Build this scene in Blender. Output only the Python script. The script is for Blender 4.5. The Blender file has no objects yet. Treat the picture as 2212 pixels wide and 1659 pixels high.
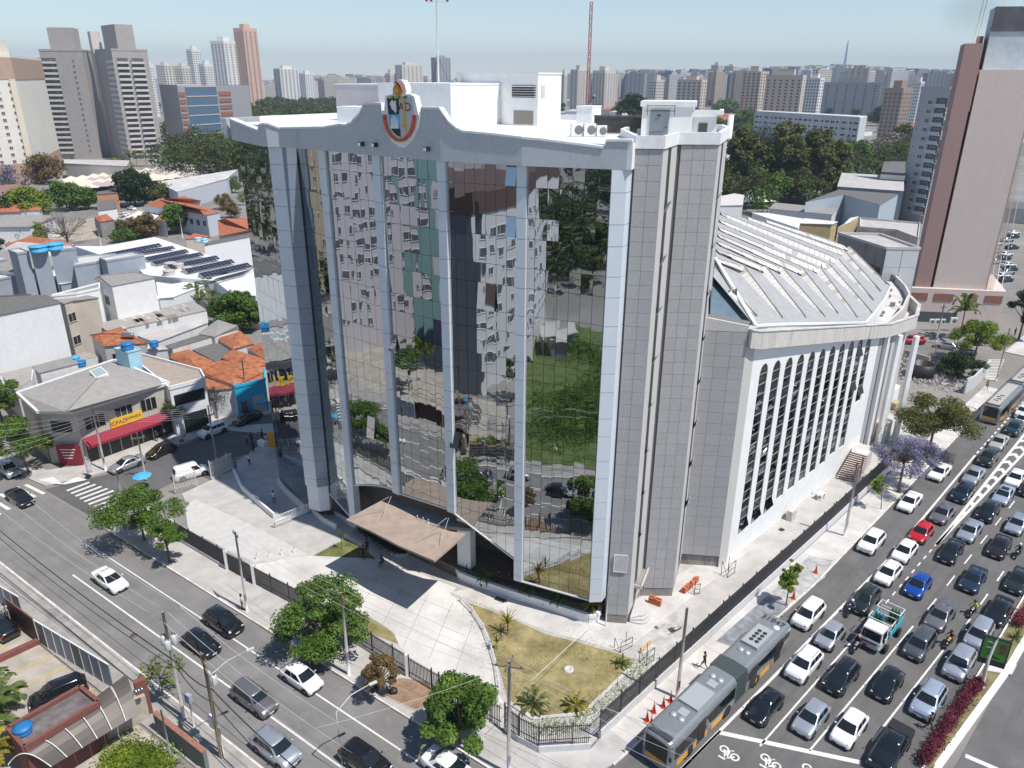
import bpy,bmesh,math,random
from mathutils import Vector,Matrix,noise as mnoise
random.seed(7)
R=math.radians
sc=bpy.context.scene
COL=sc.collection
CX,CY,NX,NY,YH,HC=1106.0,829.5,1083.0,4886.0,168.0,47.6
FL=math.sqrt((NY-CY)*(CY-YH))
_d=Vector(((NX-CX)/FL,-(NY-CY)/FL,-1.0)).normalized()
_up=-_d
_f=Vector((0,0,-1));_f=(_f-_up*_f.dot(_up)).normalized()
_x=_f.cross(_up)
RM=Matrix((_x,_f,_up))
cam=bpy.data.cameras.new("camera");co=bpy.data.objects.new("camera",cam);COL.objects.link(co)
cam.sensor_width=36;cam.lens=FL/2212*36;cam.clip_start=0.5;cam.clip_end=40000
co.matrix_world=Matrix.Translation((0,0,HC))@RM.to_4x4()
sc.camera=co
SUN_AZ,SUN_EL=R(123),R(61.5)
w=bpy.data.worlds.new("World");sc.world=w;w.use_nodes=True
nt=w.node_tree;nt.nodes.clear()
sky=nt.nodes.new("ShaderNodeTexSky");sky.sky_type='NISHITA';sky.sun_disc=False
sky.sun_elevation=SUN_EL;sky.sun_rotation=SUN_AZ;sky.air_density=1.0;sky.dust_density=.0;sky.ozone_density=1.0;sky.altitude=700
bg=nt.nodes.new("ShaderNodeBackground");bg.inputs[1].default_value=0.115
wo=nt.nodes.new("ShaderNodeOutputWorld")
nt.links.new(sky.outputs[0],bg.inputs[0]);nt.links.new(bg.outputs[0],wo.inputs[0])
sl=bpy.data.lights.new("sun",'SUN');sl.energy=4.4;sl.angle=R(0.53);sl.color=(1.0,0.955,0.89)
so=bpy.data.objects.new("sun",sl);COL.objects.link(so)
sdir=Vector((math.sin(SUN_AZ)*math.cos(SUN_EL),math.cos(SUN_AZ)*math.cos(SUN_EL),math.sin(SUN_EL)))
so.rotation_euler=sdir.to_track_quat('Z','Y').to_euler();so.location=(60,-40,120)
vs=sc.view_settings;vs.view_transform='Standard';vs.look='None';vs.gamma=1;vs.exposure=0.22;vs.use_curve_mapping=False
sc.cycles.max_bounces=7;sc.cycles.glossy_bounces=3;sc.cycles.transmission_bounces=3;sc.cycles.volume_bounces=0
sc.cycles.transparent_max_bounces=6;sc.cycles.diffuse_bounces=3
sc.cycles.caustics_reflective=False;sc.cycles.caustics_refractive=False
sc.cycles.sample_clamp_indirect=6
def ray(x,y):
 return RM@Vector(((x-CX)/FL,-(y-CY)/FL,-1.0))
def W(p,z=0.0):
 d=ray(*p);t=(z-HC)/d.z
 return Vector((d.x*t,d.y*t))
def PX(X,Y,Z):
 c=RM.transposed()@Vector((X,Y,Z-HC))
 return(CX+FL*c.x/-c.z,CY-FL*c.y/-c.z)
def HZ(xy,yt):
 lo,hi=0.0,400.0
 for _ in range(40):
  m=(lo+hi)/2
  if(RM.transposed()@Vector((xy[0],xy[1],m-HC))).z<-1 and PX(xy[0],xy[1],m)[1]>yt:lo=m
  else:hi=m
 return lo
def K(ox,oy,w,ww=2212.0):
 s=w/ww
 return lambda x,y:((ox+x*s)*.86406,(oy+y*s)*.86406)
TL=K(0,0,860);TC=K(850,0,860);TR=K(1700,0,860);ML=K(0,640,860);MC=K(850,640,860);MR=K(1700,640,860)
BL=K(0,1275,860);BC=K(850,1275,860);BR=K(1700,1275,860);VV=K(0,480,640);AA=K(2000,960,560);EE=K(640,1200,720)
RR=K(1760,460,560);SS=K(1640,1080,560);QQ=K(1760,780,560);LL=K(0,1480,560,2111);GG=K(2160,1380,400);HH=K(1500,1600,400)
UU=K(2160,560,400);FF=K(2260,900,300);TT=K(100,300,400);DD=lambda x,y:(x,y)
def hitwall(p,a,b):
 "where the line of sight through p meets the vertical plane over a-b: (fraction, z)"
 d=ray(*p);e=Vector(b)-Vector(a);n=Vector((e.y,-e.x))
 t=Vector(a).dot(n)/Vector((d.x,d.y)).dot(n)
 h=Vector((d.x*t,d.y*t))-Vector(a)
 return h.dot(e)/e.length_squared,HC+d.z*t
def atdist(x,D):
 "ground point seen in column x (near the horizon) at distance D"
 d=ray(x,168);v=Vector((d.x,d.y)).normalized()
 return v*D
MATS={}
def mat(name,col,rough=.8,metal=0.,var=.0,vscale=1.,bump=0.,bscale=20.,spec=.5,col2=None,detail=4,obj=False,stretch=None,coat=0.,alpha=1.,emit=None,rand=0.):
 if name in MATS:return MATS[name]
 m=bpy.data.materials.new(name);m.use_nodes=True;t=m.node_tree;b=t.nodes['Principled BSDF']
 b.inputs['Base Color'].default_value=(*col,1);b.inputs['Roughness'].default_value=rough;b.inputs['Metallic'].default_value=metal
 b.inputs['Specular IOR Level'].default_value=spec;b.inputs['Coat Weight'].default_value=coat;b.inputs['Coat Roughness'].default_value=.04
 b.inputs['Alpha'].default_value=alpha
 if var or bump:
  if obj:src=t.nodes.new('ShaderNodeTexCoord').outputs['Object']
  else:src=t.nodes.new('ShaderNodeNewGeometry').outputs['Position']
  if stretch:
   mp=t.nodes.new('ShaderNodeMapping');mp.inputs['Scale'].default_value=stretch;t.links.new(src,mp.inputs[0]);src=mp.outputs[0]
 if var:
  n=t.nodes.new('ShaderNodeTexNoise');n.inputs['Scale'].default_value=vscale;n.inputs['Detail'].default_value=detail;n.inputs['Roughness'].default_value=.62
  t.links.new(src,n.inputs['Vector'])
  r=t.nodes.new('ShaderNodeMapRange');r.inputs[1].default_value=.32;r.inputs[2].default_value=.68;t.links.new(n.outputs[0],r.inputs[0])
  mx=t.nodes.new('ShaderNodeMix');mx.data_type='RGBA'
  lo=tuple(c*(1-var)for c in col);hi=col2 if col2 else tuple(min(1,c*(1+var))for c in col)
  mx.inputs[6].default_value=(*lo,1);mx.inputs[7].default_value=(*hi,1)
  t.links.new(r.outputs[0],mx.inputs[0]);last=mx.outputs[2]
  if rand:
   oi=t.nodes.new('ShaderNodeObjectInfo');hs=t.nodes.new('ShaderNodeHueSaturation');rr=t.nodes.new('ShaderNodeMapRange')
   rr.inputs[3].default_value=1-rand;rr.inputs[4].default_value=1+rand;t.links.new(oi.outputs['Random'],rr.inputs[0]);t.links.new(rr.outputs[0],hs.inputs['Value'])
   t.links.new(last,hs.inputs['Color']);last=hs.outputs[0]
  t.links.new(last,b.inputs['Base Color'])
 if bump:
  n2=t.nodes.new('ShaderNodeTexNoise');n2.inputs['Scale'].default_value=bscale;n2.inputs['Detail'].default_value=3;t.links.new(src,n2.inputs['Vector'])
  bp=t.nodes.new('ShaderNodeBump');bp.inputs['Strength'].default_value=bump;bp.inputs['Distance'].default_value=.05;t.links.new(n2.outputs[0],bp.inputs['Height'])
  t.links.new(bp.outputs[0],b.inputs['Normal'])
 if emit:
  b.inputs['Emission Color'].default_value=(*emit,1);b.inputs['Emission Strength'].default_value=1
 MATS[name]=m
 return m
def stripes(name,col,rough,freq,ang,depth=.04,col2=None,var=.12,tile=False,metal=0.):
 "corrugated sheet or roof tiles: fine ribs across direction ang, slight wear"
 if name in MATS:return MATS[name]
 m=mat(name,col,rough,metal,var,1.2,col2=col2);t=m.node_tree;b=t.nodes['Principled BSDF']
 g=t.nodes.new('ShaderNodeNewGeometry');mp=t.nodes.new('ShaderNodeMapping');mp.inputs['Rotation'].default_value=(0,0,-ang);t.links.new(g.outputs['Position'],mp.inputs[0])
 wv=t.nodes.new('ShaderNodeTexWave');wv.inputs['Scale'].default_value=freq;wv.bands_direction='X';wv.wave_profile='SIN';wv.inputs['Distortion'].default_value=.15;t.links.new(mp.outputs[0],wv.inputs['Vector'])
 bp=t.nodes.new('ShaderNodeBump');bp.inputs['Strength'].default_value=.9;bp.inputs['Distance'].default_value=depth;t.links.new(wv.outputs[1],bp.inputs['Height'])
 if tile:
  w2=t.nodes.new('ShaderNodeTexWave');w2.inputs['Scale'].default_value=freq*.55;w2.bands_direction='Y';w2.wave_profile='SAW';t.links.new(mp.outputs[0],w2.inputs['Vector'])
  b2=t.nodes.new('ShaderNodeBump');b2.inputs['Strength'].default_value=.8;b2.inputs['Distance'].default_value=depth;t.links.new(w2.outputs[1],b2.inputs['Height']);t.links.new(bp.outputs[0],b2.inputs['Normal']);bp=b2
 t.links.new(bp.outputs[0],b.inputs['Normal'])
 return m
def dirty(name,col,dark,rough=.85,vscale=(1,1,.12),amount=.5,bump=.15,n_scale=1.6):
 "painted plaster with weather streaks that run down it"
 if name in MATS:return MATS[name]
 m=mat(name,col,rough,0,.06,3.,bump,30);t=m.node_tree;b=t.nodes['Principled BSDF']
 last=b.inputs['Base Color'].links[0].from_socket
 g=t.nodes.new('ShaderNodeNewGeometry');mp=t.nodes.new('ShaderNodeMapping');mp.inputs['Scale'].default_value=vscale;t.links.new(g.outputs['Position'],mp.inputs[0])
 n=t.nodes.new('ShaderNodeTexNoise');n.inputs['Scale'].default_value=n_scale;n.inputs['Detail'].default_value=8;n.inputs['Roughness'].default_value=.7;t.links.new(mp.outputs[0],n.inputs['Vector'])
 r=t.nodes.new('ShaderNodeMapRange');r.inputs[1].default_value=.52;r.inputs[2].default_value=.78;r.inputs[4].default_value=amount;t.links.new(n.outputs[0],r.inputs[0])
 mx=t.nodes.new('ShaderNodeMix');mx.data_type='RGBA';t.links.new(r.outputs[0],mx.inputs[0]);t.links.new(last,mx.inputs[6]);mx.inputs[7].default_value=(*dark,1)
 t.links.new(mx.outputs[2],b.inputs['Base Color'])
 return m
WHITE=dirty('white_paint',(.78,.79,.80),(.45,.44,.42),amount=.25)
WHITEB=mat('bright_white_render',(.82,.82,.81),.8,0,.05,.7,.1,20)
CORN=dirty('stained_concrete_white',(.52,.54,.57),(.30,.31,.34),vscale=(.5,.5,.25),amount=.6,n_scale=.8)
COPE=mat('coping_white',(.80,.80,.80),.75,0,.06,1.5)
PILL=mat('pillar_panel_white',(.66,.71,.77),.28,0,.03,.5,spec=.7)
PILLREFL=mat('pillar_panel_dark_reflection',(.22,.27,.34),.2,0,.05,.5,spec=.8)  # dark glass mirrored in this side is put into the panel colour
GRAN=mat('granite_grey',(.42,.41,.41),.72,0,.13,9.,.1,60,rand=.04,detail=8)
GRANL=mat('granite_light',(.55,.53,.51),.7,0,.08,6.)
JOINT=mat('joint_dark',(.17,.17,.17),.9)
CONC=mat('concrete',(.46,.44,.42),.9,0,.16,.45,.2,12,detail=8)
CONCL=mat('concrete_light',(.55,.525,.50),.9,0,.20,.35,.15,12,detail=8)
CONCY=mat('concrete_forecourt',(.60,.58,.555),.9,0,.20,.22,.1,14,detail=9)
CONCD=mat('concrete_dark',(.27,.25,.24),.9,0,.2,.8,.2,10,detail=8)
ASPH=mat('asphalt',(.115,.112,.112),.88,0,.20,.28,.25,40,detail=9)
ASPH2=mat('asphalt_worn',(.165,.158,.155),.9,0,.20,.22,.25,40,detail=9)
PAINT=mat('road_paint',(.66,.65,.62),.8,0,.12,2.5,col2=(.78,.77,.74),detail=8)
KERBW=mat('kerb_paint',(.66,.62,.58),.85,0,.25,1.0,detail=7)
GRASS=mat('grass',(.30,.255,.10),.95,0,.45,.45,.5,30,col2=(.44,.36,.18),detail=9)
GRASSG=mat('grass_green',(.07,.12,.025),.95,0,.35,.5,.5,20,col2=(.14,.18,.05),detail=8)
SOIL=mat('soil',(.30,.20,.13),.95,0,.3,1.1,.4,20,detail=8)
RUBB=mat('gravel_bed',(.24,.25,.27),.95,0,.35,1.5,.6,25,detail=9)
GROUND=mat('urban_ground',(.23,.215,.20),.95,0,.25,.04,detail=10)
ASB=stripes('grey_sheet_roof',(.30,.285,.27),.9,2.2,R(-33),.03)
ASB2=stripes('grey_sheet_roof_cross',(.36,.34,.32),.9,2.2,R(57),.03)
ASBD=stripes('dark_sheet_roof',(.15,.145,.14),.9,2.0,R(-33),.03)
WROOF=stripes('white_metal_roof',(.74,.74,.73),.55,1.6,R(-33),.02,var=.05)
TILE=stripes('terracotta_tiles',(.42,.13,.055),.85,2.1,R(-33),.05,col2=(.58,.22,.10),var=.3,tile=True)
TILEF=stripes('terracotta_tiles_far',(.40,.12,.06),.85,1.2,R(30),.05,col2=(.52,.18,.09),var=.2,tile=True)
DARK=mat('dark_opening',(.02,.022,.025),.35)
BLACK=mat('black_metal',(.025,.025,.027),.5)
IRON=mat('fence_iron',(.055,.055,.06),.55)
IRONW=mat('railing_white',(.74,.74,.74),.6)
POLE=mat('pole_concrete',(.33,.31,.29),.9,0,.15,2.,.2,20)
POLEW=mat('pole_white_base',(.75,.75,.75),.8,0,.1,2.)
WOODP=mat('pole_wood',(.20,.15,.11),.9,0,.2,4.)
WIRE=mat('wire_light',(.50,.50,.50),.5)
WIREB=mat('wire_black',(.03,.03,.03),.6)
BRICK=mat('brick_red',(.30,.14,.10),.9,0,.2,3.)
BROWNR=mat('maroon_paint',(.20,.075,.06),.8,0,.12,2.)
BROWNT=dirty('brown_tower_render',(.38,.24,.22),(.29,.18,.17),amount=.35,n_scale=.5)
GREYT=dirty('grey_tower_render',(.66,.55,.50),(.50,.42,.38),amount=.3,n_scale=.4)
BLUEG=mat('blue_grey_paint',(.33,.37,.43),.85,0,.06,.8)
LBLUE=mat('light_blue_paint',(.38,.62,.75),.8,0,.06,1.)
CYAN=mat('cyan_paint',(.02,.42,.68),.7,0,.08,1.)
BLUEP=mat('blue_plastic',(.02,.17,.42),.5)
BLUEPL=mat('blue_plastic_light',(.08,.40,.68),.5)
BEIGE=mat('beige_render',(.56,.50,.42),.85,0,.08,.5)
CREAM=mat('cream_render',(.76,.71,.62),.85,0,.04,.2)
TERRA=mat('pale_brown_render',(.46,.32,.25),.85,0,.05,.3)
TAUPE=mat('taupe_render',(.40,.365,.345),.85,0,.06,.3)
TAUPEL=mat('taupe_light_render',(.62,.58,.54),.85,0,.05,.3)
OLIVE=mat('yellow_brick',(.48,.38,.20),.85,0,.1,1.)
PINK=mat('salmon_render',(.62,.41,.33),.85,0,.04,.2)
YELL=mat('yellow_sign',(.85,.52,.02),.6)
ORNG=mat('bus_orange',(.80,.36,.02),.45)
RED=mat('red_paint',(.50,.03,.03),.5)
MAROON=mat('awning_maroon',(.27,.02,.045),.7)
ORBR=mat('orange_brick',(.55,.16,.08),.9,0,.2,6.)
SOLAR=mat('solar_cell',(.02,.025,.05),.25,0,spec=.6)
GLASS=mat('car_glass',(.012,.016,.018),.05,0,spec=.75)
WINFAR=mat('window_far',(.07,.08,.10),.25,spec=.6)
WINMID=mat('window_mid',(.10,.115,.13),.2,spec=.6)
TEALG=mat('teal_band',(.20,.33,.33),.6)
TYRE=mat('tyre',(.018,.018,.018),.9)
RIM=mat('wheel_rim',(.42,.43,.45),.35,.8)
TRIM=mat('black_trim',(.02,.02,.022),.5)
LAMPH=mat('headlamp',(.65,.67,.68),.12,0,spec=.8)
LAMPT=mat('tail_lamp',(.45,.015,.02),.2)
PLATE=mat('plate',(.62,.62,.60),.6)
CLOTHF=mat('canvas_canopy',(.64,.58,.47),.9,0,.05,.3)
CLOTHP=mat('canvas_canopy_mauve',(.42,.35,.33),.9,0,.05,.3)
BARK=mat('bark',(.13,.10,.075),.95,0,.25,6.,.3,20)
BARKG=mat('bark_grey',(.21,.18,.16),.95,0,.2,6.)
def leafmat(name,a,b_,tr=.25):
 m=mat(name,a,.6,0,.30,.55,col2=b_,spec=.25,detail=3)
 t=m.node_tree;b=t.nodes['Principled BSDF']
 b.inputs['Subsurface Weight'].default_value=0
 tl=t.nodes.new('ShaderNodeBsdfTranslucent');ms=t.nodes.new('ShaderNodeMixShader');ms.inputs[0].default_value=tr
 t.links.new(b.inputs['Base Color'].links[0].from_socket,tl.inputs[0]);o=t.nodes['Material Output']
 t.links.new(b.outputs[0],ms.inputs[1]);t.links.new(tl.outputs[0],ms.inputs[2]);t.links.new(ms.outputs[0],o.inputs[0])
 return m
LF=dict(mid=leafmat('leaf_mid',(.065,.135,.018),(.15,.25,.04)),dark=leafmat('leaf_dark',(.022,.05,.014),(.05,.085,.02)),bright=leafmat('leaf_bright',(.12,.20,.02),(.25,.32,.035)),olive=leafmat('leaf_olive',(.085,.105,.028),(.17,.18,.05)),rust=leafmat('leaf_rust',(.15,.11,.035),(.25,.16,.06)),purple=leafmat('leaf_jacaranda',(.19,.175,.28),(.33,.31,.44)),yellow=leafmat('leaf_yellow',(.20,.18,.02),(.42,.34,.04)),red=leafmat('leaf_magenta',(.14,.02,.04),(.30,.07,.10)),palm=leafmat('leaf_palm',(.06,.11,.03),(.16,.20,.05)),bare=leafmat('twig_bare',(.17,.135,.12),(.27,.22,.20),0),park=leafmat('leaf_park',(.042,.072,.018),(.10,.125,.032)))
def roadmat(name,col,ang):
 "asphalt with wheel tracks, seams and oil drawn out along the driving direction"
 m=mat(name,col,.88,0,.16,.28,.25,40,detail=9);t=m.node_tree;b=t.nodes['Principled BSDF'];last=b.inputs['Base Color'].links[0].from_socket
 g=t.nodes.new('ShaderNodeNewGeometry')
 for sc_,st_,lo,hi,am,dk in((1.,(.06,1.3,1),.50,.72,.45,.55),(1.,(.35,.5,1),.60,.66,.35,.7),(2.2,(.5,1.2,1),.66,.74,.6,.4),(1.3,(.25,.3,1),.63,.66,.30,1.35)):
  mp=t.nodes.new('ShaderNodeMapping');mp.vector_type='TEXTURE' if 0 else 'POINT';rt_=t.nodes.new('ShaderNodeVectorRotate');rt_.rotation_type='Z_AXIS';rt_.inputs['Angle'].default_value=-ang;t.links.new(g.outputs['Position'],rt_.inputs[0]);mp.inputs['Scale'].default_value=st_;mp.inputs['Location'].default_value=(sc_*7,hi*9,0);t.links.new(rt_.outputs[0],mp.inputs[0])
  n=t.nodes.new('ShaderNodeTexNoise');n.inputs['Scale'].default_value=sc_;n.inputs['Detail'].default_value=6;n.inputs['Roughness'].default_value=.6;t.links.new(mp.outputs[0],n.inputs['Vector'])
  r=t.nodes.new('ShaderNodeMapRange');r.inputs[1].default_value=lo;r.inputs[2].default_value=hi;r.inputs[4].default_value=am;t.links.new(n.outputs[0],r.inputs[0]);mx=t.nodes.new('ShaderNodeMix');mx.data_type='RGBA';t.links.new(r.outputs[0],mx.inputs[0]);t.links.new(last,mx.inputs[6]);mx.inputs[7].default_value=(*[c*dk for c in col],1);last=mx.outputs[2]
 t.links.new(last,b.inputs['Base Color']);return m
def mirror_glass():
 m=bpy.data.materials.new('mirror_glass');m.use_nodes=True;t=m.node_tree;b=t.nodes['Principled BSDF']
 b.inputs['Base Color'].default_value=(.50,.53,.55,1);b.inputs['Metallic'].default_value=1;b.inputs['Roughness'].default_value=.015
 g=t.nodes.new('ShaderNodeNewGeometry');mp=t.nodes.new('ShaderNodeMapping');mp.inputs['Scale'].default_value=(1,1,.45);t.links.new(g.outputs['Position'],mp.inputs[0])
 n=t.nodes.new('ShaderNodeTexNoise');n.inputs['Scale'].default_value=.55;n.inputs['Detail'].default_value=1.0;t.links.new(mp.outputs[0],n.inputs['Vector'])
 bp=t.nodes.new('ShaderNodeBump');bp.inputs['Strength'].default_value=1.;bp.inputs['Distance'].default_value=.017;t.links.new(n.outputs[0],bp.inputs['Height']);t.links.new(bp.outputs[0],b.inputs['Normal'])
 return m
MIRR=mirror_glass()
def carpaint(name,col,metal=.0,rough=.25):
 return mat('paint_'+name,col,rough,metal,coat=1.,spec=.5)
class MB:
 def __init__(s):s.v=[];s.f=[];s.m=[];s.sm=[]
 def add(s,vs,fs,mi=0,sm=False):
  b=len(s.v);s.v+=[tuple(v)for v in vs]
  for f in fs:s.f.append([b+i for i in f]);s.m.append(mi);s.sm.append(sm)
  return s
 def box(s,c,d,rz=0,mi=0,rx=0,ry=0):
  M=Matrix.Rotation(rz,3,'Z')@Matrix.Rotation(ry,3,'Y')@Matrix.Rotation(rx,3,'X');c=Vector(c)
  vs=[c+M@Vector((x*d[0]/2,y*d[1]/2,z*d[2]/2))for z in(-1,1)for y in(-1,1)for x in(-1,1)]
  return s.add(vs,[(0,2,3,1),(4,5,7,6),(0,1,5,4),(2,6,7,3),(0,4,6,2),(1,3,7,5)],mi)
 def bar(s,p,q,w,h=None,mi=0):
  "square bar from p to q"
  p,q=Vector(p),Vector(q);h=h or w;a=(q-p).normalized();u=a.cross(Vector((0,0,1)))
  if u.length<1e-3:u=Vector((1,0,0))
  u.normalize();v=a.cross(u)
  vs=[e+u*i*w/2+v*j*h/2 for e in(p,q)for i,j in((-1,-1),(1,-1),(1,1),(-1,1))]
  return s.add(vs,[(0,1,2,3),(7,6,5,4),(0,4,5,1),(1,5,6,2),(2,6,7,3),(3,7,4,0)],mi)
 def wall(s,p,q,z0,z1,t=.2,mi=0,off=0):
  "upright slab over p-q, thickness t centred, off shifts to the right-hand side"
  p,q=Vector(p),Vector(q);e=(q-p).normalized();n=Vector((e.y,-e.x))
  a,b=p+n*(off-t/2),q+n*(off-t/2);c,d=q+n*(off+t/2),p+n*(off+t/2)
  z0=z0 if isinstance(z0,tuple)else(z0,z0);z1=z1 if isinstance(z1,tuple)else(z1,z1)
  vs=[(*a,z0[0]),(*b,z0[1]),(*c,z0[1]),(*d,z0[0]),(*a,z1[0]),(*b,z1[1]),(*c,z1[1]),(*d,z1[0])]
  return s.add(vs,[(0,1,2,3),(7,6,5,4),(0,4,5,1),(1,5,6,2),(2,6,7,3),(3,7,4,0)],mi)
 def prism(s,poly,z0,z1,mi=0,top=None,bottom=True):
  n=len(poly);A=sum(poly[i][0]*poly[(i+1)%n][1]-poly[(i+1)%n][0]*poly[i][1]for i in range(n))
  if A<0:poly=list(poly)[::-1];z1=z1[::-1]if isinstance(z1,(list,tuple))else z1
  zz=z1 if isinstance(z1,(list,tuple))else[z1]*n
  s.add([(p[0],p[1],z0)for p in poly]+[(p[0],p[1],zz[i])for i,p in enumerate(poly)],[(i,(i+1)%n,n+(i+1)%n,n+i)for i in range(n)],mi)
  s.add([(p[0],p[1],zz[i])for i,p in enumerate(poly)],[tuple(range(n))],mi if top is None else top)
  if bottom:s.add([(p[0],p[1],z0)for p in poly],[tuple(range(n))[::-1]],mi)
  return s
 def tube(s,pts,rad,n=8,mi=0,sm=True,cap=True):
  pts=[Vector(p)for p in pts];rad=rad if isinstance(rad,(list,tuple))else[rad]*len(pts);vs=[];fs=[]
  for i,p in enumerate(pts):
   a=(pts[min(i+1,len(pts)-1)]-pts[max(i-1,0)]).normalized();u=a.cross(Vector((.13,.07,1)))
   if u.length<1e-3:u=Vector((1,0,0))
   u.normalize();v=a.cross(u)
   vs+=[p+(u*math.cos(k*2*math.pi/n)+v*math.sin(k*2*math.pi/n))*rad[i]for k in range(n)]
  for i in range(len(pts)-1):
   for k in range(n):fs.append((i*n+k,i*n+(k+1)%n,(i+1)*n+(k+1)%n,(i+1)*n+k))
  if cap:fs+=[tuple(range(n)),tuple(range((len(pts)-1)*n,len(pts)*n))[::-1]]
  return s.add(vs,fs,mi,sm)
 def lathe(s,c,prof,n=16,mi=0,axis='z',sm=True):
  vs=[];fs=[];c=Vector(c)
  for r,h in prof:
   for k in range(n):
    a=2*math.pi*k/n;p=Vector((r*math.cos(a),r*math.sin(a),h))
    if axis=='y':p=Vector((p.x,p.z,p.y))
    if axis=='x':p=Vector((p.z,p.x,p.y))
    vs.append(c+p)
  for i in range(len(prof)-1):
   for k in range(n):fs.append((i*n+k,i*n+(k+1)%n,(i+1)*n+(k+1)%n,(i+1)*n+k))
  return s.add(vs,fs,mi,sm)
 def ball(s,c,r,mi=0,sub=1,sc_=(1,1,1),rough=0):
  bm=bmesh.new();bmesh.ops.create_icosphere(bm,subdivisions=sub,radius=1)
  vs=[]
  for v in bm.verts:
   k=1+rough*(random.random()-.5);vs.append((c[0]+v.co.x*r*sc_[0]*k,c[1]+v.co.y*r*sc_[1]*k,c[2]+v.co.z*r*sc_[2]*k))
  fs=[tuple(v.index for v in f.verts)for f in bm.faces];bm.free()
  return s.add(vs,fs,mi,True)
 def mesh(s,name,mats):
  me=bpy.data.meshes.new(name);me.from_pydata(s.v,[],s.f)
  for m in(mats if isinstance(mats,(list,tuple))else[mats]):me.materials.append(m)
  me.polygons.foreach_set('material_index',s.m);me.polygons.foreach_set('use_smooth',s.sm);me.update()
  return me
 def build(s,name,mats,parent=None,world=False,loc=None,rz=0,fix=False):
  if world and parent is not None:
   o=parent.matrix_basis.inverted()if hasattr(parent,'matrix_basis')else Matrix()
   pr=parent.parent
   while pr is not None:o=o@pr.matrix_basis.inverted();pr=pr.parent
   s.v=[tuple(o@Vector(v))for v in s.v]
  me=s.mesh(name,mats)
  if fix:
   bm=bmesh.new();bm.from_mesh(me);bmesh.ops.recalc_face_normals(bm,faces=bm.faces);bm.to_mesh(me);bm.free()
  return link(name,me,parent,loc,rz)
def link(name,me,parent=None,loc=None,rz=0):
 o=bpy.data.objects.new(name,me);COL.objects.link(o)
 if parent is not None:o.parent=parent
 if loc is not None:o.location=loc
 if rz:o.rotation_euler=(0,0,rz)
 return o
def tag(o,label=None,cat=None,group=None,kind=None):
 if label:o['label']=label
 if cat:o['category']=cat
 if group:o['group']=group
 if kind:o['kind']=kind
 return o
def empty(name,label,cat,loc=(0,0,0),rz=0,group=None):
 o=bpy.data.objects.new(name,None);COL.objects.link(o);o.location=loc if len(loc)==3 else(*loc,0);o.rotation_euler=(0,0,rz);o.empty_display_size=.3
 return tag(o,label,cat,group)
def dup(root,loc,rz=0,label=None,scale=None,group=None):
 r=root.copy();COL.objects.link(r);r.location=loc;r.rotation_euler=(0,0,rz)
 if scale:r.scale=scale
 if label:r['label']=label
 if group:r['group']=group
 for ch in root.children:
  c=ch.copy();COL.objects.link(c);c.parent=r
  for g in ch.children:
   d=g.copy();COL.objects.link(d);d.parent=c
 return r
def struct(o):o['kind']='structure';return o
def stuff(o):o['kind']='stuff';return o
def sheet(name,poly,z,m,parent=None,th=0):
 mb=MB();poly=[tuple(p)[:2]for p in poly]
 if th:mb.prism(poly,z-th,z)
 else:
  n=len(poly);A=sum(poly[i][0]*poly[(i+1)%n][1]-poly[(i+1)%n][0]*poly[i][1]for i in range(n))
  if A<0:poly=poly[::-1]
  mb.add([(p[0],p[1],z)for p in poly],[tuple(range(n))])
 o=mb.build(name,m,parent)
 if parent is None:struct(o)
 return o
def side(p,q):
 e=(Vector(q)-Vector(p));return e.normalized(),Vector((e.y,-e.x)).normalized(),e.length
def placed(mb_mesh,name,parent,pos,ang,base):
 o=link(name,mb_mesh,parent,Vector(pos)-Vector(base),ang);return o
WINMESH={}
def window_mesh(w_,h_,gm,fm,bars=1,sill=True,dep=.06):
 k=(round(w_,2),round(h_,2),gm.name,fm.name,bars)
 if k not in WINMESH:
  mb=MB();f=min(.06,w_*.08)
  mb.add([(-w_/2,.02,-h_/2),(w_/2,.02,-h_/2),(w_/2,.02,h_/2),(-w_/2,.02,h_/2)],[(0,3,2,1)],0)
  mb.v=[(v[0],v[1],v[2])for v in mb.v]
  for x in([-w_/2,w_/2]+[-w_/2+w_*(i+1)/(bars+1)for i in range(bars)]):mb.box((x,dep/2,0),(f,dep,h_),0,1)
  mb.box((0,dep/2,h_/2),(w_+f,dep,f),0,1);mb.box((0,dep/2+.03,-h_/2),(w_+f*2,dep+.06,f*1.3),0,1)
  WINMESH[k]=mb.mesh('window',[gm,fm])
 return WINMESH[k]
def windows(root,p,q,z0,z1,nx,nz,w_,h_,gm=WINMID,fm=COPE,bars=1,single=True,base=None,skip=None,mx=.0):
 "nx by nz windows on the wall over p-q (outside on the right-hand side of p->q)"
 e,n,L=side(p,q);base=base or root.location;ang=math.atan2(n.y,n.x)-math.pi/2
 me=window_mesh(w_,h_,gm,fm,bars);mb=MB()
 for j in range(nz):
  for i in range(nx):
   if skip and skip(i,j):continue
   c=Vector(p)+e*(mx+(L-2*mx)*(i+.5)/nx)+n*.01;z=z0+(z1-z0)*(j+.5)/nz
   if single:placed(me,'window',root,(c.x,c.y,z),ang,base)
   else:
    a=c-e*w_/2+n*.03;b=c+e*w_/2+n*.03
    mb.add([(*a,z-h_/2),(*b,z-h_/2),(*b,z+h_/2),(*a,z+h_/2)],[(0,1,2,3)])
 if mb.v:stuff(mb.build('windows',gm,root,world=True))
AO=Vector((20,50));AU=Vector((.7031,.7111)).normalized();AV_=Vector((AU.y,-AU.x))
def AV(s,t):return AO+AU*s+AV_*t
LO=Vector((-23.05,56.86));LU=Vector((.812,-.583)).normalized();LV=Vector((-LU.y,LU.x))
def LS(s,t):return LO+LU*s+LV*t
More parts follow.
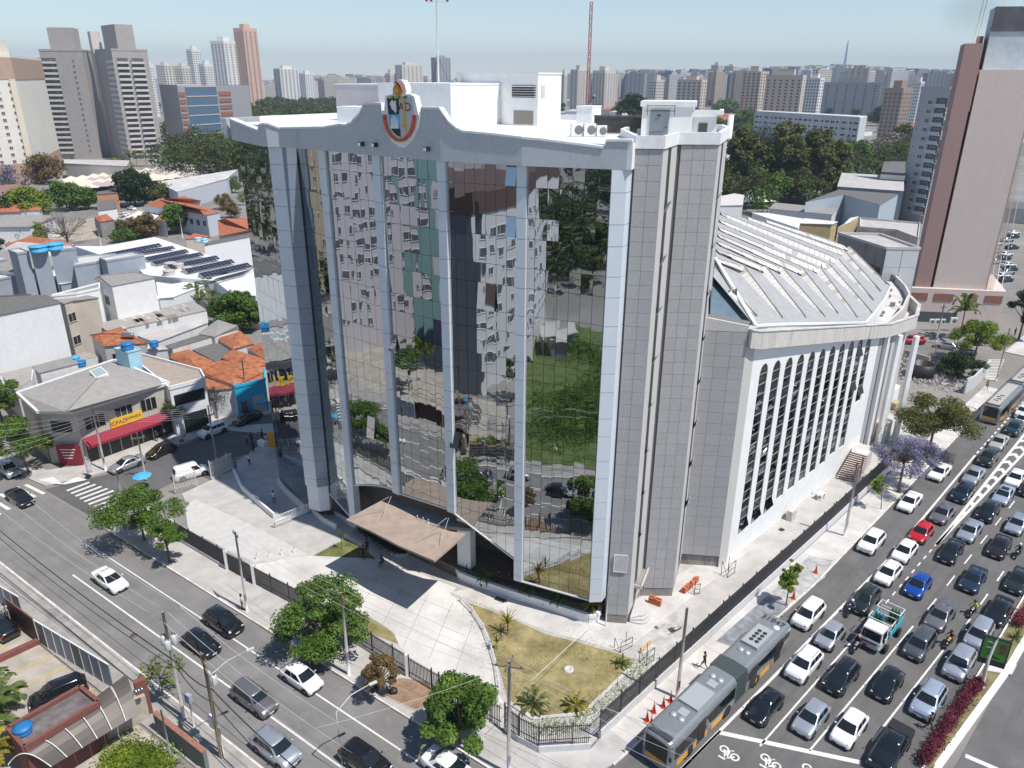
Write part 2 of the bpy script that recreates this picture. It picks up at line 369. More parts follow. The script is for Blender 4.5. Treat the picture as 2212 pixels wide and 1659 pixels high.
mb=MB();mb.add([(-9000,-600,-.04),(9000,-600,-.04),(9000,12000,-.04),(-9000,12000,-.04)],[(0,1,2,3)])
struct(mb.build('ground',GROUND))
ave=sheet('avenue_road',[AV(-18,-14),AV(-70,-14),AV(-70,13.45),AV(330,13.6),AV(330,-3.6),AV(90,-3.1),AV(50,-2.55),AV(17,-2.05),AV(8,-2.35),AV(-12,-3.0),AV(-14,-6)],.0,roadmat('asphalt_avenue',(.132,.128,.126),math.atan2(AU.y,AU.x)))
ave2=sheet('far_carriageway',[AV(-70,14.9),AV(-70,28),AV(330,28),AV(330,16.2)],.0,MATS['asphalt_avenue'])
strt=sheet('side_road',[LS(-95,0),LS(-95,-9.9),LS(26,-9.9),LS(60,-9.9),LS(48,0)],.004,roadmat('asphalt_side_road',(.205,.197,.192),math.atan2(LU.y,LU.x)))
sst=sheet('corner_street',[W(ML(*p))for p in[(290,1500),(560,1659),(700,1659),(860,1580),(1100,1460),(1500,1300),(1800,1200),(2100,1060),(2100,880),(1770,1010),(1480,1100),(1240,1190),(930,1310),(720,1395),(540,1440)]],.008,ASPH)
ZP=.014
def strip(name,p,q,wd,par,z=ZP,m=PAINT):
 p,q=Vector(p),Vector(q);e=(q-p).normalized();n=Vector((e.y,-e.x))*wd/2
 return MB().add([(*(p-n),z),(*(q-n),z),(*(q+n),z),(*(p+n),z)],[(0,1,2,3)]).build(name,m,par)
def avline(s0,t0,s1,t1,wd=.15,name='lane_line'):return strip(name,AV(s0,t0),AV(s1,t1),wd,ave)
avline(-12,.75,1,1.1,.24);avline(1,1.1,28,1.6,.24);avline(28,1.6,61,.85,.24)
for i in range(34):
 s=61.8+i*1.75;avline(s,.84-i*.012,s+.95,.83-i*.012,.24,'lane_dash')
avline(-5.0,3.87,15.5,4.12);avline(-2.7,6.77,18,7.3);avline(1.6,9.8,17,10.4)
for i in range(9):
 s=19.6+i*1.75;avline(s,4.2+i*.01,s+.85,4.2+i*.01,.13,'lane_dash')
for t,s0 in((7.45,21.5),(10.75,20.6)):
 for i in range(22):
  s=s0+i*5.4;avline(s,t+i*.09,s+2.4,t+.03+i*.09,.14,'lane_dash')
strip('stop_line',AV(-6.1,.9),AV(-1.0,10.0),.42,ave)
for s0,t0,s1,t1,wd in((-6.1,.95,-14,.7,.2),):strip('lane_line',AV(s0,t0),AV(s1,t1),wd,ave)
avline(34,4.33,120,3.4,.34,'chevron_edge');avline(34,4.33,120,7.2,.30,'chevron_edge')
for i in range(28):
 s=36.6+i*3.0;w0=4.25-(s-34)*.0105;w1=4.33+(s-34)*.0335;mid=(w0+w1)/2
 if w1-w0<.25:continue
 g=1.05
 mb=MB();dp=min(1.4,(w1-w0)*.8);pts=[(s,w0),(s+dp,mid),(s,w1),(s+g,w1),(s+dp+g,mid),(s+g,w0)]
 v=[(*AV(a,b),ZP+.003)for a,b in pts];mb.add(v,[(0,1,4,5),(1,2,3,4)]);mb.build('chevron',PAINT,ave)
for(x,y)in((305,1560),(570,1615),(840,1680),(1120,1740)):
 c=W(BR(x,y));mb=MB()
 def ring(c,r,wdt):
  vs=[];n=20
  for k in range(n):
   a=2*math.pi*k/n;vs+=[(c.x+math.cos(a)*r,c.y+math.sin(a)*r,ZP),(c.x+math.cos(a)*(r-wdt),c.y+math.sin(a)*(r-wdt),ZP)]
  mb.add(vs,[(2*k,2*((k+1)%n),2*((k+1)%n)+1,2*k+1)for k in range(n)])
 ring(c+AV_*-.34+AU*.12,.36,.13);ring(c+AV_*.62+AU*.0,.36,.13)
 for a,b,wd in(((-.3,.1),(.15,-.55),.2),((.15,-.55),(.6,.0),.14),((.15,-.5),(.05,.35),.16),((-.35,-.75),(.2,-.7),.16),((.05,.3),(.3,.45),.1)):
  p=c+AV_*a[0]+AU*a[1];q=c+AV_*b[0]+AU*b[1];e=(q-p).normalized();n=Vector((e.y,-e.x))*wd/2
  mb.add([(*(p-n),ZP+.003),(*(q-n),ZP+.003),(*(q+n),ZP+.003),(*(p+n),ZP+.003)],[(0,1,2,3)])
 mb.build('motorcycle_stencil',PAINT,ave)
strip('lane_line',AV(-12,18.0),AV(5.8,18.05),.3,ave2,.012);strip('stop_line',W(BR(1835,1580)),W(BR(2160,1720)),.42,ave2,.012)
for i in range(30):strip('lane_dash',AV(12+i*6,18.3+i*.08),AV(14.6+i*6,18.33+i*.08),.15,ave2,.012)
strip('lane_line',LS(-22.5,-6.35),LS(30,-6.25),.16,strt);strip('lane_line',LS(-26,-2.6),LS(-3,-2.55),.13,strt);strip('lane_line',LS(-2.6,-2.5),LS(22,-2.55),.15,strt)
for i in range(9):
 a=Vector((445+i*34,1500+i*17));p=ML(430+i*28,1510+i*17.5);q=ML(575+i*39,1455+i*13.5)
 strip('crosswalk_bar',W(p),W(q),.40,sst,.018)
for i,(a,b)in enumerate((((165,1470),(285,1530)),((105,1485),(225,1550)),((0,1530),(120,1600)),((-60,1560),(60,1630)),((-120,1590),(0,1665)))):
 strip('crosswalk_bar',W(ML(*a)),W(ML(*b)),.42,strt)
for i in range(14):
 y=240+i*28 if i<13 else 600
 p=FF(1545-i*4,y-240+0);q=FF(1860-i*14,y-240+0)
 strip('crosswalk_bar',W(p),W(q),.4,ave,.016)
for(x,y,r)in((860,808,.32),):
 c=W(BL(x,y));MB().lathe((c.x,c.y,0),[(0,.016),(r,.016),(r,.0)],16).build('manhole_cover',mat('iron_cover',(.12,.09,.085),.8,0,.2,8),strt)
KZ=.12
pave_r=sheet('pavement_side_street',[LS(-29,0),LS(30.2,0),LS(32.5,2.4),AV(-14.5,-3.1),AV(-12,-3.0),AV(-12,-5.4),W(BC(1610,1545)),W(BC(1270,1565)),W(BC(1140,1500)),LS(16.5,4.9),LS(-29,5.6)],KZ,CONC,th=.16)
pave_a=sheet('pavement_avenue',[AV(-14.5,-3.1),AV(8,-2.4),AV(17,-2.1),AV(50,-2.6),AV(90,-3.15),AV(90,-5.6),AV(-13,-5.2)],KZ-.007,CONCL,th=.15)
pave_far=sheet('pavement_beyond',[AV(112,-3.2),AV(330,-3.7),AV(330,-9),AV(112,-8)],KZ,CONCL,th=.16)
pave_l=sheet('pavement_left',[LS(-95,-9.9),LS(40,-9.9),LS(40,-12.6),LS(6,-12.7),LS(-16,-13.2),LS(-95,-14.0)],KZ,mat('pavement_tiles',(.34,.32,.30),.9,0,.2,.8,.2,15,detail=8),th=.16)
pave_b=sheet('pavement_bookshop',[W(ML(*p))for p in[(160,1425),(290,1480),(540,1430),(700,1385),(930,1300),(1240,1180),(1480,1090),(1780,1000),(1780,940),(1330,1040),(1050,1130),(560,1280),(530,1350),(300,1380),(0,1260),(-200,1180),(-200,1260)]],KZ,CONC,th=.16)
for nm,ps in(('side',[LS(-29,.08),LS(30,.08),LS(32.4,2.3)]),('a',[AV(-14.4,-3.02),AV(8,-2.32),AV(17,-2.02),AV(50,-2.52),AV(90,-3.07),]),('l',[LS(-95,-9.82),LS(40,-9.82)])):
 m_=MB()
 for p,q in zip(ps,ps[1:]):m_.wall(p,q,-.02,KZ+.012,.16)
 struct(m_.build('kerb',KERBW))
for ps in([(245,1445),(345,1425),(400,1470),(500,1425),(560,1445),(420,1475),(345,1470)],):
 sheet('painted_band',[W(ML(*p))for p in ps],KZ+.008,PAINT)
sheet('dark_patch',[W(BR(*p))for p in[(230,850),(560,560),(700,610),(660,690),(560,680),(320,880)]],KZ+.006,RUBB)
sheet('gravel_bed',[W(BR(*p))for p in[(560,560),(830,300),(980,330),(930,440),(850,500),(700,610)]],KZ+.004,mat('broken_concrete',(.42,.41,.40),.95,0,.35,1.2,.6,20,detail=9))
sheet('soil_patch',[W(BC(*p))for p in[(380,1085),(560,1110),(640,1260),(480,1290),(290,1200),(300,1150)]],KZ+.006,SOIL)
sheet('wet_patch',[W(BL(*p))for p in[(1400,380),(1500,430),(1600,520),(1480,590),(1260,460)]],KZ+.004,CONC)
for a in((290,640,380,640,390,690,300,700),(375,700,430,680,455,715,400,735)):
 ps=[W(BL(a[i],a[i+1]))for i in range(0,8,2)];o=sheet('drain_grate',ps,KZ+.008,CONCD)
med=sheet('median_strip',[AV(-70,13.45),AV(330,13.6),AV(330,16.2),AV(18,15.35),AV(3,14.35),AV(-70,13.9)],.16,mat('median_soil',(.22,.18,.10),.95,0,.4,.6,.4,20,col2=(.27,.24,.10),detail=9),th=.2)
m_=MB()
for s0,t0,s1,t1,wd in((-60,13.3,60,13.65,.14),(18,15.2,60,15.9,.55),(2.5,14.2,18,15.2,.5),(-30,13.9,2.5,14.2,.3),(60,13.65,300,13.8,.14),(60,15.9,300,16.2,.4)):m_.wall(AV(s0,t0),AV(s1,t1),-.02,.19,wd)
struct(m_.build('kerb',mat('kerb_white',(.78,.76,.73),.8,0,.12,1.)))
sheet('billboard_footing',[AV(16.2,13.9),AV(17.4,13.9),AV(18.9,15.6),AV(17.2,15.6)],.18,CONCL)
comp=[LS(-18,5.6),LS(16.5,4.9),W(BC(1140,1480)),W(BC(1275,1545)),W(BC(1610,1525)),AV(-12,-5.6),AV(40,-6.2),AV(66,-6.6),AV(70,-25),Vector((10,110)),Vector((-45,100)),W(ML(1760,1150)),W(ML(1500,1340)),W(ML(1360,1440)),W(ML(1170,1530))]
compound=sheet('forecourt',comp,.02,CONC)
sheet('drive',[W(p)for p in[EE(0,640),EE(400,582),EE(650,585),EE(850,600),EE(1100,660),EE(1540,830),EE(1490,880),EE(1590,940),EE(1740,1150),EE(1830,1350),EE(1870,1659),BC(1060,1250),EE(1300,1500),EE(1100,1270),EE(1040,1160),EE(850,1030),EE(370,900),EE(0,700)]],.026,CONCY)
sheet('side_plaza',[W(p)for p in[BL(1190,-20),BL(1250,-70),BL(1600,90),BL(1990,290),BL(1650,345),BL(1210,130)]],.026,mat('plaza_grey',(.54,.53,.51),.9,0,.08,1.,.1,20))
lawn=sheet('lawn',[W(BC(*p),.05)for p in[(805,590),(950,640),(1150,720),(1330,800),(1530,850),(1810,930),(1915,975),(1560,1310),(1420,1325),(1240,1340),(1080,1230),(1050,1100),(1000,950),(960,800),(900,700)]],.05,GRASS)
sheet('lawn_corner',[W(EE(*p),.05)for p in[(440,580),(650,470),(690,450),(840,540),(950,610),(840,600),(640,590)]],.05,mat('grass_mid',(.12,.14,.04),.95,0,.4,1.,.5,20,col2=(.22,.22,.07),detail=8))
sheet('lawn_corner_b',[W(EE(*p),.05)for p in[(840,1040),(1000,1130),(1060,1180),(1095,1260),(760,1130)]],.05,GRASS)
sheet('rubble_strip',[W(BC(*p),.04)for p in[(1915,975),(1560,1310),(1240,1340),(1270,1480),(1600,1480),(2212,830),(2160,600),(1890,880)]],.032,mat('rubble_concrete',(.50,.49,.46),.95,0,.3,1.0,.5,20,col2=(.62,.60,.56),detail=9))
sheet('walkway',[W(p,.03)for p in[BC(700,530),BC(900,600),BC(1330,780),BC(1530,830),BC(1820,920),BC(2212,600),BR(450,260),BR(250,260),BC(1700,700),BC(1000,470)]],.036,CONCL)
mb=MB()
rim=[W(BC(*p),.1)for p in[(1915,975),(1560,1310),(1420,1322),(1240,1340),(1085,1235)]]
for p,q in zip(rim,rim[1:]):mb.wall(p,q,0,.16,.3)
struct(mb.build('lawn_edging',CONCL))
for i in range(7):
 a=EE(560+i*190,640+i*60);b=EE(330+i*200,900+i*95)
 if i>0:strip('slab_joint',W(a),W(b),.05,compound,.031,mat('joint_line',(.34,.32,.30),.95))
for i in range(3):strip('slab_joint',W(EE(640+i*40,660+i*130)),W(EE(1500+i*110,1010+i*190)),.05,compound,.031,MATS['joint_line'])
for i in range(34):
 s=-10+i*2.9;strip('slab_joint',AV(s,-2.9 if s<10 else-2.7),AV(s,-5.15),.05,pave_a,KZ-.003,MATS['joint_line'])
for i in range(24):
 s=-28+i*2.4;strip('slab_joint',LS(s,.2),LS(s,4.6),.04,pave_r,KZ+.003,MATS['joint_line'])
for i in range(46):
 s=-80+i*2.5;strip('slab_joint',LS(s,-10.1),LS(s,-12.6),.04,pave_l,KZ+.003,MATS['joint_line'])
park=sheet('parking_lot',[LS(-60,-14.1),LS(7,-12.9),LS(7,-30),LS(-60,-32)],.01,mat('parking_concrete',(.40,.36,.31),.95,0,.25,.6,.3,14,detail=8))
for a,b in(((0,1090),(350,930)),((90,1170),(430,1000)),((0,870),(45,905)),((560,1170),(610,1150))):strip('bay_line',W(BL(*a)),W(BL(*b)),.1,park,.022,mat('yellow_paint',(.65,.42,.04),.8,0,.2,3.))
sheet('vacant_lot',[LS(9,-12.8),LS(40,-12.8),LS(34,-75),LS(4,-70)],.03,GRASSG)
sheet('yard',[LS(4,-20),LS(9,-20),LS(4,-70),LS(-60,-70),LS(-60,-32),LS(4,-31)],.02,CONCD)
ob=empty('office_building','curved mirror glass office block with white pillars and a crest on its parapet','building',(-6,72,0))
def part(mb,name,m,fix=False):return mb.build(name,m,ob,world=True,fix=fix)
P1=[Vector((-23.5,75.8)),Vector((-22.0,75.25)),Vector((-20.8,75.65))]
PIL=[((-17.81,72.5),(-17.15,71.79)),((-12.03,67.92),(-11.45,67.14)),((-6.1,63.5),(-5.46,62.92)),((.35,60.31),(1.0,59.78)),((7.22,57.23),(8.35,57.29))]
ZC=41.4
glass_runs=[((-28.9,83.2),(-23.7,76.6),0.2,0.2,6),((-20.8,75.9),(-17.85,72.75),3.4,2.2,4),((-17.3,72.2),(-12.0,68.15),6.5,8.3,6),((-11.6,67.65),(-6.1,63.8),8.3,8.75,6),((-5.6,63.3),(.35,60.55),8.7,5.3,7),((.85,60.2),(7.2,57.55),3.1,2.96,7)]
core=[(-28.7,83.6),(-23.4,76.9),(-20.6,76.2),(-17.6,73.0),(-11.9,68.5),(-5.8,64.1),(.5,61.0),(7.4,58.1),(9.0,58.5),(10.9,58.9),(12.9,62.6),(15.6,62.7),(18.2,69.4),(19,74),(8,92),(-14,104)]
mb=MB();mb.prism(core,8.95,43.0,0);part(mb,'wall',[JOINT])
mb=MB();mb.prism(core,43.0,43.12,0);part(mb,'roof',mat('roof_bright',(.74,.74,.73),.85,0,.1,.8))
mb=MB();mb.prism([(-28.7,83.6),(-23.4,76.9),(-20.0,76.5),(-13.5,73.0),(-7.5,70.5),(1,66.5),(9.5,63.5),(19,74),(8,92),(-14,104)],0,8.9,0);part(mb,'ground_floor_wall',[mat('lobby_wall',(.12,.10,.085),.6,0,.2,1.)])
mb=MB();mb.prism([(-17,73.5),(-11.6,69.2),(-5.6,64.8),(.6,61.6),(7.3,58.9),(9.2,63.5),(1,66.6),(-7.5,70.6),(-13.5,73.1)],0,1.15,0);part(mb,'lobby_floor',[mat('lobby_tiles',(.16,.125,.10),.35,0,.2,3.)])
rows=[ZC];k=0
while rows[-1]>2.0:rows.append(rows[-1]-(1.65 if k%2==0 else 2.35));k+=1
panes=[]
for gi,(a,b,za,zb,nc)in enumerate(glass_runs):
 a,b=Vector(a),Vector(b);e,n,L=side(a,b)
 if n.y>0:n=-n
 for c in range(nc):
  p,q=a.lerp(b,c/nc),a.lerp(b,(c+1)/nc)
  def bot(t):
   if gi==2:return za+(zb-za)*math.sin(t*math.pi/2)
   return za+(zb-za)*t
  b0,b1=bot(c/nc),bot((c+1)/nc)
  for r in range(len(rows)-1):
   zt,zl=rows[r],max(rows[r+1],0)
   if zt<=max(b0,b1)+.05 and zt<=min(b0,b1)+.05:continue
   l0,l1=max(zl,b0),max(zl,b1);t0,t1=max(zt,l0),max(zt,l1)
   if t0-l0<.05 and t1-l1<.05:continue
   panes.append((gi,p,q,n,l0,l1,t0,t1))
panes.sort(key=lambda s:(s[1]+s[2]).length)
rest=MB()
for i,(gi,p,q,n,l0,l1,t0,t1)in enumerate(panes):
 e=(q-p).normalized();g=.015;p2,q2=p+e*g,q-e*g
 tx=random.gauss(0,.0045)*(q-p).length;tz=random.gauss(0,.0035)*max(t0-l0,.3)
 opened=random.random()<.006
 o=[n*tx,n*-tx];d=n*.03
 vs=[(*(p2+o[0]+d),l0+g),(*(q2+o[1]+d),l1+g),(*(q2+o[1]+n*tz+d),t1-g),(*(p2+o[0]+n*tz+d),t0-g)]
 if opened:
  k_=n*.35;vs[0]=(vs[0][0]+k_.x,vs[0][1]+k_.y,vs[0][2]+.04);vs[1]=(vs[1][0]+k_.x,vs[1][1]+k_.y,vs[1][2]+.04)
 bk=[(v[0]-n.x*.02,v[1]-n.y*.02,v[2])for v in vs]
 mbp=MB()if i<300 else rest
 mbp.add(vs+bk,[(0,1,2,3),(7,6,5,4),(0,4,5,1),(1,5,6,2),(2,6,7,3),(3,7,4,0)])
 if i<300:part(mbp,'glass_pane',[MIRR])
stuff(part(rest,'glass_panes',[MIRR]))
for gi,(a,b,za,zb,nc)in enumerate(glass_runs):
 a,b=Vector(a),Vector(b);e,n,L=side(a,b)
 if n.y>0:n=-n
 mb=MB()
 if gi==2:
  for k in range(8):
   f0,f1=k/8,(k+1)/8;z=lambda f:za+(zb-za)*math.sin(f*math.pi/2)
   mb.wall(a.lerp(b,f0),a.lerp(b,f1),(z(f0)-.12,z(f1)-.12),(z(f0),z(f1)),.22)
 elif gi>0:mb.wall(a,b,(za-.14,zb-.14),(za,zb),.22)
 if gi:part(mb,'glass_skirt_trim',[COPE])
mb=MB()
for gi,(a,b,za,zb,nc)in enumerate(glass_runs):
 a,b=Vector(a),Vector(b);e,n,L=side(a,b)
 if n.y>0:n=-n
 mb.wall(a-n*.10,b-n*.10,(max(za,.2),max(zb,.2)),9.0,.08)
part(mb,'skirt_backing',[JOINT])
def pillar(poly,z0,z1,m,mside=None,step=4.0):
 r=part(MB().prism(poly,z0,z1,0),'pillar',[m]);return r
for i,(a,b)in enumerate(PIL):
 a,b=Vector(a),Vector(b);e,n,L=side(a,b)
 if i<4:
  e2=(Vector(PIL[min(i+1,4)][0])-Vector(PIL[max(i-1,0)][1])).normalized();n2=Vector((e2.y,-e2.x));n2=n2 if n2.y<0 else-n2
  c=(a+b)/2;hw=(L/2)*abs(e.dot(e2));a,b=c-e2*hw,c+e2*hw;n=n2
 else:n=Vector((.05,-1)).normalized()
 z0=(6.3,8.2,8.66,3.1,2.85)[i]
 if i==0:z0=1.5
 zz=ZC;k=0
 while zz>z0+.1:
  zl=max(z0,zz-(1.65 if k%2==0 else 2.35));k+=1
  if zl-z0<.4:zl=z0
  if i==4:poly=[a+n*.02,b+n*.02,b-n*.02+Vector((.9,1.4)),a-n*.6]
  else:poly=[a+n*.1,b+n*.1,b-n*.75,a-n*.75]
  part(MB().prism(poly,zl+.02,zz-.02,0),'pillar_panel',[PILL]);zz=zl
 part(MB().prism([a-n*.0+(b-a)*.05,b-n*.0-(b-a)*.05,b-n*.6-(b-a)*.05,a-n*.6+(b-a)*.05],z0,ZC,0),'pillar_core',[JOINT])
zz=ZC;k=0
while zz>4.5:
 zl=max(4.4,zz-(1.65 if k%2==0 else 2.35));k+=1
 if zl-4.4<.4:zl=4.4
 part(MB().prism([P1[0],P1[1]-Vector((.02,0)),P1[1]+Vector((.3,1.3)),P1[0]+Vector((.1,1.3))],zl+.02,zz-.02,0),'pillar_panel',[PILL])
 part(MB().prism([P1[1]+Vector((.02,0)),P1[2],P1[2]+Vector((.1,1.)),P1[1]+Vector((.35,1.3))],zl+.02,zz-.02,0),'pillar_panel',[PILLREFL]);zz=zl
part(MB().prism([P1[0]+Vector((.1,.15)),P1[1]+Vector((0,.12)),P1[2]+Vector((-.1,.12)),P1[2]+Vector((0,1.2)),P1[0]+Vector((.1,1.2))],1.2,ZC,0),'pillar_core',[WHITE])
CORNP=[Vector(p)for p in((-29.6,83.5),(-24.3,75.9),(-23.3,75.1),(-21.9,74.9),(-17.5,71.75),(-11.75,67.1),(-5.8,62.8),(.65,59.55),(8.55,57.05))]
def cz(p):
 best=None
 for i in range(len(CORNP)-1):
  f,z=hitwall(p,CORNP[i],CORNP[i+1])
  if-.02<=f<=1.02 and z<60:best=(i+min(max(f,0),1),z)
 return best
prof=[(0,43.4)]
for p in[TL(1660,845),TL(1668,808),TL(1720,800),TL(1800,830),TL(2080,826),DD(735,271),DD(760,267),TC(35,812),TC(80,785),TC(125,740),TC(145,700),TC(150,678),TC(200,672),TC(268,674),TC(272,735),TC(520,735),TC(523,702),TC(640,704),TC(668,745),TC(700,790),TC(745,830),TC(790,852),TC(1000,872),TC(1300,905),TC(1690,955),TC(1705,935),TC(1712,912),TC(1800,910),TC(1855,912)]:
 r=cz(p)
 if r:prof.append(r)
prof.sort(key=lambda r:r[0]);prof.append((8.0,prof[-1][1]))
print('CORNICE',[(round(a,2),round(b,2))for a,b in prof])
def cp(f):
 i=min(int(f),len(CORNP)-2);return CORNP[i].lerp(CORNP[i+1],f-i)
def cztop(f):
 for(a,za),(b,zb)in zip(prof,prof[1:]):
  if a<=f<=b:return za+(zb-za)*((f-a)/(b-a)if b>a else 0)
 return prof[-1][1]
fs=sorted(set([round(r[0],3)for r in prof]+[float(i)for i in range(9)]))
mb=MB();mc=MB()
for f0,f1 in zip(fs,fs[1:]):
 if f1-f0<.004:f1=f0+.004
 a,b=cp(f0),cp(f1);z0,z1=cztop(f0+.0005),cztop(f1-.0005)
 mb.wall(a,b,ZC,(z0,z1),.5,0,-.25);mc.wall(a,b,(z0+.005,z1+.005),(z0+.17,z1+.17),.66,0,-.25)
part(mb,'cornice',[CORN]);part(mc,'cornice_coping',[COPE])
z=prof[-1][1]
part(MB().wall((8.62,57.0),(9.75,59.9),ZC+.02,(z,z-.4),.5,0,-.28),'cornice_return',[WHITEB])
part(MB().wall((-30.2,83.7),(-27,92),ZC+.2,43.5,.5),'cornice_return',[CORN])
part(MB().prism([(-29.4,83.9),(-24.1,76.3),(-22,75.3),(-21,76.5),(-27,85)],ZC+.01,ZC+.12),'cornice_soffit',[CORN])
for x,y in((150,925),(235,930),(570,957)):
 r=cz(TC(x,y));c=cp(r[0]);e,n,L=side(CORNP[int(r[0])],CORNP[int(r[0])+1])
 part(MB().box((*(c+n*.25),r[1]),(.34,.5,.34),math.atan2(n.y,n.x)-math.pi/2,0).box((*(c+n*.52),r[1]-.02),(.26,.06,.26),math.atan2(n.y,n.x)-math.pi/2,1),'floodlight',[BLACK,WHITEB])
r0=cz(TC(400,800));cc=cp(r0[0]);e,n,L=side(CORNP[int(r0[0])],CORNP[int(r0[0])+1])
kx,ky=[],[]
def crest_uv(x,y):
 f,z=hitwall(TC(x,y),cc-e*5+n*.12,cc+e*5+n*.12);return((f-.5)*10,z)
def crestpoly(mb,pts,off,th,mi):
 q=[crest_uv(*p)for p in pts];A=sum(q[i][0]*q[(i+1)%len(q)][1]-q[(i+1)%len(q)][0]*q[i][1]for i in range(len(q)))
 if A<0:q=q[::-1]
 nn=len(q);F=[(*(cc+e*u+n*(.12+off+th)),z)for u,z in q];Bk=[(*(cc+e*u+n*(.12+off)),z)for u,z in q]
 mb.add(F+Bk,[tuple(range(nn))]+[(i,nn+i,nn+(i+1)%nn,(i+1)%nn)for i in range(nn)]+[tuple(range(nn,2*nn))[::-1]],mi);return mb
sh=[(308,628),(474,622),(478,700),(474,760),(460,820),(440,862),(415,885),(392,890),(365,878),(338,845),(320,790),(312,720)]
backp=[(295,615),(340,605),(350,560),(345,530),(370,512),(400,515),(420,545),(428,580),(425,605),(455,605),(480,620),(500,705),(505,735),(515,740),(500,830),(470,900),(415,950),(380,945),(330,905),(300,850),(285,780),(283,735)]
CR=[WHITEB,mat('crest_black',(.02,.018,.02),.5),mat('crest_blue',(.05,.42,.75),.5),mat('crest_grey',(.52,.53,.56),.5),mat('crest_gold',(.72,.42,.06),.5),mat('crest_green',(.02,.20,.10),.5),mat('crest_red',(.60,.04,.03),.5),mat('crest_wine',(.22,.01,.04),.5),mat('crest_orange',(.62,.22,.03),.5)]
part(crestpoly(MB(),backp,-.55,.60,0),'crest_backing',CR)
mb=MB();crestpoly(mb,[(308,628),(385,630),(385,735),(318,735)],.09,.03,1);crestpoly(mb,[(385,628),(474,622),(478,700),(474,760),(460,820),(440,862),(415,882),(396,880),(388,735)],.09,.03,3)
crestpoly(mb,[(318,735),(387,735),(395,830),(336,830),(325,800)],.09,.03,2);crestpoly(mb,[(336,828),(395,826),(398,880),(375,872),(350,850)],.09,.035,1)
part(mb,'crest_shield',CR)
mb=MB();crestpoly(mb,[(335,650),(345,642),(352,655),(365,642),(370,690),(372,710),(366,728),(355,712),(340,700),(334,680),(328,668)],.125,.03,0);part(mb,'crest_dove',CR)
mb=MB()
for i in range(5):crestpoly(mb,[(334+i*10,825),(338+i*9,760-16*math.sin(i+.6)),(344+i*9,752-14*math.sin(i*.8)),(344+i*10,825)],.125,.03,0)
part(mb,'crest_building_motif',CR)
mb=MB();crestpoly(mb,[(412,655),(420,640),(426,655),(432,800),(417,800)],.13,.05,4);crestpoly(mb,[(403,798),(445,795),(445,806),(403,808)],.13,.06,4);crestpoly(mb,[(420,808),(430,808),(433,848),(424,850)],.13,.05,4);part(mb,'crest_sword',CR)
mb=MB()
for i in range(6):crestpoly(mb,[(325+i*19,618),(344+i*19,617),(344+i*19,632),(325+i*19,633)],.1,.12,4+(i%2))
part(mb,'crest_torse',CR)
mb=MB();crestpoly(mb,[(368,610),(352,592),(350,572),(358,555),(372,545),(364,530),(358,525),(372,522),(390,538),(405,560),(410,580),(400,600),(390,612)],.1,.1,8);crestpoly(mb,[(365,528),(376,522),(396,542),(408,565),(410,590),(400,570),(385,548)],.21,.02,7);crestpoly(mb,[(356,575),(370,562),(385,580),(384,600),(366,602)],.21,.02,4);part(mb,'crest_flame',CR)
rib_o=[(284,740),(290,790),(305,840),(330,880),(365,905),(392,911),(425,905),(455,880),(480,838),(492,795),(498,742)]
rib_i=[(305,735),(308,780),(320,825),(343,862),(370,885),(392,890),(418,884),(440,862),(462,822),(472,780),(476,735)]
mb=MB()
for i in range(len(rib_o)-1):crestpoly(mb,[rib_o[i],rib_o[i+1],rib_i[i+1],rib_i[i]],.12,.06,6)
part(mb,'crest_ribbon',CR)
def text(s,name,loc,size,rot,m,parent,ext=.01,world=True):
 cu=bpy.data.curves.new(name,'FONT');cu.body=s;cu.size=size;cu.extrude=ext;cu.align_x='CENTER';cu.align_y='CENTER';cu.materials.append(m)
 o=bpy.data.objects.new(name,cu);COL.objects.link(o)
 M=Matrix.Translation(Vector(loc))@rot.to_4x4()
 if parent is not None:
  o.parent=parent
  if world:M=Matrix.Translation(-Vector(parent.location))@M
 o.matrix_local=M
 me=bpy.data.meshes.new_from_object(o);me.name=name;o2=bpy.data.objects.new(name,me);COL.objects.link(o2);o2.parent=parent;o2.matrix_local=M
 bpy.data.objects.remove(o);bpy.data.curves.remove(cu)
 return o2
def facerot(n,up=Vector((0,0,1)),roll=0):
 z=Vector(n).normalized();x=Vector(up).cross(z).normalized();y=z.cross(x)
 return Matrix((x,y,z)).transposed()@Matrix.Rotation(roll,3,'Z')
n3=Vector((n.x,n.y,0))
def crest_pt(x,y,off):u,z=crest_uv(x,y);q=cc+e*u+n*(.12+off);return Vector((q.x,q.y,z))
for s,x in(('A',400),('D',443)):t_=text(s,'crest_letter',crest_pt(x,690,.13),.95,facerot(n3),CR[7],ob,.02)
word='MINISTÉRIO DO BELÉM • SÃO PAULO'
cen=[((rib_o[i][0]+rib_i[i][0])/2,(rib_o[i][1]+rib_i[i][1])/2)for i in range(len(rib_o))]
cen=[crest_pt(x,y,.19)for x,y in cen];ln=[0]
for p,q in zip(cen,cen[1:]):ln.append(ln[-1]+(q-p).length)
for i,ch in enumerate(word):
 if ch==' ':continue
 d=ln[-1]*(.08+.84*(i+.5)/len(word));k=max(j for j in range(len(ln)-1)if ln[j]<=d);f=(d-ln[k])/(ln[k+1]-ln[k]);p=cen[k].lerp(cen[k+1],f);tdir=(cen[k+1]-cen[k]).normalized()
 ex=Vector((e.x,e.y,0));text(ch,'ribbon_letter',p,.26,facerot(n3,roll=math.atan2(tdir.z,tdir.dot(ex))),CR[4],ob,.005)
def roofbox(poly,z0,z1,m,name='penthouse'):
 part(MB().prism(poly,z0,z1),name,[m]);part(MB().prism([Vector(p)+(Vector(p)-sum((Vector(q)for q in poly),Vector((0,0)))/len(poly)).normalized()*.08 for p in poly],z1+.002,z1+.14),name+'_coping',[COPE])
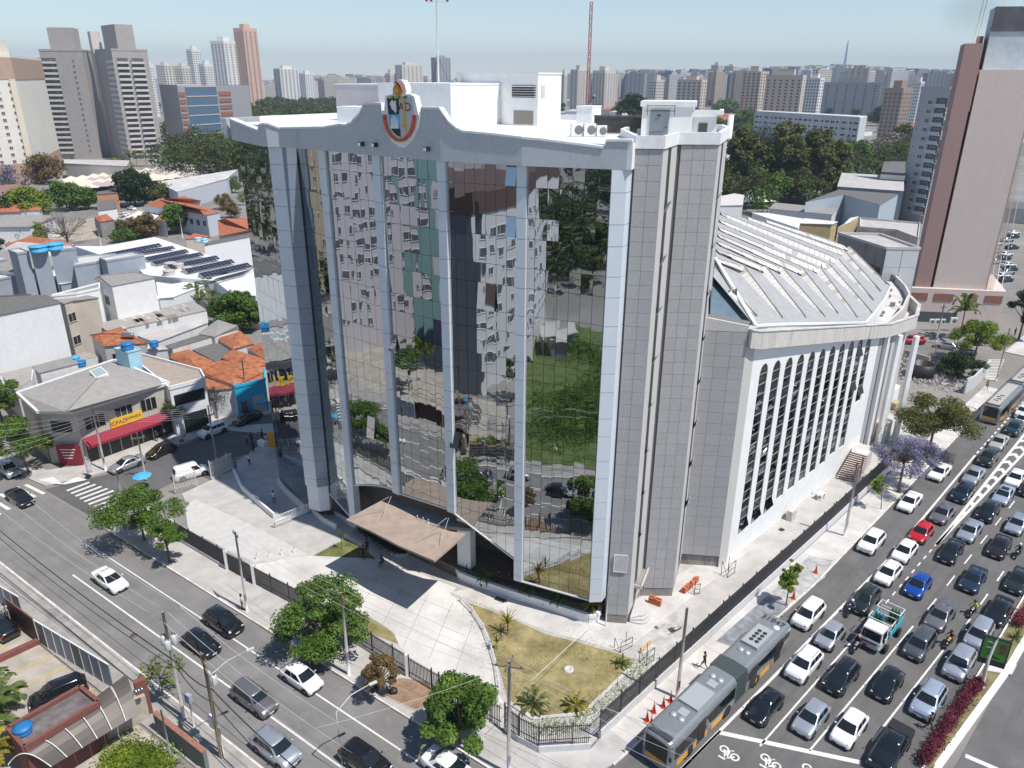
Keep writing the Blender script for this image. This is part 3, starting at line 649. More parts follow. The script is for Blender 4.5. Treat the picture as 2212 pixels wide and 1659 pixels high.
A_,B_,C_,D_,E_,F_=map(Vector,((-5.9,76),(-13.5,80.9),(-.45,84.5),(2.4,80),(-.4,81.8),(4.9,83.9)))
roofbox([A_,C_,C_+Vector((-7.6,4.9)),B_],43.1,46.95,WHITEB)
roofbox([E_,D_,F_,F_+Vector((-4.5,4)),C_+Vector((-6,8)),C_+Vector((-5,4))],43.1,47.95,WHITEB)
roofbox([B_+Vector((3,4)),B_+Vector((8,10)),B_+Vector((0,14)),B_+Vector((-6,8))],43.1,46.8,mat('service_core',(.55,.52,.53),.8,0,.06,.5))
e2,n2,L2=side(E_,D_)
c=(E_+D_)/2+n2*.02;mb=MB();mb.box((*c,46.35),(L2*.82,.05,1.15),math.atan2(e2.y,e2.x),0)
for k in range(5):mb.box((*(c+n2*.06),45.9+k*.23),(L2*.82,.14,.04),math.atan2(e2.y,e2.x),1,rx=R(25))
part(mb,'louvre_vent',[DARK,GRANL])
e3,n3_,L3=side(D_,F_);c=D_+e3*.9+n3_*.02;part(MB().box((*c,46.35),(.75,.05,1.15),math.atan2(e3.y,e3.x),0),'louvre_vent',[GRANL])
c=E_.lerp(D_,.5)+n2*.02;part(MB().box((*c,43.9),(L2*.7,.05,1.3),math.atan2(e2.y,e2.x),0),'roof_doorway',[mat('doorway_shade',(.30,.26,.22),.9)])  # shaded wall in the doorway put into a flat panel's brown
q=Vector((6.3,80.5));roofbox([q,q+Vector((1.5,-.6)),q+Vector((2.6,1.4)),q+Vector((1.1,2))],43.1,44.9,WHITEB,'chimney_box')
a,b=W(TL(2150,800),43.3),None
roofbox([(-18.5,84.5),(-14.5,82.3),(-13.2,84.5),(-17.2,86.7)],43.1,44.6,WHITEB,'roof_room')
part(MB().wall((-26.8,84.5),(-14,103.3),43.1,43.7,.25).wall((-14,103.3),(8,91.5),43.1,43.7,.25).wall((8,91.5),(18.8,74),43.1,43.7,.25),'roof_parapet',[COPE])
mast=empty('antenna_mast','thin grey lightning mast with red lamps on the white penthouse roof','antenna',(*atdist(947,84.0),46.9))
MB().tube([(0,0,0),(0,0,9.6)],[.09,.03],6).build('mast_pole',GRANL,mast)
MB().bar((-1.0,0,7.6),(1.2,0,7.6),.05).build('crossarm',GRANL,mast)
for x in(-.95,-.5,1.1):MB().lathe((x,0,7.65),[(0,0),(.12,.02),(.14,.3),(.08,.42),(0,.45)],8).build('lamp',mat('lamp_red',(.30,.02,.03),.4),mast)
mb=MB()
for k in range(3):mb.bar((math.cos(k*2.1)*1.2,math.sin(k*2.1)*1.2,0),(0,0,2.6),.025)
mb.build('guy_wire',BLACK,mast)
def ac_unit(label,loc,rz,s=1.,group='air conditioners on the office roof'):
 r=empty('air_conditioner',label,'air conditioner',loc,rz,group)
 MB().box((0,0,.5*s),(1.0*s,.4*s,1.0*s)).build('casing',COPE,r)
 MB().lathe((-.12*s,.2*s,.5*s),[(.36*s,0),(.36*s,.02),(.33*s,.03),(0,.02)],16,axis='y').build('fan_ring',mat('fan_grey',(.20,.19,.18),.6),r)
 return r
for i,(x,y,sc_)in enumerate(((1515,925,1.0),(1597,930,1.0),(1674,940,.85),(1930,925,.6))):
 p=Vector(((TC(x,y)[0]-CX)/FL*62.5,66.0))
 ac_unit(['large white outdoor air conditioner, leftmost on the roof edge','large white outdoor air conditioner, second from the left behind the parapet','smaller white outdoor air conditioner, third from the left behind the parapet','small white outdoor air conditioner beside the grey roof door'][i],(*p,43.15),math.pi+R(10),sc_)
part(MB().wall(Vector((7.0,69.5)),Vector((14.0,68.0)),43.2,44.5,.15).wall(Vector((7.0,69.5)),Vector((14.0,68.0)),44.5,44.65,.8),'roof_screen',[mat('roof_screen_dark',(.10,.095,.09),.8,0,.3,2.)])
st=empty('stair_tower','tall grey stone clad stair tower at the right of the glass front','tower',(14,64,0))
def spart(mb,name,m):return mb.build(name,m,st,world=True)
TA,TB,TCn,TD,TE=map(Vector,((8.95,57.95),(10.88,57.75),(12.75,61.9),(15.95,61.9),(18.55,69.2)))
foot=[TA,TB,TCn,TD,TE,Vector((19,73)),Vector((12,76)),Vector((9.0,66))]
spart(MB().prism([p+Vector((-.04,.06))for p in foot],1.0,42.9),'tower_core',[JOINT])
spart(MB().prism(foot,0,1.0),'tower_base',[CONCD])
roofp=[p+d for p,d in zip(foot,map(Vector,((-.05,-.12),(.1,-.12),(.05,-.12),(.1,-.1),(.15,0),(.1,.1),(0,.1),(-.1,0))))]
mb=MB()
for i in range(len(roofp)):mb.wall(roofp[i],roofp[(i+1)%len(roofp)],42.85,43.75,.3,0,-.1)
spart(mb,'tower_coping',[COPE]);spart(MB().prism(foot,42.95,43.1),'tower_roof',[mat('roof_bright',(.7,.7,.7))])
PANM={}
def panel_mesh(wd,ht,m):
 k=(round(wd,2),round(ht,2),m.name)
 if k not in PANM:
  mb=MB();mb.box((0,.02,0),(wd-.022,.06,ht-.022));PANM[k]=mb.mesh('stone_panel',m)
 return PANM[k]
def clad(root,p,q,z0,z1,nc,nr,m=GRAN,zt=None):
 e,n,L=side(p,q)
 if n.y>.6:n=-n
 ang=math.atan2(n.y,n.x)-math.pi/2;me=panel_mesh(L/nc,(z1-z0)/nr,m)
 for j in range(nr):
  for i in range(nc):
   c=Vector(p)+e*L*(i+.5)/nc+n*.0;placed(me,'stone_panel',root,(c.x,c.y,z0+(z1-z0)*(j+.5)/nr),ang,root.location)
clad(st,TA,TB,1.0,42.8,2,37);clad(st,TCn+Vector((.35,0)),TD,1.0,42.8,3,37)
def slotside(a,b,root,z0,z1):
 e,n,L=side(a,b)
 if n.x<0:n=-n
 seg=[(0,.36,GRANL),(.58,1.,GRANL)]
 for f0,f1,m in seg:MB().wall(a+e*L*f0,a+e*L*f1,z0,z1,.14,0,0).build('side_cladding',m,root,world=True)
 MB().wall(a+e*L*.37,a+e*L*.57,z0,z1,.06).build('window_slot',DARK,root,world=True)
 ang=math.atan2(n.y,n.x)-math.pi/2
 for z in(8.6,13.0,17.2,21.6,25.8,30.0,34.2,38.4):
  c=a+e*L*.47+n*.2
  MB().box((*c,z),(L*.2,.06,.95),ang,0,rx=R(-24)).build('awning_window',mat('awning_frame',(.30,.31,.32),.4),root,world=True)
slotside(TB,TCn,st,1.0,42.8);slotside(TD,TE,st,1.0,42.8)
q0=[Vector((10.2,63.9)),Vector((14.1,63.4)),Vector((15.0,66.8)),Vector((11.0,67.3))]
spart(MB().prism(q0,43.1,45.55),'stair_head',[WHITEB]);spart(MB().prism([Vector((10.0,63.7)),Vector((14.3,63.2)),Vector((15.2,67)),Vector((10.9,67.5))],45.55,45.95),'stair_head_slab',[COPE])
spart(MB().wall((10.85,63.72),(12.3,63.54),43.2,45.3,.06),'steel_door',[mat('door_grey',(.20,.23,.25),.5)])
spart(MB().box((11.5,63.55,44.9),(.3,.03,.1)).box((12.1,63.47,44.0),(.1,.03,.1)),'door_fittings',[BLACK])
mb=MB()
for z in(45.25,45.65):mb.bar((10.5,63.2,z),(12.6,63.0,z),.04).bar((10.5,63.2,z),(10.5,63.8,z),.04).bar((12.6,63.0,z),(12.6,63.6,z),.04)
for x in(10.5,12.6):mb.bar((x,63.15 if x<11 else 63.0,44.9),(x,63.15 if x<11 else 63.0,45.7),.04)
spart(mb,'bracket_rail',[BLACK])
spart(MB().prism([Vector((14.4,64.5)),Vector((16.3,64.4)),Vector((17.2,68)),Vector((15.2,68))],43.1,45.0),'tank_room',[WHITEB]);spart(MB().wall((14.9,64.42),(15.6,64.4),43.5,44.3,.06),'tank_room_window',[mat('brown_window',(.12,.09,.08),.6)])
spart(MB().wall((14.3,64.2),(16.6,64.1),44.95,45.3,.3).wall((16.5,64.1),(17.6,68),44.9,45.25,.3),'tank_room_coping',[COPE])
cp1=[W(SS(*p))for p in()];X4=K(1400,1300,400)
can=[W(X4(970,900),3.1),W(X4(1115,945),3.1),W(X4(1275,515),3.3),W(X4(1130,505),3.3)]
spart(MB().prism(can,3.0,3.22),'door_canopy',[CONCD]);spart(MB().wall(can[1],can[2],3.0,3.4,.12,0,.06).wall(can[0],can[1],3.0,3.36,.1,0,.05),'canopy_rim',[GRANL])
for k,(s_,z)in enumerate(((1.0,.2),(.84,.4),(.68,.6))):
 c=Vector((12.0,59.2));pts=[]
 for a in range(13):t=R(-100+a*15);pts.append(c+Vector((math.cos(t)*1.25*s_+.25,math.sin(t)*1.9*s_+.3)))
 pts=[Vector((11.2,57.9))]+pts+[Vector((12.3,61.0))]
 spart(MB().prism(pts,z-.2,z),'step',[GRANL])
spart(MB().wall(W(X4(725,160),6.),W(X4(945,205),6.),.0,.01,.01),'grille_marker',[IRONW])if False else None
a=Vector((9.35,57.86));b=Vector((10.5,57.74));mb=MB();z0,z1=5.9,7.7
for k in range(16):z=z0+(z1-z0)*k/15;mb.bar((*a,z),(*b,z),.03)
for p in(a,b):mb.bar((p.x,p.y,z0),(p.x,p.y,z1),.07)
for z in(z0,z1):mb.bar((*a,z),(*b,z),.07)
mb.v=[(v[0],v[1]-.12,v[2])for v in mb.v];spart(mb,'vent_grille',[IRONW])
spart(MB().tube([(8.9,57.4,0),(8.9,57.4,4.6)],.06,8),'downpipe',[GRANL])
au=empty('auditorium','long white auditorium with tall arched windows and a ribbed metal roof','building',(32,85,0))
def apart(mb,name,m,fix=False):return mb.build(name,m,au,world=True,fix=fix)
G1,G2,G3=Vector((17.6,67.2)),Vector((21.75,66.7)),Vector((22.85,67.55))
FE=Vector((47.3,92.2));FW=[Vector((56.0,103.0)),Vector((62.5,114.5)),Vector((66,128))]
zb=lambda f:24.2+(17.2-24.2)*f
e,n,L=side(G3,FE)
bodyp=[G1,G2,G3,FE,FW[0],FW[1],FW[2],Vector((50,142)),Vector((30,128)),Vector((14,100)),Vector((17,73))]
ang=math.atan2(n.y,n.x)-math.pi/2
apart(MB().prism([G1+Vector((0,.1)),G2+Vector((0,.1)),G2+Vector((.6,1.6)),G1+Vector((.5,2))],1.2,(27.2,26.5,26.5,27.2)),'end_wall_core',[JOINT]);clad(au,G1,G2,1.4,25.9,3,21)
apart(MB().wall(G1,G2,0,1.3,.3,0,-.3),'stained_base',[dirty('stained_base',(.3,.29,.27),(.03,.03,.03),amount=1)])
apart(MB().wall(G1,G2,(25.95,25.95),(27.25,26.55),.3,0,-.12),'end_wall_top',[GRANL])
apart(MB().prism([G2,G3,G3+Vector((.2,1)),G2+Vector((0,1))],0,26.2),'corner_pier',[GRANL])
NW=11;w0,w1=1.2,L-3.2;pitch=(w1-w0)/NW;ww=pitch*.60
def apx(d,off=0):return G3+e*d+n*off
zt=lambda d:22.1+(18.1-22.1)*((d-w0)/(w1-w0))**.95
mbw=MB();AGL=mat('auditorium_glass',(.12,.13,.14),.03,1.0)
def wallquad(mb,d0,d1,za0,za1,zc0,zc1,off=0,mi=0):
 a,b=apx(d0,off),apx(d1,off);mb.add([(*a,za0),(*b,za1),(*b,zc1),(*a,zc0)],[(0,1,2,3)],mi)
zband=lambda d:zb(d/L)+.3
cur=0
for i in range(NW):
 c=w0+pitch*(i+.5);l,r=c-ww/2,c+ww/2;z_sill=3.3+.05*i if i<8 else 4.0;ztop=zt(c)
 if i==NW-1:z_sill=9.5
 wallquad(mbw,cur,l,0,0,zband(cur),zband(l));wallquad(mbw,l,r,0,0,z_sill,z_sill)
 sp=ztop-ww*.62;arc=[]
 for k in range(13):t=math.pi*k/12;arc.append((c-math.cos(t)*ww/2,sp+math.sin(t)*ww*.62))
 for(da,za),(db,zb_)in zip(arc,arc[1:]):wallquad(mbw,da,db,za,zb_,zband(da),zband(db))
 mbr=MB()
 for(da,za),(db,zb_)in zip([(l,z_sill)]+arc+[(r,z_sill)],arc+[(r,z_sill),(l,z_sill)]):
  a,b,c2,d2=apx(da),apx(db),apx(db,-.13),apx(da,-.13);mbr.add([(*a,za),(*b,zb_),(*c2,zb_),(*d2,za)],[(0,1,2,3)])
 apart(mbr,'window_reveal',[WHITEB])
 nr=int((ztop-z_sill)/1.06);fr=MB()
 for j in range(nr):
  z0=z_sill+(ztop-z_sill)*j/nr;z1=z_sill+(ztop-z_sill)*(j+1)/nr
  op=(j==0 and i<3)or random.random()<.03;tl=random.gauss(0,.012)
  gl,gr=l,r
  if z1>sp+.2:gl,gr=l+.0,r-.0
  o0=-.1+(.4 if op else 0);a,b=apx(gl,o0+tl),apx(gr,o0-tl);a2,b2=apx(gl,-.1+random.gauss(0,.008)),apx(gr,-.1)
  if j==nr-1:
   pts=[(*apx(da,-.1),za)for da,za in arc if za>z0];pts=[(*a,z0),(*b,z0)]+pts[::-1]
   apart(MB().add(pts,[tuple(range(len(pts)))]),'glass_pane',[AGL])
  else:apart(MB().add([(*a,z0+.02),(*b,z0+.02),(*b2,z1-.02),(*a2,z1-.02)],[(0,1,2,3)]),'glass_pane',[AGL])
  if j:a,b=apx(l,-.08),apx(r,-.08);fr.bar((*a,z0),(*b,z0),.028 if j%3 else .035)
 stuff(apart(fr,'glazing_bars',[GRANL]));cur=r
 apart(MB().add([(*apx(l,-.16),z_sill),(*apx(r,-.16),z_sill),(*apx(r,-.16),ztop),(*apx(l,-.16),ztop)],[(0,1,2,3)]),'window_backing',[JOINT])
wallquad(mbw,cur,L-.9,0,0,zband(cur),zband(L));apart(mbw,'window_wall',[WHITEB])
apart(MB().prism([apx(L-.9,-.05),apx(L+.6,.0),apx(L+.6,-1),apx(L-.9,-1)],0,17.5),'end_pilaster',[GRAN])
apart(MB().wall(apx(L+.7,.3),apx(L+1.3,.3),0,17.1,.5),'white_fin',[WHITEB])
apart(MB().prism([apx(L+1.3),FW[0],FW[1],FW[2],FW[2]-Vector((3,0)),apx(L+1.3,-3)],0,(17.0,15.0,13.5,13.0,13.0,17.0)),'curved_end_wall',[GRANL])
apart(MB().wall(apx(L+5.2,.25),apx(L+5.9,.5),0,16.2,.5).wall(apx(L+8.4,1.4),apx(L+9,1.7),0,15.6,.5),'white_fin',[WHITEB])
core2=[G1+Vector((.3,1.2)),G2+Vector((0,1.)),apx(.6,-.6),apx(L-.5,-.6),FW[0]-Vector((2.5,0)),FW[1]-Vector((3,0)),FW[2]-Vector((3.5,0)),Vector((48,140)),Vector((30,128)),Vector((14,100)),Vector((17,73))]
apart(MB().prism(core2,0,(26,26,23.2,17.2,15,13.4,12.8,17,22,25,26)),'body',[JOINT])
BND=[(G2+Vector((.2,-.2)),24.5,26.2),(G3+Vector((.3,-.45)),24.2,25.9),(apx(L*.5,.45),(24.2+17.2)/2,22.4),(apx(L+.3,.5),17.2,18.9),(FW[0]+Vector((.9,-.4)),15.0,16.9),(FW[1]+Vector((.9,-.2)),13.4,15.1),(FW[2]+Vector((.9,0)),12.9,14.5)]
mb=MB();mc=MB()
for(p,z0,z1),(q,z2,z3)in zip(BND,BND[1:]):mb.wall(p,q,(z0,z2),(z1,z3),.35);mc.wall(p,q,(z1+.003,z3+.003),(z1+.1,z3+.1),.5)
apart(mb,'gutter_band',[dirty('gutter_band',(.60,.57,.53),(.17,.16,.15),vscale=(1.2,1.2,.1),amount=.85,n_scale=1.0)]);apart(mc,'gutter_rim',[CONCL])
mb=MB()
for(p,z0,z1),(q,z2,z3)in zip(BND,BND[1:]):
 ee,nn,_=side(p,q);nn=-nn;mb.add([(*p,z0+.02),(*q,z2+.02),(*(q+nn*1.0),z2+.02),(*(p+nn*1.0),z0+.02)],[(0,1,2,3)])
apart(mb,'gutter_soffit',[CONCL])
def rp(x,y,z):q=W(RR(x,y),z);return Vector((q.x,q.y,z))
eave=[rp(510,1412,26.1),rp(640,1400,25.9),rp(860,1390,24.9),rp(1080,1388,23.6),rp(1270,1382,22.4),rp(1430,1380,21.2),rp(1600,1375,20.1),rp(1700,1260,19.7),rp(1780,1150,19.2),rp(1845,1015,18.6)]
fold=[rp(80,900,29.6),rp(340,845,28.6),rp(560,850,27.6),rp(730,862,26.5),rp(940,880,25.2),rp(1110,862,24.4),rp(1200,822,23.8),rp(1290,770,23.2),rp(1350,690,22.6),rp(1400,640,22.0)]
back=[rp(110,745,30.3),rp(118,650,30.3),rp(125,578,30.2),rp(130,510,30.0),rp(140,440,29.8),rp(150,362,29.5),rp(160,290,29.0),rp(420,340,27.6),rp(760,400,25.6),rp(1260,555,22.6)]
mb=MB();ng=len(eave)
ROOFM=stripes('roof_sheet',(.37,.37,.37),.6,2.2,R(45),.02,var=.10);ROOFT=mat('roof_translucent',(.60,.585,.55),.6,0,.14,1.2)
for A1,B1 in((eave,fold),(fold,back)):
 for i in range(ng-1):mb.add([A1[i],A1[i+1],B1[i+1],B1[i]],[(0,1,2),(0,2,3)])
apart(mb,'roof_sheet',[ROOFM])
apart(MB().add([back[0]-Vector((0,0,.1)),eave[0],rp(430,1400,25.95),rp(60,1290,27.0),rp(65,1110,29.2)],[(0,1,2,3,4)]),'gable_cladding',[stripes('gable_blue',(.13,.19,.24),.5,3,R(0),.02)])
ribs=[((520,1310),(262,1080,28.9),(255,1070)),((770,1325),(340,850,28.6),(110,760)),((1000,1320),(560,855,27.6),(118,670)),((1190,1315),(730,865,26.5),(122,590)),((1320,1285),(940,885,25.2),(128,520)),((1510,1320),(1110,868,24.4),(136,450)),((1660,1280),(1200,828,23.8),(145,375)),((1670,1150),(1290,775,23.2),(155,300)),((1740,1060),(1350,695,22.6),(420,345)),((1800,990),(1400,650,22.1),(600,372))]
lerp2=lambda a,b,t:a+(b-a)*t
def zroof(x,y):
 "height of the roof surface seen at a pixel, by ray test against its triangles"
 o=Vector((0,0,HC));d=ray(*RR(x,y));best=None
 for A1,B1 in((eave,fold),(fold,back)):
  for i in range(ng-1):
   for tri in((A1[i],A1[i+1],B1[i+1]),(A1[i],B1[i+1],B1[i])):
    n_=(tri[1]-tri[0]).cross(tri[2]-tri[0]);dn=d.dot(n_)
    if abs(dn)<1e-9:continue
    t=(tri[0]-o).dot(n_)/dn;h=o+d*t;ok=all((tri[(k+1)%3]-tri[k]).cross(h-tri[k]).dot(n_)>=-1e-3*n_.length for k in range(3))
    if ok and t>0 and(best is None or t<best[0]):best=(t,h)
 return best[1]if best else None
for(ex_,ey_),(fx,fy,fz),(bx,by)in ribs:
 pix=[(lerp2(ex_,fx,k/16),lerp2(ey_,fy,k/16))for k in range(16)]+[(lerp2(fx,bx+12,k/22),lerp2(fy,by+6,k/22))for k in range(23)]
 pts_=[zroof(*q)for q in pix];nrm=[]
 kw=.5 if ex_==520 else 1.;wid=[kw*lerp2(.1,1.4,k/16)for k in range(16)]+[lerp2(1.4,.75,k/22)for k in range(23)]
 r0_,r1_=MB(),MB()
 for k in range(len(pts_)-1):
  a,b=pts_[k],pts_[k+1]
  if a is None or b is None:continue
  d=Vector((b.x-a.x,b.y-a.y,0));d.normalize();s_=Vector((d.y,-d.x,0));wa,wb=wid[k],wid[k+1];ha,hb_=.12+wa*.30,.12+wb*.30;Z=Vector((0,0,1));b_=a.lerp(b,.95)
  r0_.add([a-s_*wa*.6+Z*.03,a+s_*wa*.4+Z*ha,b_+s_*wb*.4+Z*hb_,b_-s_*wb*.6+Z*.03],[(0,1,2,3)],0 if random.random()>.07 else 1)
  r1_.add([a+s_*wa*.4+Z*(ha+.02),b+s_*wb*.4+Z*(hb_+.02),b+s_*(wb*.4+.12)-Z*.1,a+s_*(wa*.4+.12)-Z*.1],[(0,1,2,3)]);r1_.bar(a+s_*wa*.4+Z*(ha+.02),b+s_*wb*.4+Z*(hb_+.02),.10)
 if not r0_.v:continue
 stuff(apart(r0_,'skylight_rib',[ROOFT,mat('roof_translucent_old',(.42,.39,.36),.6)]));stuff(apart(r1_,'rib_flashing',[mat('flashing',(.34,.31,.28),.7,0,.2,2.)]))
mb=MB()
for i in range(ng-1):a,b=eave[i],eave[i+1];mb.add([a,b,b-Vector((0,0,1.6)),a-Vector((0,0,1.6))],[(0,1,2,3)])
apart(mb,'eave_fascia',[WHITE])
mb=MB()
for i in range(ng-1):mb.bar(eave[i]+Vector((0,0,.1)),eave[i+1]+Vector((0,0,.1)),.22)
mb.bar(back[0]+Vector((0,0,.1)),eave[0]+Vector((0,0,.1)),.3);apart(mb,'roof_flashing',[WHITEB])
ter=[rp(1600,1375,17.6),rp(1850,1010,16.6),rp(1800,960,16.6),rp(1880,890,16.6),rp(2010,1040,16.0),rp(2015,1110,16.0),rp(1790,1385,17.4)]
apart(MB().add([(v.x,v.y,v.z)for v in ter],[tuple(range(7))]),'terrace',[CONCL])
tw=[(rp(1640,1385,18.6)),rp(1790,1380,18.4),rp(1960,1230,17.8),rp(2030,1080,17.4),rp(1990,1000,17.4),rp(1880,890,17.6)]
mb=MB()
for p,q in zip(tw,tw[1:]):mb.wall(p.xy,q.xy,(p.z-2.6,q.z-2.6),(p.z,q.z),.3)
apart(mb,'terrace_parapet',[dirty('gutter_band',(.60,.57,.53),(.17,.16,.15))])
mb=MB()
for x,y,a in((1750,1320,.5),(1860,1200,.6),(1930,1180,.3),(1830,1120,.4),(1845,1060,.4),(1750,1290,.7),(1870,930,.9)):
 q=rp(x,y,17.1);mb.box((q.x,q.y,q.z+.2),(a,a*.6,a),random.random())
apart(mb,'terrace_clutter',[CONCD])
blk=empty('rear_block','weathered concrete block with brick infill behind the auditorium roof','building',(62,120,0))
bk=[W(RR(1330,480),22),W(RR(1800,625),22),W(RR(2135,630),22),W(RR(1740,490),22)]
MB().prism(bk,0,21.6,0).build('wall',[dirty('raw_concrete',(.33,.30,.27),(.08,.08,.075),amount=.8,n_scale=.8)],blk,world=True)
MB().prism([bk[0].lerp(bk[2],.02),bk[1].lerp(bk[3],.02),bk[2].lerp(bk[0],.02),bk[3].lerp(bk[1],.02)],21.6,21.7).build('roof',[CONC],blk,world=True)
mb=MB()
for i in range(4):mb.wall(bk[i],bk[(i+1)%4],21.65,22.1,.3)
mb.build('parapet',GRANL,blk,world=True)
e_,n_,L_=side(bk[0],bk[1])
if n_.y>0 and n_.x>0:n_=-n_
MB().wall(bk[0].lerp(bk[1],.12)+n_*.04,bk[0].lerp(bk[1],.42)+n_*.04,13,18.6,.06).wall(bk[0].lerp(bk[1],.55)+n_*.04,bk[0].lerp(bk[1],.86)+n_*.04,13,18.6,.06).build('brick_infill',BRICK,blk,world=True)
MB().wall(bk[0].lerp(bk[1],.88)+n_*.05,bk[0].lerp(bk[1],.96)+n_*.05,13,18.4,.08).build('door_opening',DARK,blk,world=True)
e_,n_,L_=side(bk[1],bk[2]);n_=-n_ if n_.y>0 else n_
for i in range(2):
 for j in range(7):MB().wall(bk[1].lerp(bk[2],.02+i*.49)+n_*.05,bk[1].lerp(bk[2],.49+i*.49)+n_*.05,1+j*2.95,3.9+j*2.95,.08).build('stone_panel',mat('white_cladding',(.60,.61,.62),.6,0,.04,.5),blk,world=True)
stc=empty('entrance_stairs','broad pink stone flight of steps climbing beside the auditorium','stairs',(*W(QQ(1440,1500)),0))
s0,s1,s2,s3=W(SS(1770,460)),W(SS(1950,500)),W(SS(2090,235),2.5),W(SS(1930,190),2.5)
for k in range(14):
 f0,f1=k/14,(k+1)/14;a,b=s0.lerp(s3,f0),s1.lerp(s2,f0);c_,d_=s1.lerp(s2,1),s0.lerp(s3,1)
 MB().prism([a,b,s1.lerp(s2,f1),s0.lerp(s3,f1)],0,.18*(k+1),0).build('step',mat('pink_stone',(.50,.42,.38),.85,0,.12,1.),stc,world=True)
 MB().prism([a,b,b.lerp(c_,.012),a.lerp(d_,.012)],.18*k+.01,.18*(k+1)+.004,0).build('riser_edge',mat('riser_dark',(.16,.12,.11),.9),stc,world=True)
MB().prism([s3,s2,W(SS(2150,150),2.5),W(SS(1950,90),2.5)],0,2.52,0).build('landing',CONCL,stc,world=True)
for p in(s1,s1.lerp(s2,.55)):MB().bar((*p,0),(*p,2.9),.15).build('handrail_post',mat('rust_wood',(.20,.10,.07),.8),stc,world=True)
SIDES=(-1,1)
def smoothmesh(o,w_=.03,seg=2):
 m=o.modifiers.new('bevel','BEVEL');m.width=w_;m.segments=seg;m.limit_method='ANGLE';m.angle_limit=R(40)
def wheel_meshes(r,wd):
 k=('wheel',r,wd)
 if k not in WINMESH:
  t=MB().lathe((0,0,0),[(r*.66,-wd/2),(r*.94,-wd/2),(r,-wd*.3),(r,wd*.3),(r*.94,wd/2),(r*.66,wd/2),(r*.64,0)],18,axis='y').mesh('wheel',TYRE)
  m=MB().lathe((0,0,0),[(r*.66,wd*.42),(r*.60,wd*.36),(r*.2,wd*.44),(0,wd*.46)],18,axis='y',mi=0).lathe((0,0,0),[(r*.66,-wd*.42),(r*.60,-wd*.36),(r*.2,-wd*.44),(0,-wd*.46)],18,axis='y',mi=0)
  for i in range(5):
   a=i*2*math.pi/5+.3
   for s in SIDES:m.box((math.cos(a)*r*.45,s*wd*.44,math.sin(a)*r*.45),(r*.17,.02,r*.10),0,1,ry=-a)
  WINMESH[k]=(t,m.mesh('rim',[RIM,TYRE]))
 return WINMESH[k]
TYPES=dict(hatch=(3.95,1.70,1.49,2.50,.80,.96,.86,1.74,3.35,3.86,.98),sedan=(4.50,1.75,1.46,2.65,.80,.95,1.06,1.98,3.15,3.88,1.04),suv=(4.30,1.80,1.64,2.62,.96,1.10,.92,1.76,3.75,4.18,1.10),mpv=(4.30,1.75,1.66,2.60,.92,1.02,.85,1.60,3.85,4.20,1.04),wagon=(4.45,1.70,1.60,2.60,.88,1.02,1.10,1.70,4.10,4.36,1.04),van=(4.40,1.80,1.85,2.70,.95,1.08,.85,1.45,4.15,4.34,1.10),pickup=(5.10,1.85,1.75,3.05,1.05,1.15,1.45,2.10,3.30,3.75,1.15),city=(3.60,1.65,1.50,2.42,.82,.98,.75,1.45,3.05,3.52,1.00))
CARPROTO={}
def lerp(a,b,t):return a+(b-a)*t
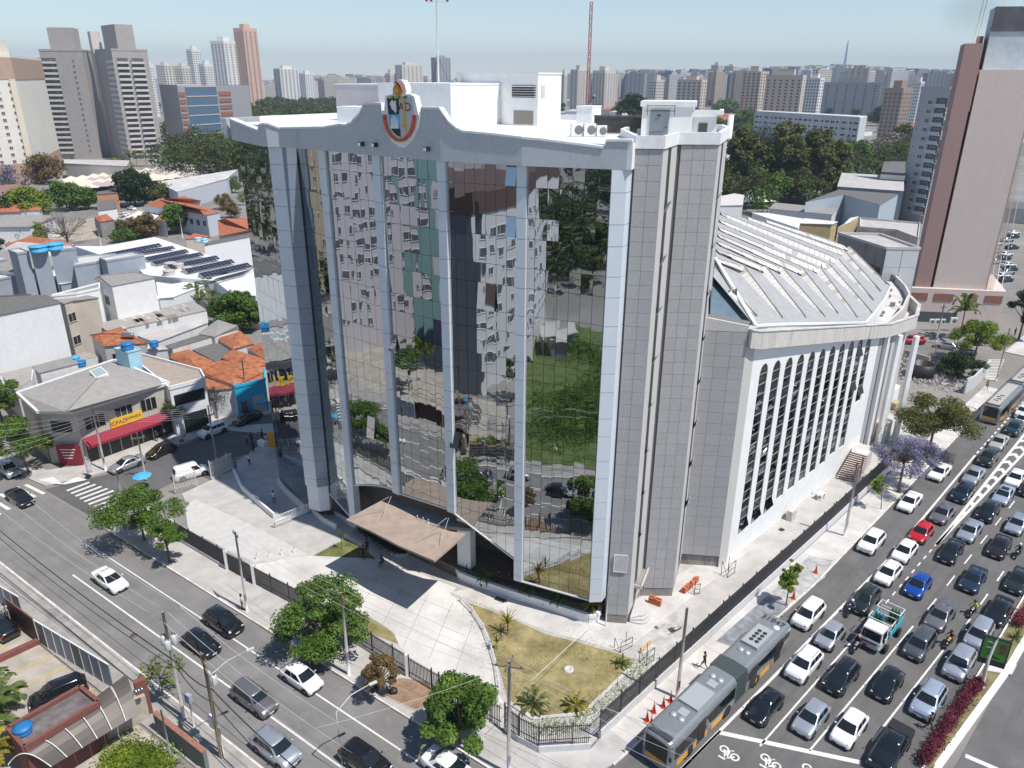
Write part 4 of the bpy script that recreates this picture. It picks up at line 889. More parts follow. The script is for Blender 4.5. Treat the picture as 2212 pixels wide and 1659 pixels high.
def car_proto(kind,rails=False,sunroof=False,vanpanel=False):
 L,Wd,H,wb,hb,hs,xA,xB,xC,xD,hT=TYPES[kind];hw=Wd/2;g=.17;P={}
 ax0=(L-wb)*.46;ax1=ax0+wb;r=.325 if kind not in('suv','pickup','van')else .36
 st_=[(0.0,.50,.80,.34),(.05,.62,.90,.24),(.16,hb*.88,.955,g),(.45,hb*.96,.985,g),(xA*.75,hb+.04,1.,g),(xA+.08,hs-.03,1.,g),((xA+xD)/2,hs,1.,g),(xD-.12 if xD<L-.5 else L-.42,hs+.01,.99,g)]
 if xD<L-.5:st_+=[(L-.35,hT,.965,g),(L-.12,hT-.03,.93,.24),(L-.02,hT-.18,.88,.30),(L,.60,.84,.38)]
 else:st_+=[(L-.2,hT,.96,g),(L-.06,hT-.10,.93,.26),(L,.70,.88,.36)]
 if kind=='pickup':st_=st_[:7]+[(xD+.05,hs+.02,1.,g),(L-.3,hs+.02,.99,g),(L-.04,hs,.97,.3),(L,.8,.95,.4)]
 mb=MB();nsec=[]
 for x,zt_,ws,zl in st_:
  w_=hw*ws;sec=[(w_*.86,zl),(w_*.97,zl+(zt_-zl)*.12),(w_,zl+(zt_-zl)*.5),(w_*.985,zl+(zt_-zl)*.80),(w_*.93,zl+(zt_-zl)*.96),(w_*.80,zt_+.012),(w_*.4,zt_+.035)]
  nsec.append([(x,-y,z)for y,z in sec]+[(x,0,zt_+.04)]+[(x,y,z)for y,z in sec[::-1]])
 n=len(nsec[0]);vs=[v for s in nsec for v in s];fs=[]
 for i in range(len(nsec)-1):
  for k in range(n-1):fs.append((i*n+k,i*n+k+1,(i+1)*n+k+1,(i+1)*n+k))
  fs.append((i*n+n-1,i*n,(i+1)*n,(i+1)*n+n-1))
 fs+=[tuple(range(n))[::-1],tuple(range((len(nsec)-1)*n,len(nsec)*n))]
 mb.add(vs,fs,0,True)
 hr=H-.03;wb_=hw*.90;wt=hw*.70
 def ring(f):
  z=lerp(hs-.04,hr,f);w_=lerp(wb_,wt,f**1.25)
  xs=[lerp(xA,xB,f),lerp(xD,xC,f**.85)]
  return z,w_,xs[0],xs[1]
 rings=[];cf=(0,.35,.7,.92,1.0)
 for f in cf:
  z,w_,x0,x1=ring(f);ins=.10+.07*f if f<1 else .34;z=z if f<1 else hr+.02;cr=.10 if f<1 else .25
  xm=(x0+x1)/2
  pts=[(x0+.0+(.0 if f<1 else .15),0),(x0+.015+(.0 if f<1 else .15),w_*.55),(x0+.09+(.0 if f<1 else .12),w_-cr*.35-(.08 if f==1 else 0)),(x0+.26,w_-(.07 if f==1 else 0)),(xm,w_-(.06 if f==1 else 0)),(x1-.26,w_-.02-(.07 if f==1 else 0)),(x1-.09,w_-cr*.5-(.09 if f==1 else 0)),(x1-.015-(.0 if f<1 else .15),w_*.55),(x1-(.0 if f<1 else .15),0)]
  rings.append([(x,y,z)for x,y in pts]+[(x,-y,z)for x,y in pts[-2:0:-1]])
 m_=len(rings[0]);vs=[v for s in rings for v in s];fs=[]
 for i in range(len(rings)-1):
  for k in range(m_):fs.append((i*m_+(k+1)%m_,i*m_+k,(i+1)*m_+k,(i+1)*m_+(k+1)%m_))
 b0=(len(rings)-1)*m_;vs.append(((rings[-1][0][0]+rings[-1][8][0])/2,0,hr+.045));fs+=[((b0+k),(b0+(k+1)%m_),len(vs)-1)[::-1]for k in range(m_)]
 mb.add(vs,[f[::-1]for f in fs],0,True)
 for xa in(ax0,ax1):
  for s in SIDES:mb.lathe((xa,s*(hw*.965),r-.0),[(r+.085,-.01*s),(r+.075,.035*s),(0,.036*s)],20,1,'y')
 mb.box((.02,0,.32),(.06,Wd*.62,.18),0,1);mb.box((L/2,0,g-.01),(L*.86,Wd*.84,.1),0,1)
 if kind=='pickup':mb.box(((xD+L)/2+.05,0,hs+.05),(L-xD-.25,Wd*.86,.05),0,1)
 P['body']=mb.mesh('body',[TRIM,TRIM])
 def cab(f,k,off=.014):
  z,w_,x0,x1=ring(f);return z,w_,x0,x1
 def pane(pts):return pts
 z0,w0_,xa0,xd0=ring(.10);z1,w1_,xa1,xd1=ring(.88);o_=.018
 def scr(xl,xh,s,wl,wh):return MB().add([(xl,-wl,z0+.01),(xl+s*.07,-wl*.5,z0+.01)if 0 else(xl,wl,z0+.01),(xh,wh,z1+.01),(xh,-wh,z1+.01)],[(0,1,2,3)])
 ws=MB();fr=[(xa0-o_,0),(xa0+.0,.55),(xa0+.085,.93)];tp=[(xa1-o_,0),(xa1,.55),(xa1+.085,.92)]
 def curved(bx,tx,sgn):
  a=[(bx+sgn*-o_,0,z0),(bx+sgn*(.015-o_),w0_*.55,z0),(bx+sgn*(.075-o_),w0_*.90,z0)];b=[(tx+sgn*-o_,0,z1),(tx+sgn*(.015-o_),w1_*.55,z1),(tx+sgn*(.075-o_),w1_*.88,z1)]
  A=[(x,-y,z)for x,y,z in a[:0:-1]]+a;B=[(x,-y,z)for x,y,z in b[:0:-1]]+b
  return MB().add(A+B,[(i,i+1,i+6,i+5)if 0 else(i,i+1,5+i+1,5+i)for i in range(4)],0,True)
 P['windscreen']=curved(xa0,xa1,1).mesh('windscreen',GLASS);P['rear_window']=curved(xd0,xd1,-1).mesh('rear_window',GLASS)
 fz0,fz1=.14,.84;z0s,w0s,xs0,xe0=ring(fz0);z1s,w1s,xs1,xe1=ring(fz1)
 split=[(.0,.46),(.50,.86)]if kind in('hatch','sedan','city','pickup')else[(.0,.38),(.41,.70),(.73,.95)]
 if kind=='pickup':split=[(0,.5),(.54,.98)]
 if vanpanel:split=[(0,.30)]
 for s in SIDES:
  for a,b in split:
   bl,tl=lerp(xs0+.20,xe0-.22,a),lerp(xs1+.22,xe1-.20,a);br,tr=lerp(xs0+.20,xe0-.22,b),lerp(xs1+.22,xe1-.20,b)
   P.setdefault('side_window',[]).append(MB().add([(bl,s*(w0s+o_),z0s),(br,s*(w0s+o_),z0s),(tr,s*(w1s+o_),z1s),(tl,s*(w1s+o_),z1s)],[(0,1,2,3)]).mesh('side_window',GLASS))
  P.setdefault('headlight',[]).append(MB().ball((.17,s*hw*.72,hb*.80),.15,0,1,(1.0,1.15,.5)).mesh('headlight',LAMPH))
  P.setdefault('tail_light',[]).append(MB().ball((L-.07,s*hw*.80,hs*.86),.14,0,1,(.5,.9,.9)).mesh('tail_light',LAMPT))
  P.setdefault('mirror',[]).append(MB().ball((xA+.42,s*(hw+.06),hs+.06),.10,0,1,(.7,1.2,.8)).mesh('mirror',TRIM))
  if rails:P.setdefault('roof_rail',[]).append(MB().bar((xB+.35,s*wt*.88,hr+.06),(xC-.25,s*wt*.88,hr+.06),.045).mesh('roof_rail',RIM))
 P['grille']=MB().box((.055,0,hb*.60),(.06,Wd*.5,.16)).mesh('grille',TRIM)
 P['number_plate']=MB().box((-.0,0,.40),(.03,.42,.13)).mesh('number_plate',PLATE)
 if sunroof:P['sunroof']=MB().box((lerp(xB,xC,.35),0,hr+.045),(.75,Wd*.46,.02)).mesh('sunroof',GLASS)
 return P,(L,Wd,ax0,ax1,r,hw)
def car(label,kind,paint,fpos,ang,group=None,rails=False,sunroof=False,name='car',vanpanel=False):
 "fpos: ground point below the middle of the front bumper; ang: heading"
 key=(kind,rails,sunroof,vanpanel)
 if key not in CARPROTO:CARPROTO[key]=car_proto(*key)
 P,(L,Wd,ax0,ax1,r,hw)=CARPROTO[key]
 o=empty(name,label,'van' if name=='van' else('pickup' if kind=='pickup' else 'car'),(*fpos,.008),ang+math.pi,group)
 for k,ms in P.items():
  for me in(ms if isinstance(ms,list)else[ms]):
   q=link(k,me,o)
   if k in('body','mirror'):q.material_slots[0].link='OBJECT';q.material_slots[0].material=paint
 wt_,wr=wheel_meshes(r,.21)
 for xa in(ax0,ax1):
  for s in SIDES:
   q=link('wheel',wt_,o,(xa,s*(hw-.085),r));link('rim',wr,q)
 return o
PC={k:carpaint(k,*v)for k,v in dict(white=((.80,.80,.80),0,.3),pearl=((.74,.72,.66),0,.3),silver=((.50,.52,.56),.6,.3),silverb=((.55,.62,.72),.6,.3),grey=((.11,.115,.13),.5,.3),midgrey=((.21,.20,.205),.5,.3),black=((.008,.008,.01),0,.18),darkblue=((.012,.02,.05),.3,.22),slate=((.025,.04,.07),.4,.25),blue=((.008,.07,.36),.3,.25),red=((.50,.008,.014),0,.25),green=((.022,.03,.022),.3,.25),teal=((.02,.055,.06),.4,.25),beige=((.56,.54,.46),.4,.3),brown=((.022,.016,.014),.2,.2)).items()}
HA=math.atan2(-AU.y,-AU.x)
HL=math.atan2(LU.y,LU.x)
GA='cars queued on the avenue'
cars=[('black hatchback stopped beside the front half of the long grey bus','hatch','black',BR(462,1383),0),('white SUV with roof bars beside the rear half of the long grey bus','suv','white',BR(718,1112),1),('silver hatchback at the front of the second lane by the stop line','hatch','silver',BR(765,1462),0),('white hatchback with a large dark windscreen at the stop line','hatch','white',BR(1015,1530),0),('black pickup with a covered bed at the stop line','pickup','black',BR(1262,1700),0),('black SUV with silver roof rails behind the silver hatchback','suv','black',BR(957,1190),1),('silver grey small tall hatchback behind the white SUV with bars','city','silver',BR(905,902),0),('white people carrier with a teal stripe behind the long grey bus','mpv','white',BR(755,772),0),('dark SUV with silver roof rails beside the white flatbed truck','suv','green',BR(1125,675),1),('white hatchback with roof bars ahead of a white sedan','hatch','white',BR(1285,490),1),('white hatchback tucked behind the white car with roof bars','hatch','white',BR(1395,345),0),('bright red hatchback in the second lane','hatch','red',BR(1505,218),0),('bronze grey sedan directly behind the red hatchback','sedan','midgrey',BR(1640,95),0),('white SUV alone in the kerb lane, lowest of the three white cars there','suv','white',BR(1178,288),0),('bright blue hatchback with a black roof','hatch','blue',BR(1478,572),0),('black sedan behind the bright blue hatchback','sedan','black',BR(1693,352),0),('silver sedan beside the tip of the painted chevrons','sedan','silver',BR(1818,213),0),('black SUV with roof rails beside the painted chevrons','suv','black',BR(1936,84),1),('bronze grey sedan behind the dark grey hatchback','sedan','midgrey',BR(1612,782),0),('dark grey hatchback beside the orange motorcycle','mpv','grey',BR(1477,972),0),('black hatchback with a matt roof behind the pickup','hatch','black',BR(1268,1232),0),('silver SUV with the walking person at its front corner','suv','silverb',BR(1530,1352),1),('silver SUV just below the green billboard','suv','silver',BR(1737,1103),0),('silver white people carrier half hidden by the billboard','mpv','silver',BR(1868,908),0),('black sedan next to the planted median','sedan','black',BR(1995,748),0),('dark blue sedan ahead of the rider in a yellow vest','sedan','slate',BR(1835,538),0),('black sedan at the right picture edge beside the median','sedan','green',BR(2125,545),0),('dark brownish sedan behind the dark blue one','sedan','brown',BR(2010,318),0),('silver sedan at the right edge behind the dark brownish one','sedan','silver',BR(2125,165),0),('white sedan in the kerb lane under the lilac tree','sedan','white',AA(1310,968),0),('white sedan in the kerb lane, middle one of three','sedan','white',AA(1012,1275),0),('silver sedan just behind the dark blue SUV','sedan','silver',AA(1652,1000),0),('black SUV with a toothed grille behind the silver sedan','suv','green',AA(1797,822),0),('champagne sedan ahead of the teal compact SUV','sedan','beige',AA(1912,662),0),('dark teal compact SUV near the oncoming grey bus','suv','teal',AA(2065,522),0),('white SUV beside the front of the oncoming bus','suv','white',AA(2165,355),0),('navy blue SUV in the second lane below the chevrons','suv','darkblue',AA(1538,1182),0),('white sedan to the right of the painted chevrons','sedan','white',AA(2072,1030),0),('pale blue sedan with a dark sunroof','sedan','silverb',AA(1950,1205),2)]
for lab,kd,pc,px,fl in cars:car(lab,kd,PC[pc],W(px),HA+random.uniform(-.02,.02),GA,rails=fl==1,sunroof=fl==2)
far=[('black car at the right edge above the silver sedans','sedan','black',AV(52.5,8.6)),('white car far up the second lane behind the bus','hatch','white',AV(75.5,2.6)),('silver car at the far right edge beyond the chevrons','sedan','silver',AV(66,6.9)),('grey car at the far right edge beyond the chevrons','suv','grey',AV(73,6.6))]
for lab,kd,pc,p in far:car(lab,kd,PC[pc],p,HA,GA)
GB='cars driving on the side road'
for lab,kd,pc,px in[('white sedan driving alone on the side road','sedan','white',BL(790,533)),('black hatchback nearest the kerb beside the man at the pole','suv','black',BL(1532,812)),('black hatchback in the middle lane behind the double pole','hatch','black',BL(1385,948)),('dark grey boxy wagon behind the transformer poles','wagon','midgrey',BL(1752,1328)),('white small hatchback under the roadside tree','hatch','white',BL(2045,1178)),('silver hatchback at the bottom picture edge','suv','silver',BL(1900,1662)),('black sedan cut by the bottom picture edge','suv','black',BC(300,1745)),('white sedan under the bright green tree at the bottom edge','sedan','white',BC(860,1800)),('black sedan crossing the left zebra crossing','sedan','black',ML(190,1618)),('silver white SUV under the tree at the left picture edge','suv','silver',ML(105,1430))]:
 car(lab,kd,PC[pc],W(px),HL,GB)
ha=lambda a,b:math.atan2((W(b)-W(a)).y,(W(b)-W(a)).x)
GC='cars parked in front of the shops'
for lab,kd,pc,f,r_ in[('silver sedan parked outside the bookshop','sedan','silver',ML(712,1405),ML(905,1330)),('very dark brown hatchback parked outside the bookshop','hatch','brown',ML(955,1312),ML(1120,1240)),('white compact SUV parked near the blue shop','suv','white',ML(1285,1180),ML(1460,1110)),('black sedan parked by the blue shop front','sedan','black',ML(1510,1098),ML(1680,1030))]:
 car(lab,kd,PC[pc],W(f),ha(r_,f),GC)
car('white delivery van parked on the corner by the zebra crossing','van',PC['white'],W(ML(1345,1385)),ha(ML(1120,1450),ML(1345,1385)),None,name='van',vanpanel=True)
GD='cars in the walled parking lot'
car('black sedan with red tail lights in the walled parking lot','sedan',PC['black'],W(BL(-60,720)),ha(BL(130,880),BL(-60,720)),GD)
car('long rounded black people carrier beside the carport','mpv',PC['black'],W(BL(190,1290)),ha(BL(520,1160),BL(190,1290)),GD)
for lab,kd,pc,f,r_ in[('red compact SUV parked behind the railing','suv','red',UU(520,1650),UU(770,1650)),('silver sedan parked beside the red SUV behind the railing','sedan','silver',UU(960,1690),UU(1190,1730)),('dark car parked under the bright green tree behind the railing','hatch','grey',UU(1215,1790),UU(1420,1810))]:
 car(lab,kd,PC[pc],W(f),ha(r_,f),'cars parked behind the railing')
for lab,kd,pc,f,r_ in[('white car parked far behind the white shed','sedan','white',TT(1225,1235),TT(1360,1260)),('white car among the roofs behind the orange roof','hatch','white',TT(1090,1345),TT(1200,1330)),('silver car beside the tiled roof, partly hidden','hatch','silver',TT(1010,1360),TT(1090,1350)),('white van in the yard at the left picture edge','van','white',VV(195,355),VV(60,300)),('beige sedan beside the white van at the left edge','sedan','beige',VV(95,365),VV(0,340)),('white truck parked below the park trees','van','white',TL(1275,1065),TL(1345,1060))]:
 car(lab,kd,PC[pc],W(f),ha(r_,f),'vehicles among the far roofs',name='van' if kd=='van' else 'car',vanpanel=kd=='van')
for i in range(14):
 x=2500+random.uniform(0,55);y=585+i*9
 lab=['white','black','silver'][i%3]+' car in the open lot right of the netted tower, %s from the far end'%['first','second','third','fourth','fifth','sixth','seventh','eighth','ninth','tenth','eleventh','twelfth','thirteenth','fourteenth'][i]
 car(lab,'sedan',PC[('white','black','silver')[i%3]],W((x*.864,y*.864)),R(20),'cars in the open lot at the right edge')
def bus_section(root,x0,x1,front=False,rear=False,roofgear=(),doors=(),fans=False,name='body'):
 Wd,H,g=2.55,3.05,.32;hw=Wd/2
 sec=[(hw*.97,g),(hw,g+.25),(hw,1.15),(hw,2.45),(hw*.97,2.75),(hw*.88,2.98),(hw*.70,H),(0,H+.05)]
 full=[(-y,z)for y,z in sec[:-1]]+[(0,H+.05)]+[(y,z)for y,z in sec[:-1][::-1]]
 xs=[x0,x0+.12,x0+.4,x1]if front else[x0,x1];sc_=[.80,.94,1.,1.]if front else[1,1]
 vs=[];fs=[];n=len(full)
 for x,k in zip(xs,sc_):vs+=[(x,y*k,z if k==1 else g+(z-g)*(.97 if k>.9 else .93))for y,z in full]
 for i in range(len(xs)-1):
  for k in range(n):fs.append((i*n+k,i*n+(k+1)%n,(i+1)*n+(k+1)%n,(i+1)*n+k))
 fs+=[tuple(range(n))[::-1],tuple(range((len(xs)-1)*n,len(xs)*n))]
 MB().add(vs,fs,0,False).build(name,[BUSS],root)
 if front:
  MB().add([(x0-.02,-hw*.74,1.15),(x0-.02,hw*.74,1.15),(x0+.0,hw*.74,2.72),(x0+.0,-hw*.74,2.72),(x0+.26,-hw*.985,1.2),(x0+.26,hw*.985,1.2),(x0+.26,hw*.96,2.68),(x0+.26,-hw*.96,2.68)],[(0,1,2,3),(1,5,6,2),(4,0,3,7)]).build('windscreen',GLASS,root)
  MB().box((x0+.02,0,.92),(.1,Wd*.62,.34)).build('front_panel',ORNG,root)
  for s in SIDES:MB().ball((x0+.08,s*.92,.72),.16,0,1,(.6,1.3,.6)).build('headlight',LAMPH,root);MB().bar((x0+.05,s*1.1,2.6),(x0-.3,s*1.38,2.3),.05).box((x0-.3,s*1.4,2.1),(.08,.16,.4)).build('mirror',TRIM,root)
  MB().box((x0+.0,0,2.58),(.06,1.5,.26)).build('destination_sign',BLACK,root)
  MB().box((x0+.45,0,H+.03),(.5,1.9,.07)).build('front_cap',mat('bus_cap',(.05,.055,.06),.5),root)
 for s in SIDES:
  MB().box(((x0+x1)/2+(.2 if front else 0),s*(hw+.004),1.82),(x1-x0-(.7 if front else .25),.02,1.15)).build('window_band',GLASS,root)
  n_=int((x1-x0)/1.45)
  for i in range(1,n_):MB().box((x0+(x1-x0)*i/n_,s*(hw+.016),1.82),(.06,.02,1.15)).build('window_post',TRIM,root)
  for a,b in((.10,.26),(.34,.55),(.62,.80)):
   MB().box((lerp(x0,x1,(a+b)/2),s*(hw+.006),.62),((x1-x0)*(b-a),.02,.5)).build('orange_panel',ORNG,root)
 for dx in doors:MB().box((dx,hw+.012,1.45),(1.15,.03,2.1)).build('door',TRIM,root);MB().box((dx,-hw-.012,1.45),(1.15,.03,2.1)).build('door',TRIM,root)
 for cx_,w_,l_,h_ in roofgear:MB().prism([Vector((cx_-l_/2,-w_/2)),Vector((cx_+l_/2,-w_/2)),Vector((cx_+l_/2,w_/2)),Vector((cx_-l_/2,w_/2))],H-.1,H+h_).build('roof_unit',BUSR,root)
BUSS=mat('bus_silver',(.33,.35,.36),.35,.55,.06,.5,obj=True);BUSR=mat('bus_roof_unit',(.46,.48,.49),.4,.3)
BLW=mat('bellows',(.075,.095,.095),.85)
def wheels(root,xs,r=.48):
 t,m=wheel_meshes(r,.3)
 for x in xs:
  for s in SIDES:q=link('wheel',t,root,(x,s*1.14,r));link('rim',m,q)
  for s in SIDES:MB().lathe((x,s*1.262,r),[(r+.12,-.01*s),(r+.1,.02*s),(0,.021*s)],18,0,'y').build('wheel_arch',TRIM,root)
fr_=W(HH(640,1790),0);re_=W(BR(700,760),0)
fpt=W(BR(-30,1700),0)
bus=empty('articulated_bus','long grey articulated bus with orange panels pulling along the kerb','bus',(*AV(-12.4,-.75),.01),HA+math.pi)
bus_section(bus,0,9.3,True,roofgear=((5.3,1.7,2.5,.22),),doors=(4.2,))
bus_section(bus,11.0,18.6,rear=True,roofgear=((14.9,1.5,3.0,.28),),doors=(12.2,16.5),name='rear_body')
mb=MB()
for i in range(12):mb.prism([Vector((9.3+i*.142,-1.24)),Vector((9.3+i*.142+.10,-1.24)),Vector((9.3+i*.142+.10,1.24)),Vector((9.3+i*.142,1.24))],.4,3.06)
mb.prism([Vector((9.25,-1.18)),Vector((11.05,-1.18)),Vector((11.05,1.18)),Vector((9.25,1.18))],.45,2.98);mb.build('bellows',BLW,bus)
for x in(2.0,2.02+6.3):pass
wheels(bus,(2.7,8.2,12.9))
for x,y in((2.6,-.35),(2.6,.35),(8.2,-.35),(8.2,.35),(12.6,-.3),(12.6,.3)):MB().lathe((x,y,3.08),[(.27,0),(.25,.1),(0,.13)],16).build('roof_vent',BUSR,bus)
for x in(3.3,7.4):MB().box((x,-.1,3.12),(.75,.75,.05)).build('roof_hatch',BUSR,bus)
for i in range(2):
 for j in range(4):MB().lathe((14.1+j*.48,-.32+i*.5,3.33),[(.19,.0),(.19,.03),(.06,.035),(0,.03)],12).build('cooling_fan',BLACK,bus)
MB().lathe((17.2,-.55,3.08),[(.28,0),(.26,.08),(0,.1)],16).build('roof_vent',WHITEB,bus)
def text_l(s,name,loc,size,rot,m,parent):return text(s,name,loc,size,rot,m,parent,.004,world=False)
text_l('31847','roof_number',(17.9,.1,3.115),.85,Matrix.Rotation(R(-90),3,'Z'),BLACK,bus)
text_l('31847','side_number',(12.2+1.9,1.31,1.9),.35,facerot((0,1,0)),WHITEB,bus)
for k,(s,ds,dt)in enumerate(((70.3,-.95,0),)):
 b2=empty('bus',['pale grey bus with an orange front panel coming down the kerb lane'][k],'bus',(*AV(s+3.3,ds),.01),HA+math.pi,'buses queueing up the kerb lane')
 bus_section(b2,0,12.2,True,doors=(5.4,));wheels(b2,(2.6,9.0))
 MB().box((6,0,3.11),(11,1.5,.06)).build('roof_panel',mat('bus_roof_beige',(.42,.40,.36),.7),b2)
 for i in range(4):MB().box((2.2+i*.9,(.1,-.1)[i%2],3.17),(.16,.55,.1)).build('roof_vent',TRIM,b2)
 b3=dup(b2,(*AV(s+3.3+13.3,ds),.01),HA+math.pi,'beige roofed bus directly behind the first oncoming bus');b4=dup(b2,(*AV(s+3.3+28,ds),.01),HA+math.pi,'dark fronted bus furthest up the kerb lane')
tk=empty('flatbed_truck','white flatbed truck carrying green and blue gas cylinders','truck',(*W(BR(1205,908)),.01),HA+math.pi)
MB().prism([Vector((.0,-.86)),Vector((.08,-.95)),Vector((1.65,-.97)),Vector((1.65,.97)),Vector((.08,.95)),Vector((0,.86))],.55,1.25).build('cab',PC['white'],tk)
MB().add([(.03,-.92,1.25),(.03,.92,1.25),(1.65,.95,1.25),(1.65,-.95,1.25),(.32,-.84,2.2),(.32,.84,2.2),(1.62,.86,2.25),(1.62,-.86,2.25)],[(0,1,5,4),(1,2,6,5),(2,3,7,6),(3,0,4,7),(4,5,6,7)]).build('cab_roof',PC['white'],tk)
MB().add([(.025,-.84,1.32),(.025,.84,1.32),(.25,.78,2.08),(.25,-.78,2.08)],[(0,1,2,3)]).build('windscreen',GLASS,tk)
for s in SIDES:MB().add([(.3,s*.955,1.32),(1.35,s*.965,1.32),(1.35,s*.885,2.08),(.5,s*.875,2.08)],[(0,1,2,3)]).build('side_window',GLASS,tk);MB().ball((.03,s*.72,.8),.15,0,1,(.5,1.2,.6)).build('headlight',LAMPH,tk);MB().box((-.05,s*1.12,1.75),(.08,.16,.4)).build('mirror',TRIM,tk)
MB().box((.0,0,.62),(.12,1.7,.3)).build('bumper',GRANL,tk);MB().box((-.07,.45,.62),(.02,.6,.22)).build('red_board',RED,tk);MB().box((-.02,0,.98),(.04,1.2,.16)).build('grille',TRIM,tk)
MB().prism([Vector((1.8,-1.05)),Vector((5.2,-1.05)),Vector((5.2,1.05)),Vector((1.8,1.05))],.85,1.0).build('flatbed',CONCD,tk)
for s in SIDES:MB().wall((1.8,s*1.06),(5.2,s*1.06),.95,1.6,.05).build('side_board',mat('teal_board',(.05,.45,.52),.5,0,.15,2.,obj=True),tk)
mb=MB()
for x in(1.85,2.9,3.9,5.15):
 for s in SIDES:mb.bar((x,s*1.02,1.0),(x,s*1.02,2.25),.06)
 if x!=2.9:mb.bar((x,-1.02,2.25),(x,1.02,2.25),.06);mb.bar((x,-1.02,1.7),(x,1.02,1.7),.05)
for s in SIDES:mb.bar((1.85,s*1.02,2.25),(2.9,s*1.02,2.25),.05);mb.bar((3.9,s*1.02,2.25),(5.15,s*1.02,2.25),.05)
mb.build('stake_frame',COPE,tk)
wheels(tk,(1.0,4.1),.38)
GCY=mat('cylinder_green',(.02,.09,.04),.4);BCY=mat('cylinder_blue',(.02,.25,.55),.4)
cyl=MB().lathe((0,0,0),[(.0,0),(.11,0),(.115,.05),(.115,1.0),(.09,1.12),(.03,1.2),(.03,1.28),(0,1.3)],10)
me1=cyl.mesh('gas_cylinder',GCY);me2=cyl.mesh('gas_cylinder',BCY)
M4=tk.matrix_basis
for cx_,cy_ in((2.9,.45),(4.4,-.4)):
 for i in range(3):
  for j in range(3):
   blue=(cx_<3 and i==2)
   o=link('gas_cylinder',me2 if blue else me1);p=Matrix.Translation(tk.location)@Matrix.Rotation(tk.rotation_euler.z,4,'Z')@Vector((cx_-.28+i*.27,cy_-.28+j*.27,1.0));o.location=p
   tag(o,('blue gas cylinder in the front cluster on the flatbed truck' if blue else 'green gas cylinder in the %s cluster on the flatbed truck'%('front' if cx_<3 else 'rear')),'gas cylinder','gas cylinders on the flatbed truck')
SKIN=mat('skin',(.30,.16,.10),.6);SKIND=mat('skin_dark',(.13,.07,.045),.6);HAIR=mat('hair_dark',(.015,.011,.01),.7)
CL={k:mat('cloth_'+k,v,.9)for k,v in dict(white=(.70,.70,.70),black=(.015,.015,.018),navy=(.02,.025,.05),blue=(.07,.12,.25),red=(.42,.03,.04),grey=(.2,.2,.21),yellow=(.65,.75,.04),tan=(.35,.26,.18),maroon=(.12,.02,.05),jeans=(.06,.10,.19)).items()}
POSES={'stand':dict(hip=(0,0,.93),knee=((-.10,.02,.50),(.10,.0,.50)),foot=((-.11,0,.08),(.12,-.02,.08)),chest=(0,.0,1.32),neck=(0,.01,1.50),head=(0,.03,1.66),elbow=((-.27,-.02,1.14),(.27,-.02,1.14)),hand=((-.25,.10,.90),(.25,.10,.90))),'walk':dict(hip=(0,0,.92),knee=((-.09,.20,.52),(.09,-.02,.50)),foot=((-.10,.30,.09),(.10,-.34,.14)),chest=(0,.03,1.31),neck=(0,.05,1.49),head=(0,.08,1.65),elbow=((-.26,-.14,1.12),(.26,.10,1.12)),hand=((-.25,-.10,.88),(.25,.28,.94))),'phone':dict(hip=(0,0,.93),knee=((-.10,.02,.50),(.10,.0,.50)),foot=((-.11,0,.08),(.12,-.02,.08)),chest=(0,.0,1.32),neck=(0,.03,1.50),head=(0,.08,1.65),elbow=((-.27,.06,1.12),(.27,.06,1.12)),hand=((-.08,.30,1.22),(.08,.30,1.22))),'sit':dict(hip=(0,0,.50),knee=((-.12,.42,.50),(.12,.42,.50)),foot=((-.13,.44,.08),(.13,.44,.08)),chest=(0,.05,.90),neck=(0,.10,1.07),head=(0,.16,1.22),elbow=((-.26,.12,.72),(.26,.12,.72)),hand=((-.12,.36,.60),(.12,.36,.60))),'ride':dict(hip=(0,0,.80),knee=((-.24,.38,.70),(.24,.38,.70)),foot=((-.22,.20,.32),(.22,.20,.32)),chest=(0,.16,1.18),neck=(0,.24,1.34),head=(0,.30,1.50),elbow=((-.34,.34,1.02),(.34,.34,1.02)),hand=((-.30,.60,1.02),(.30,.60,1.02))),}
PMESH={}
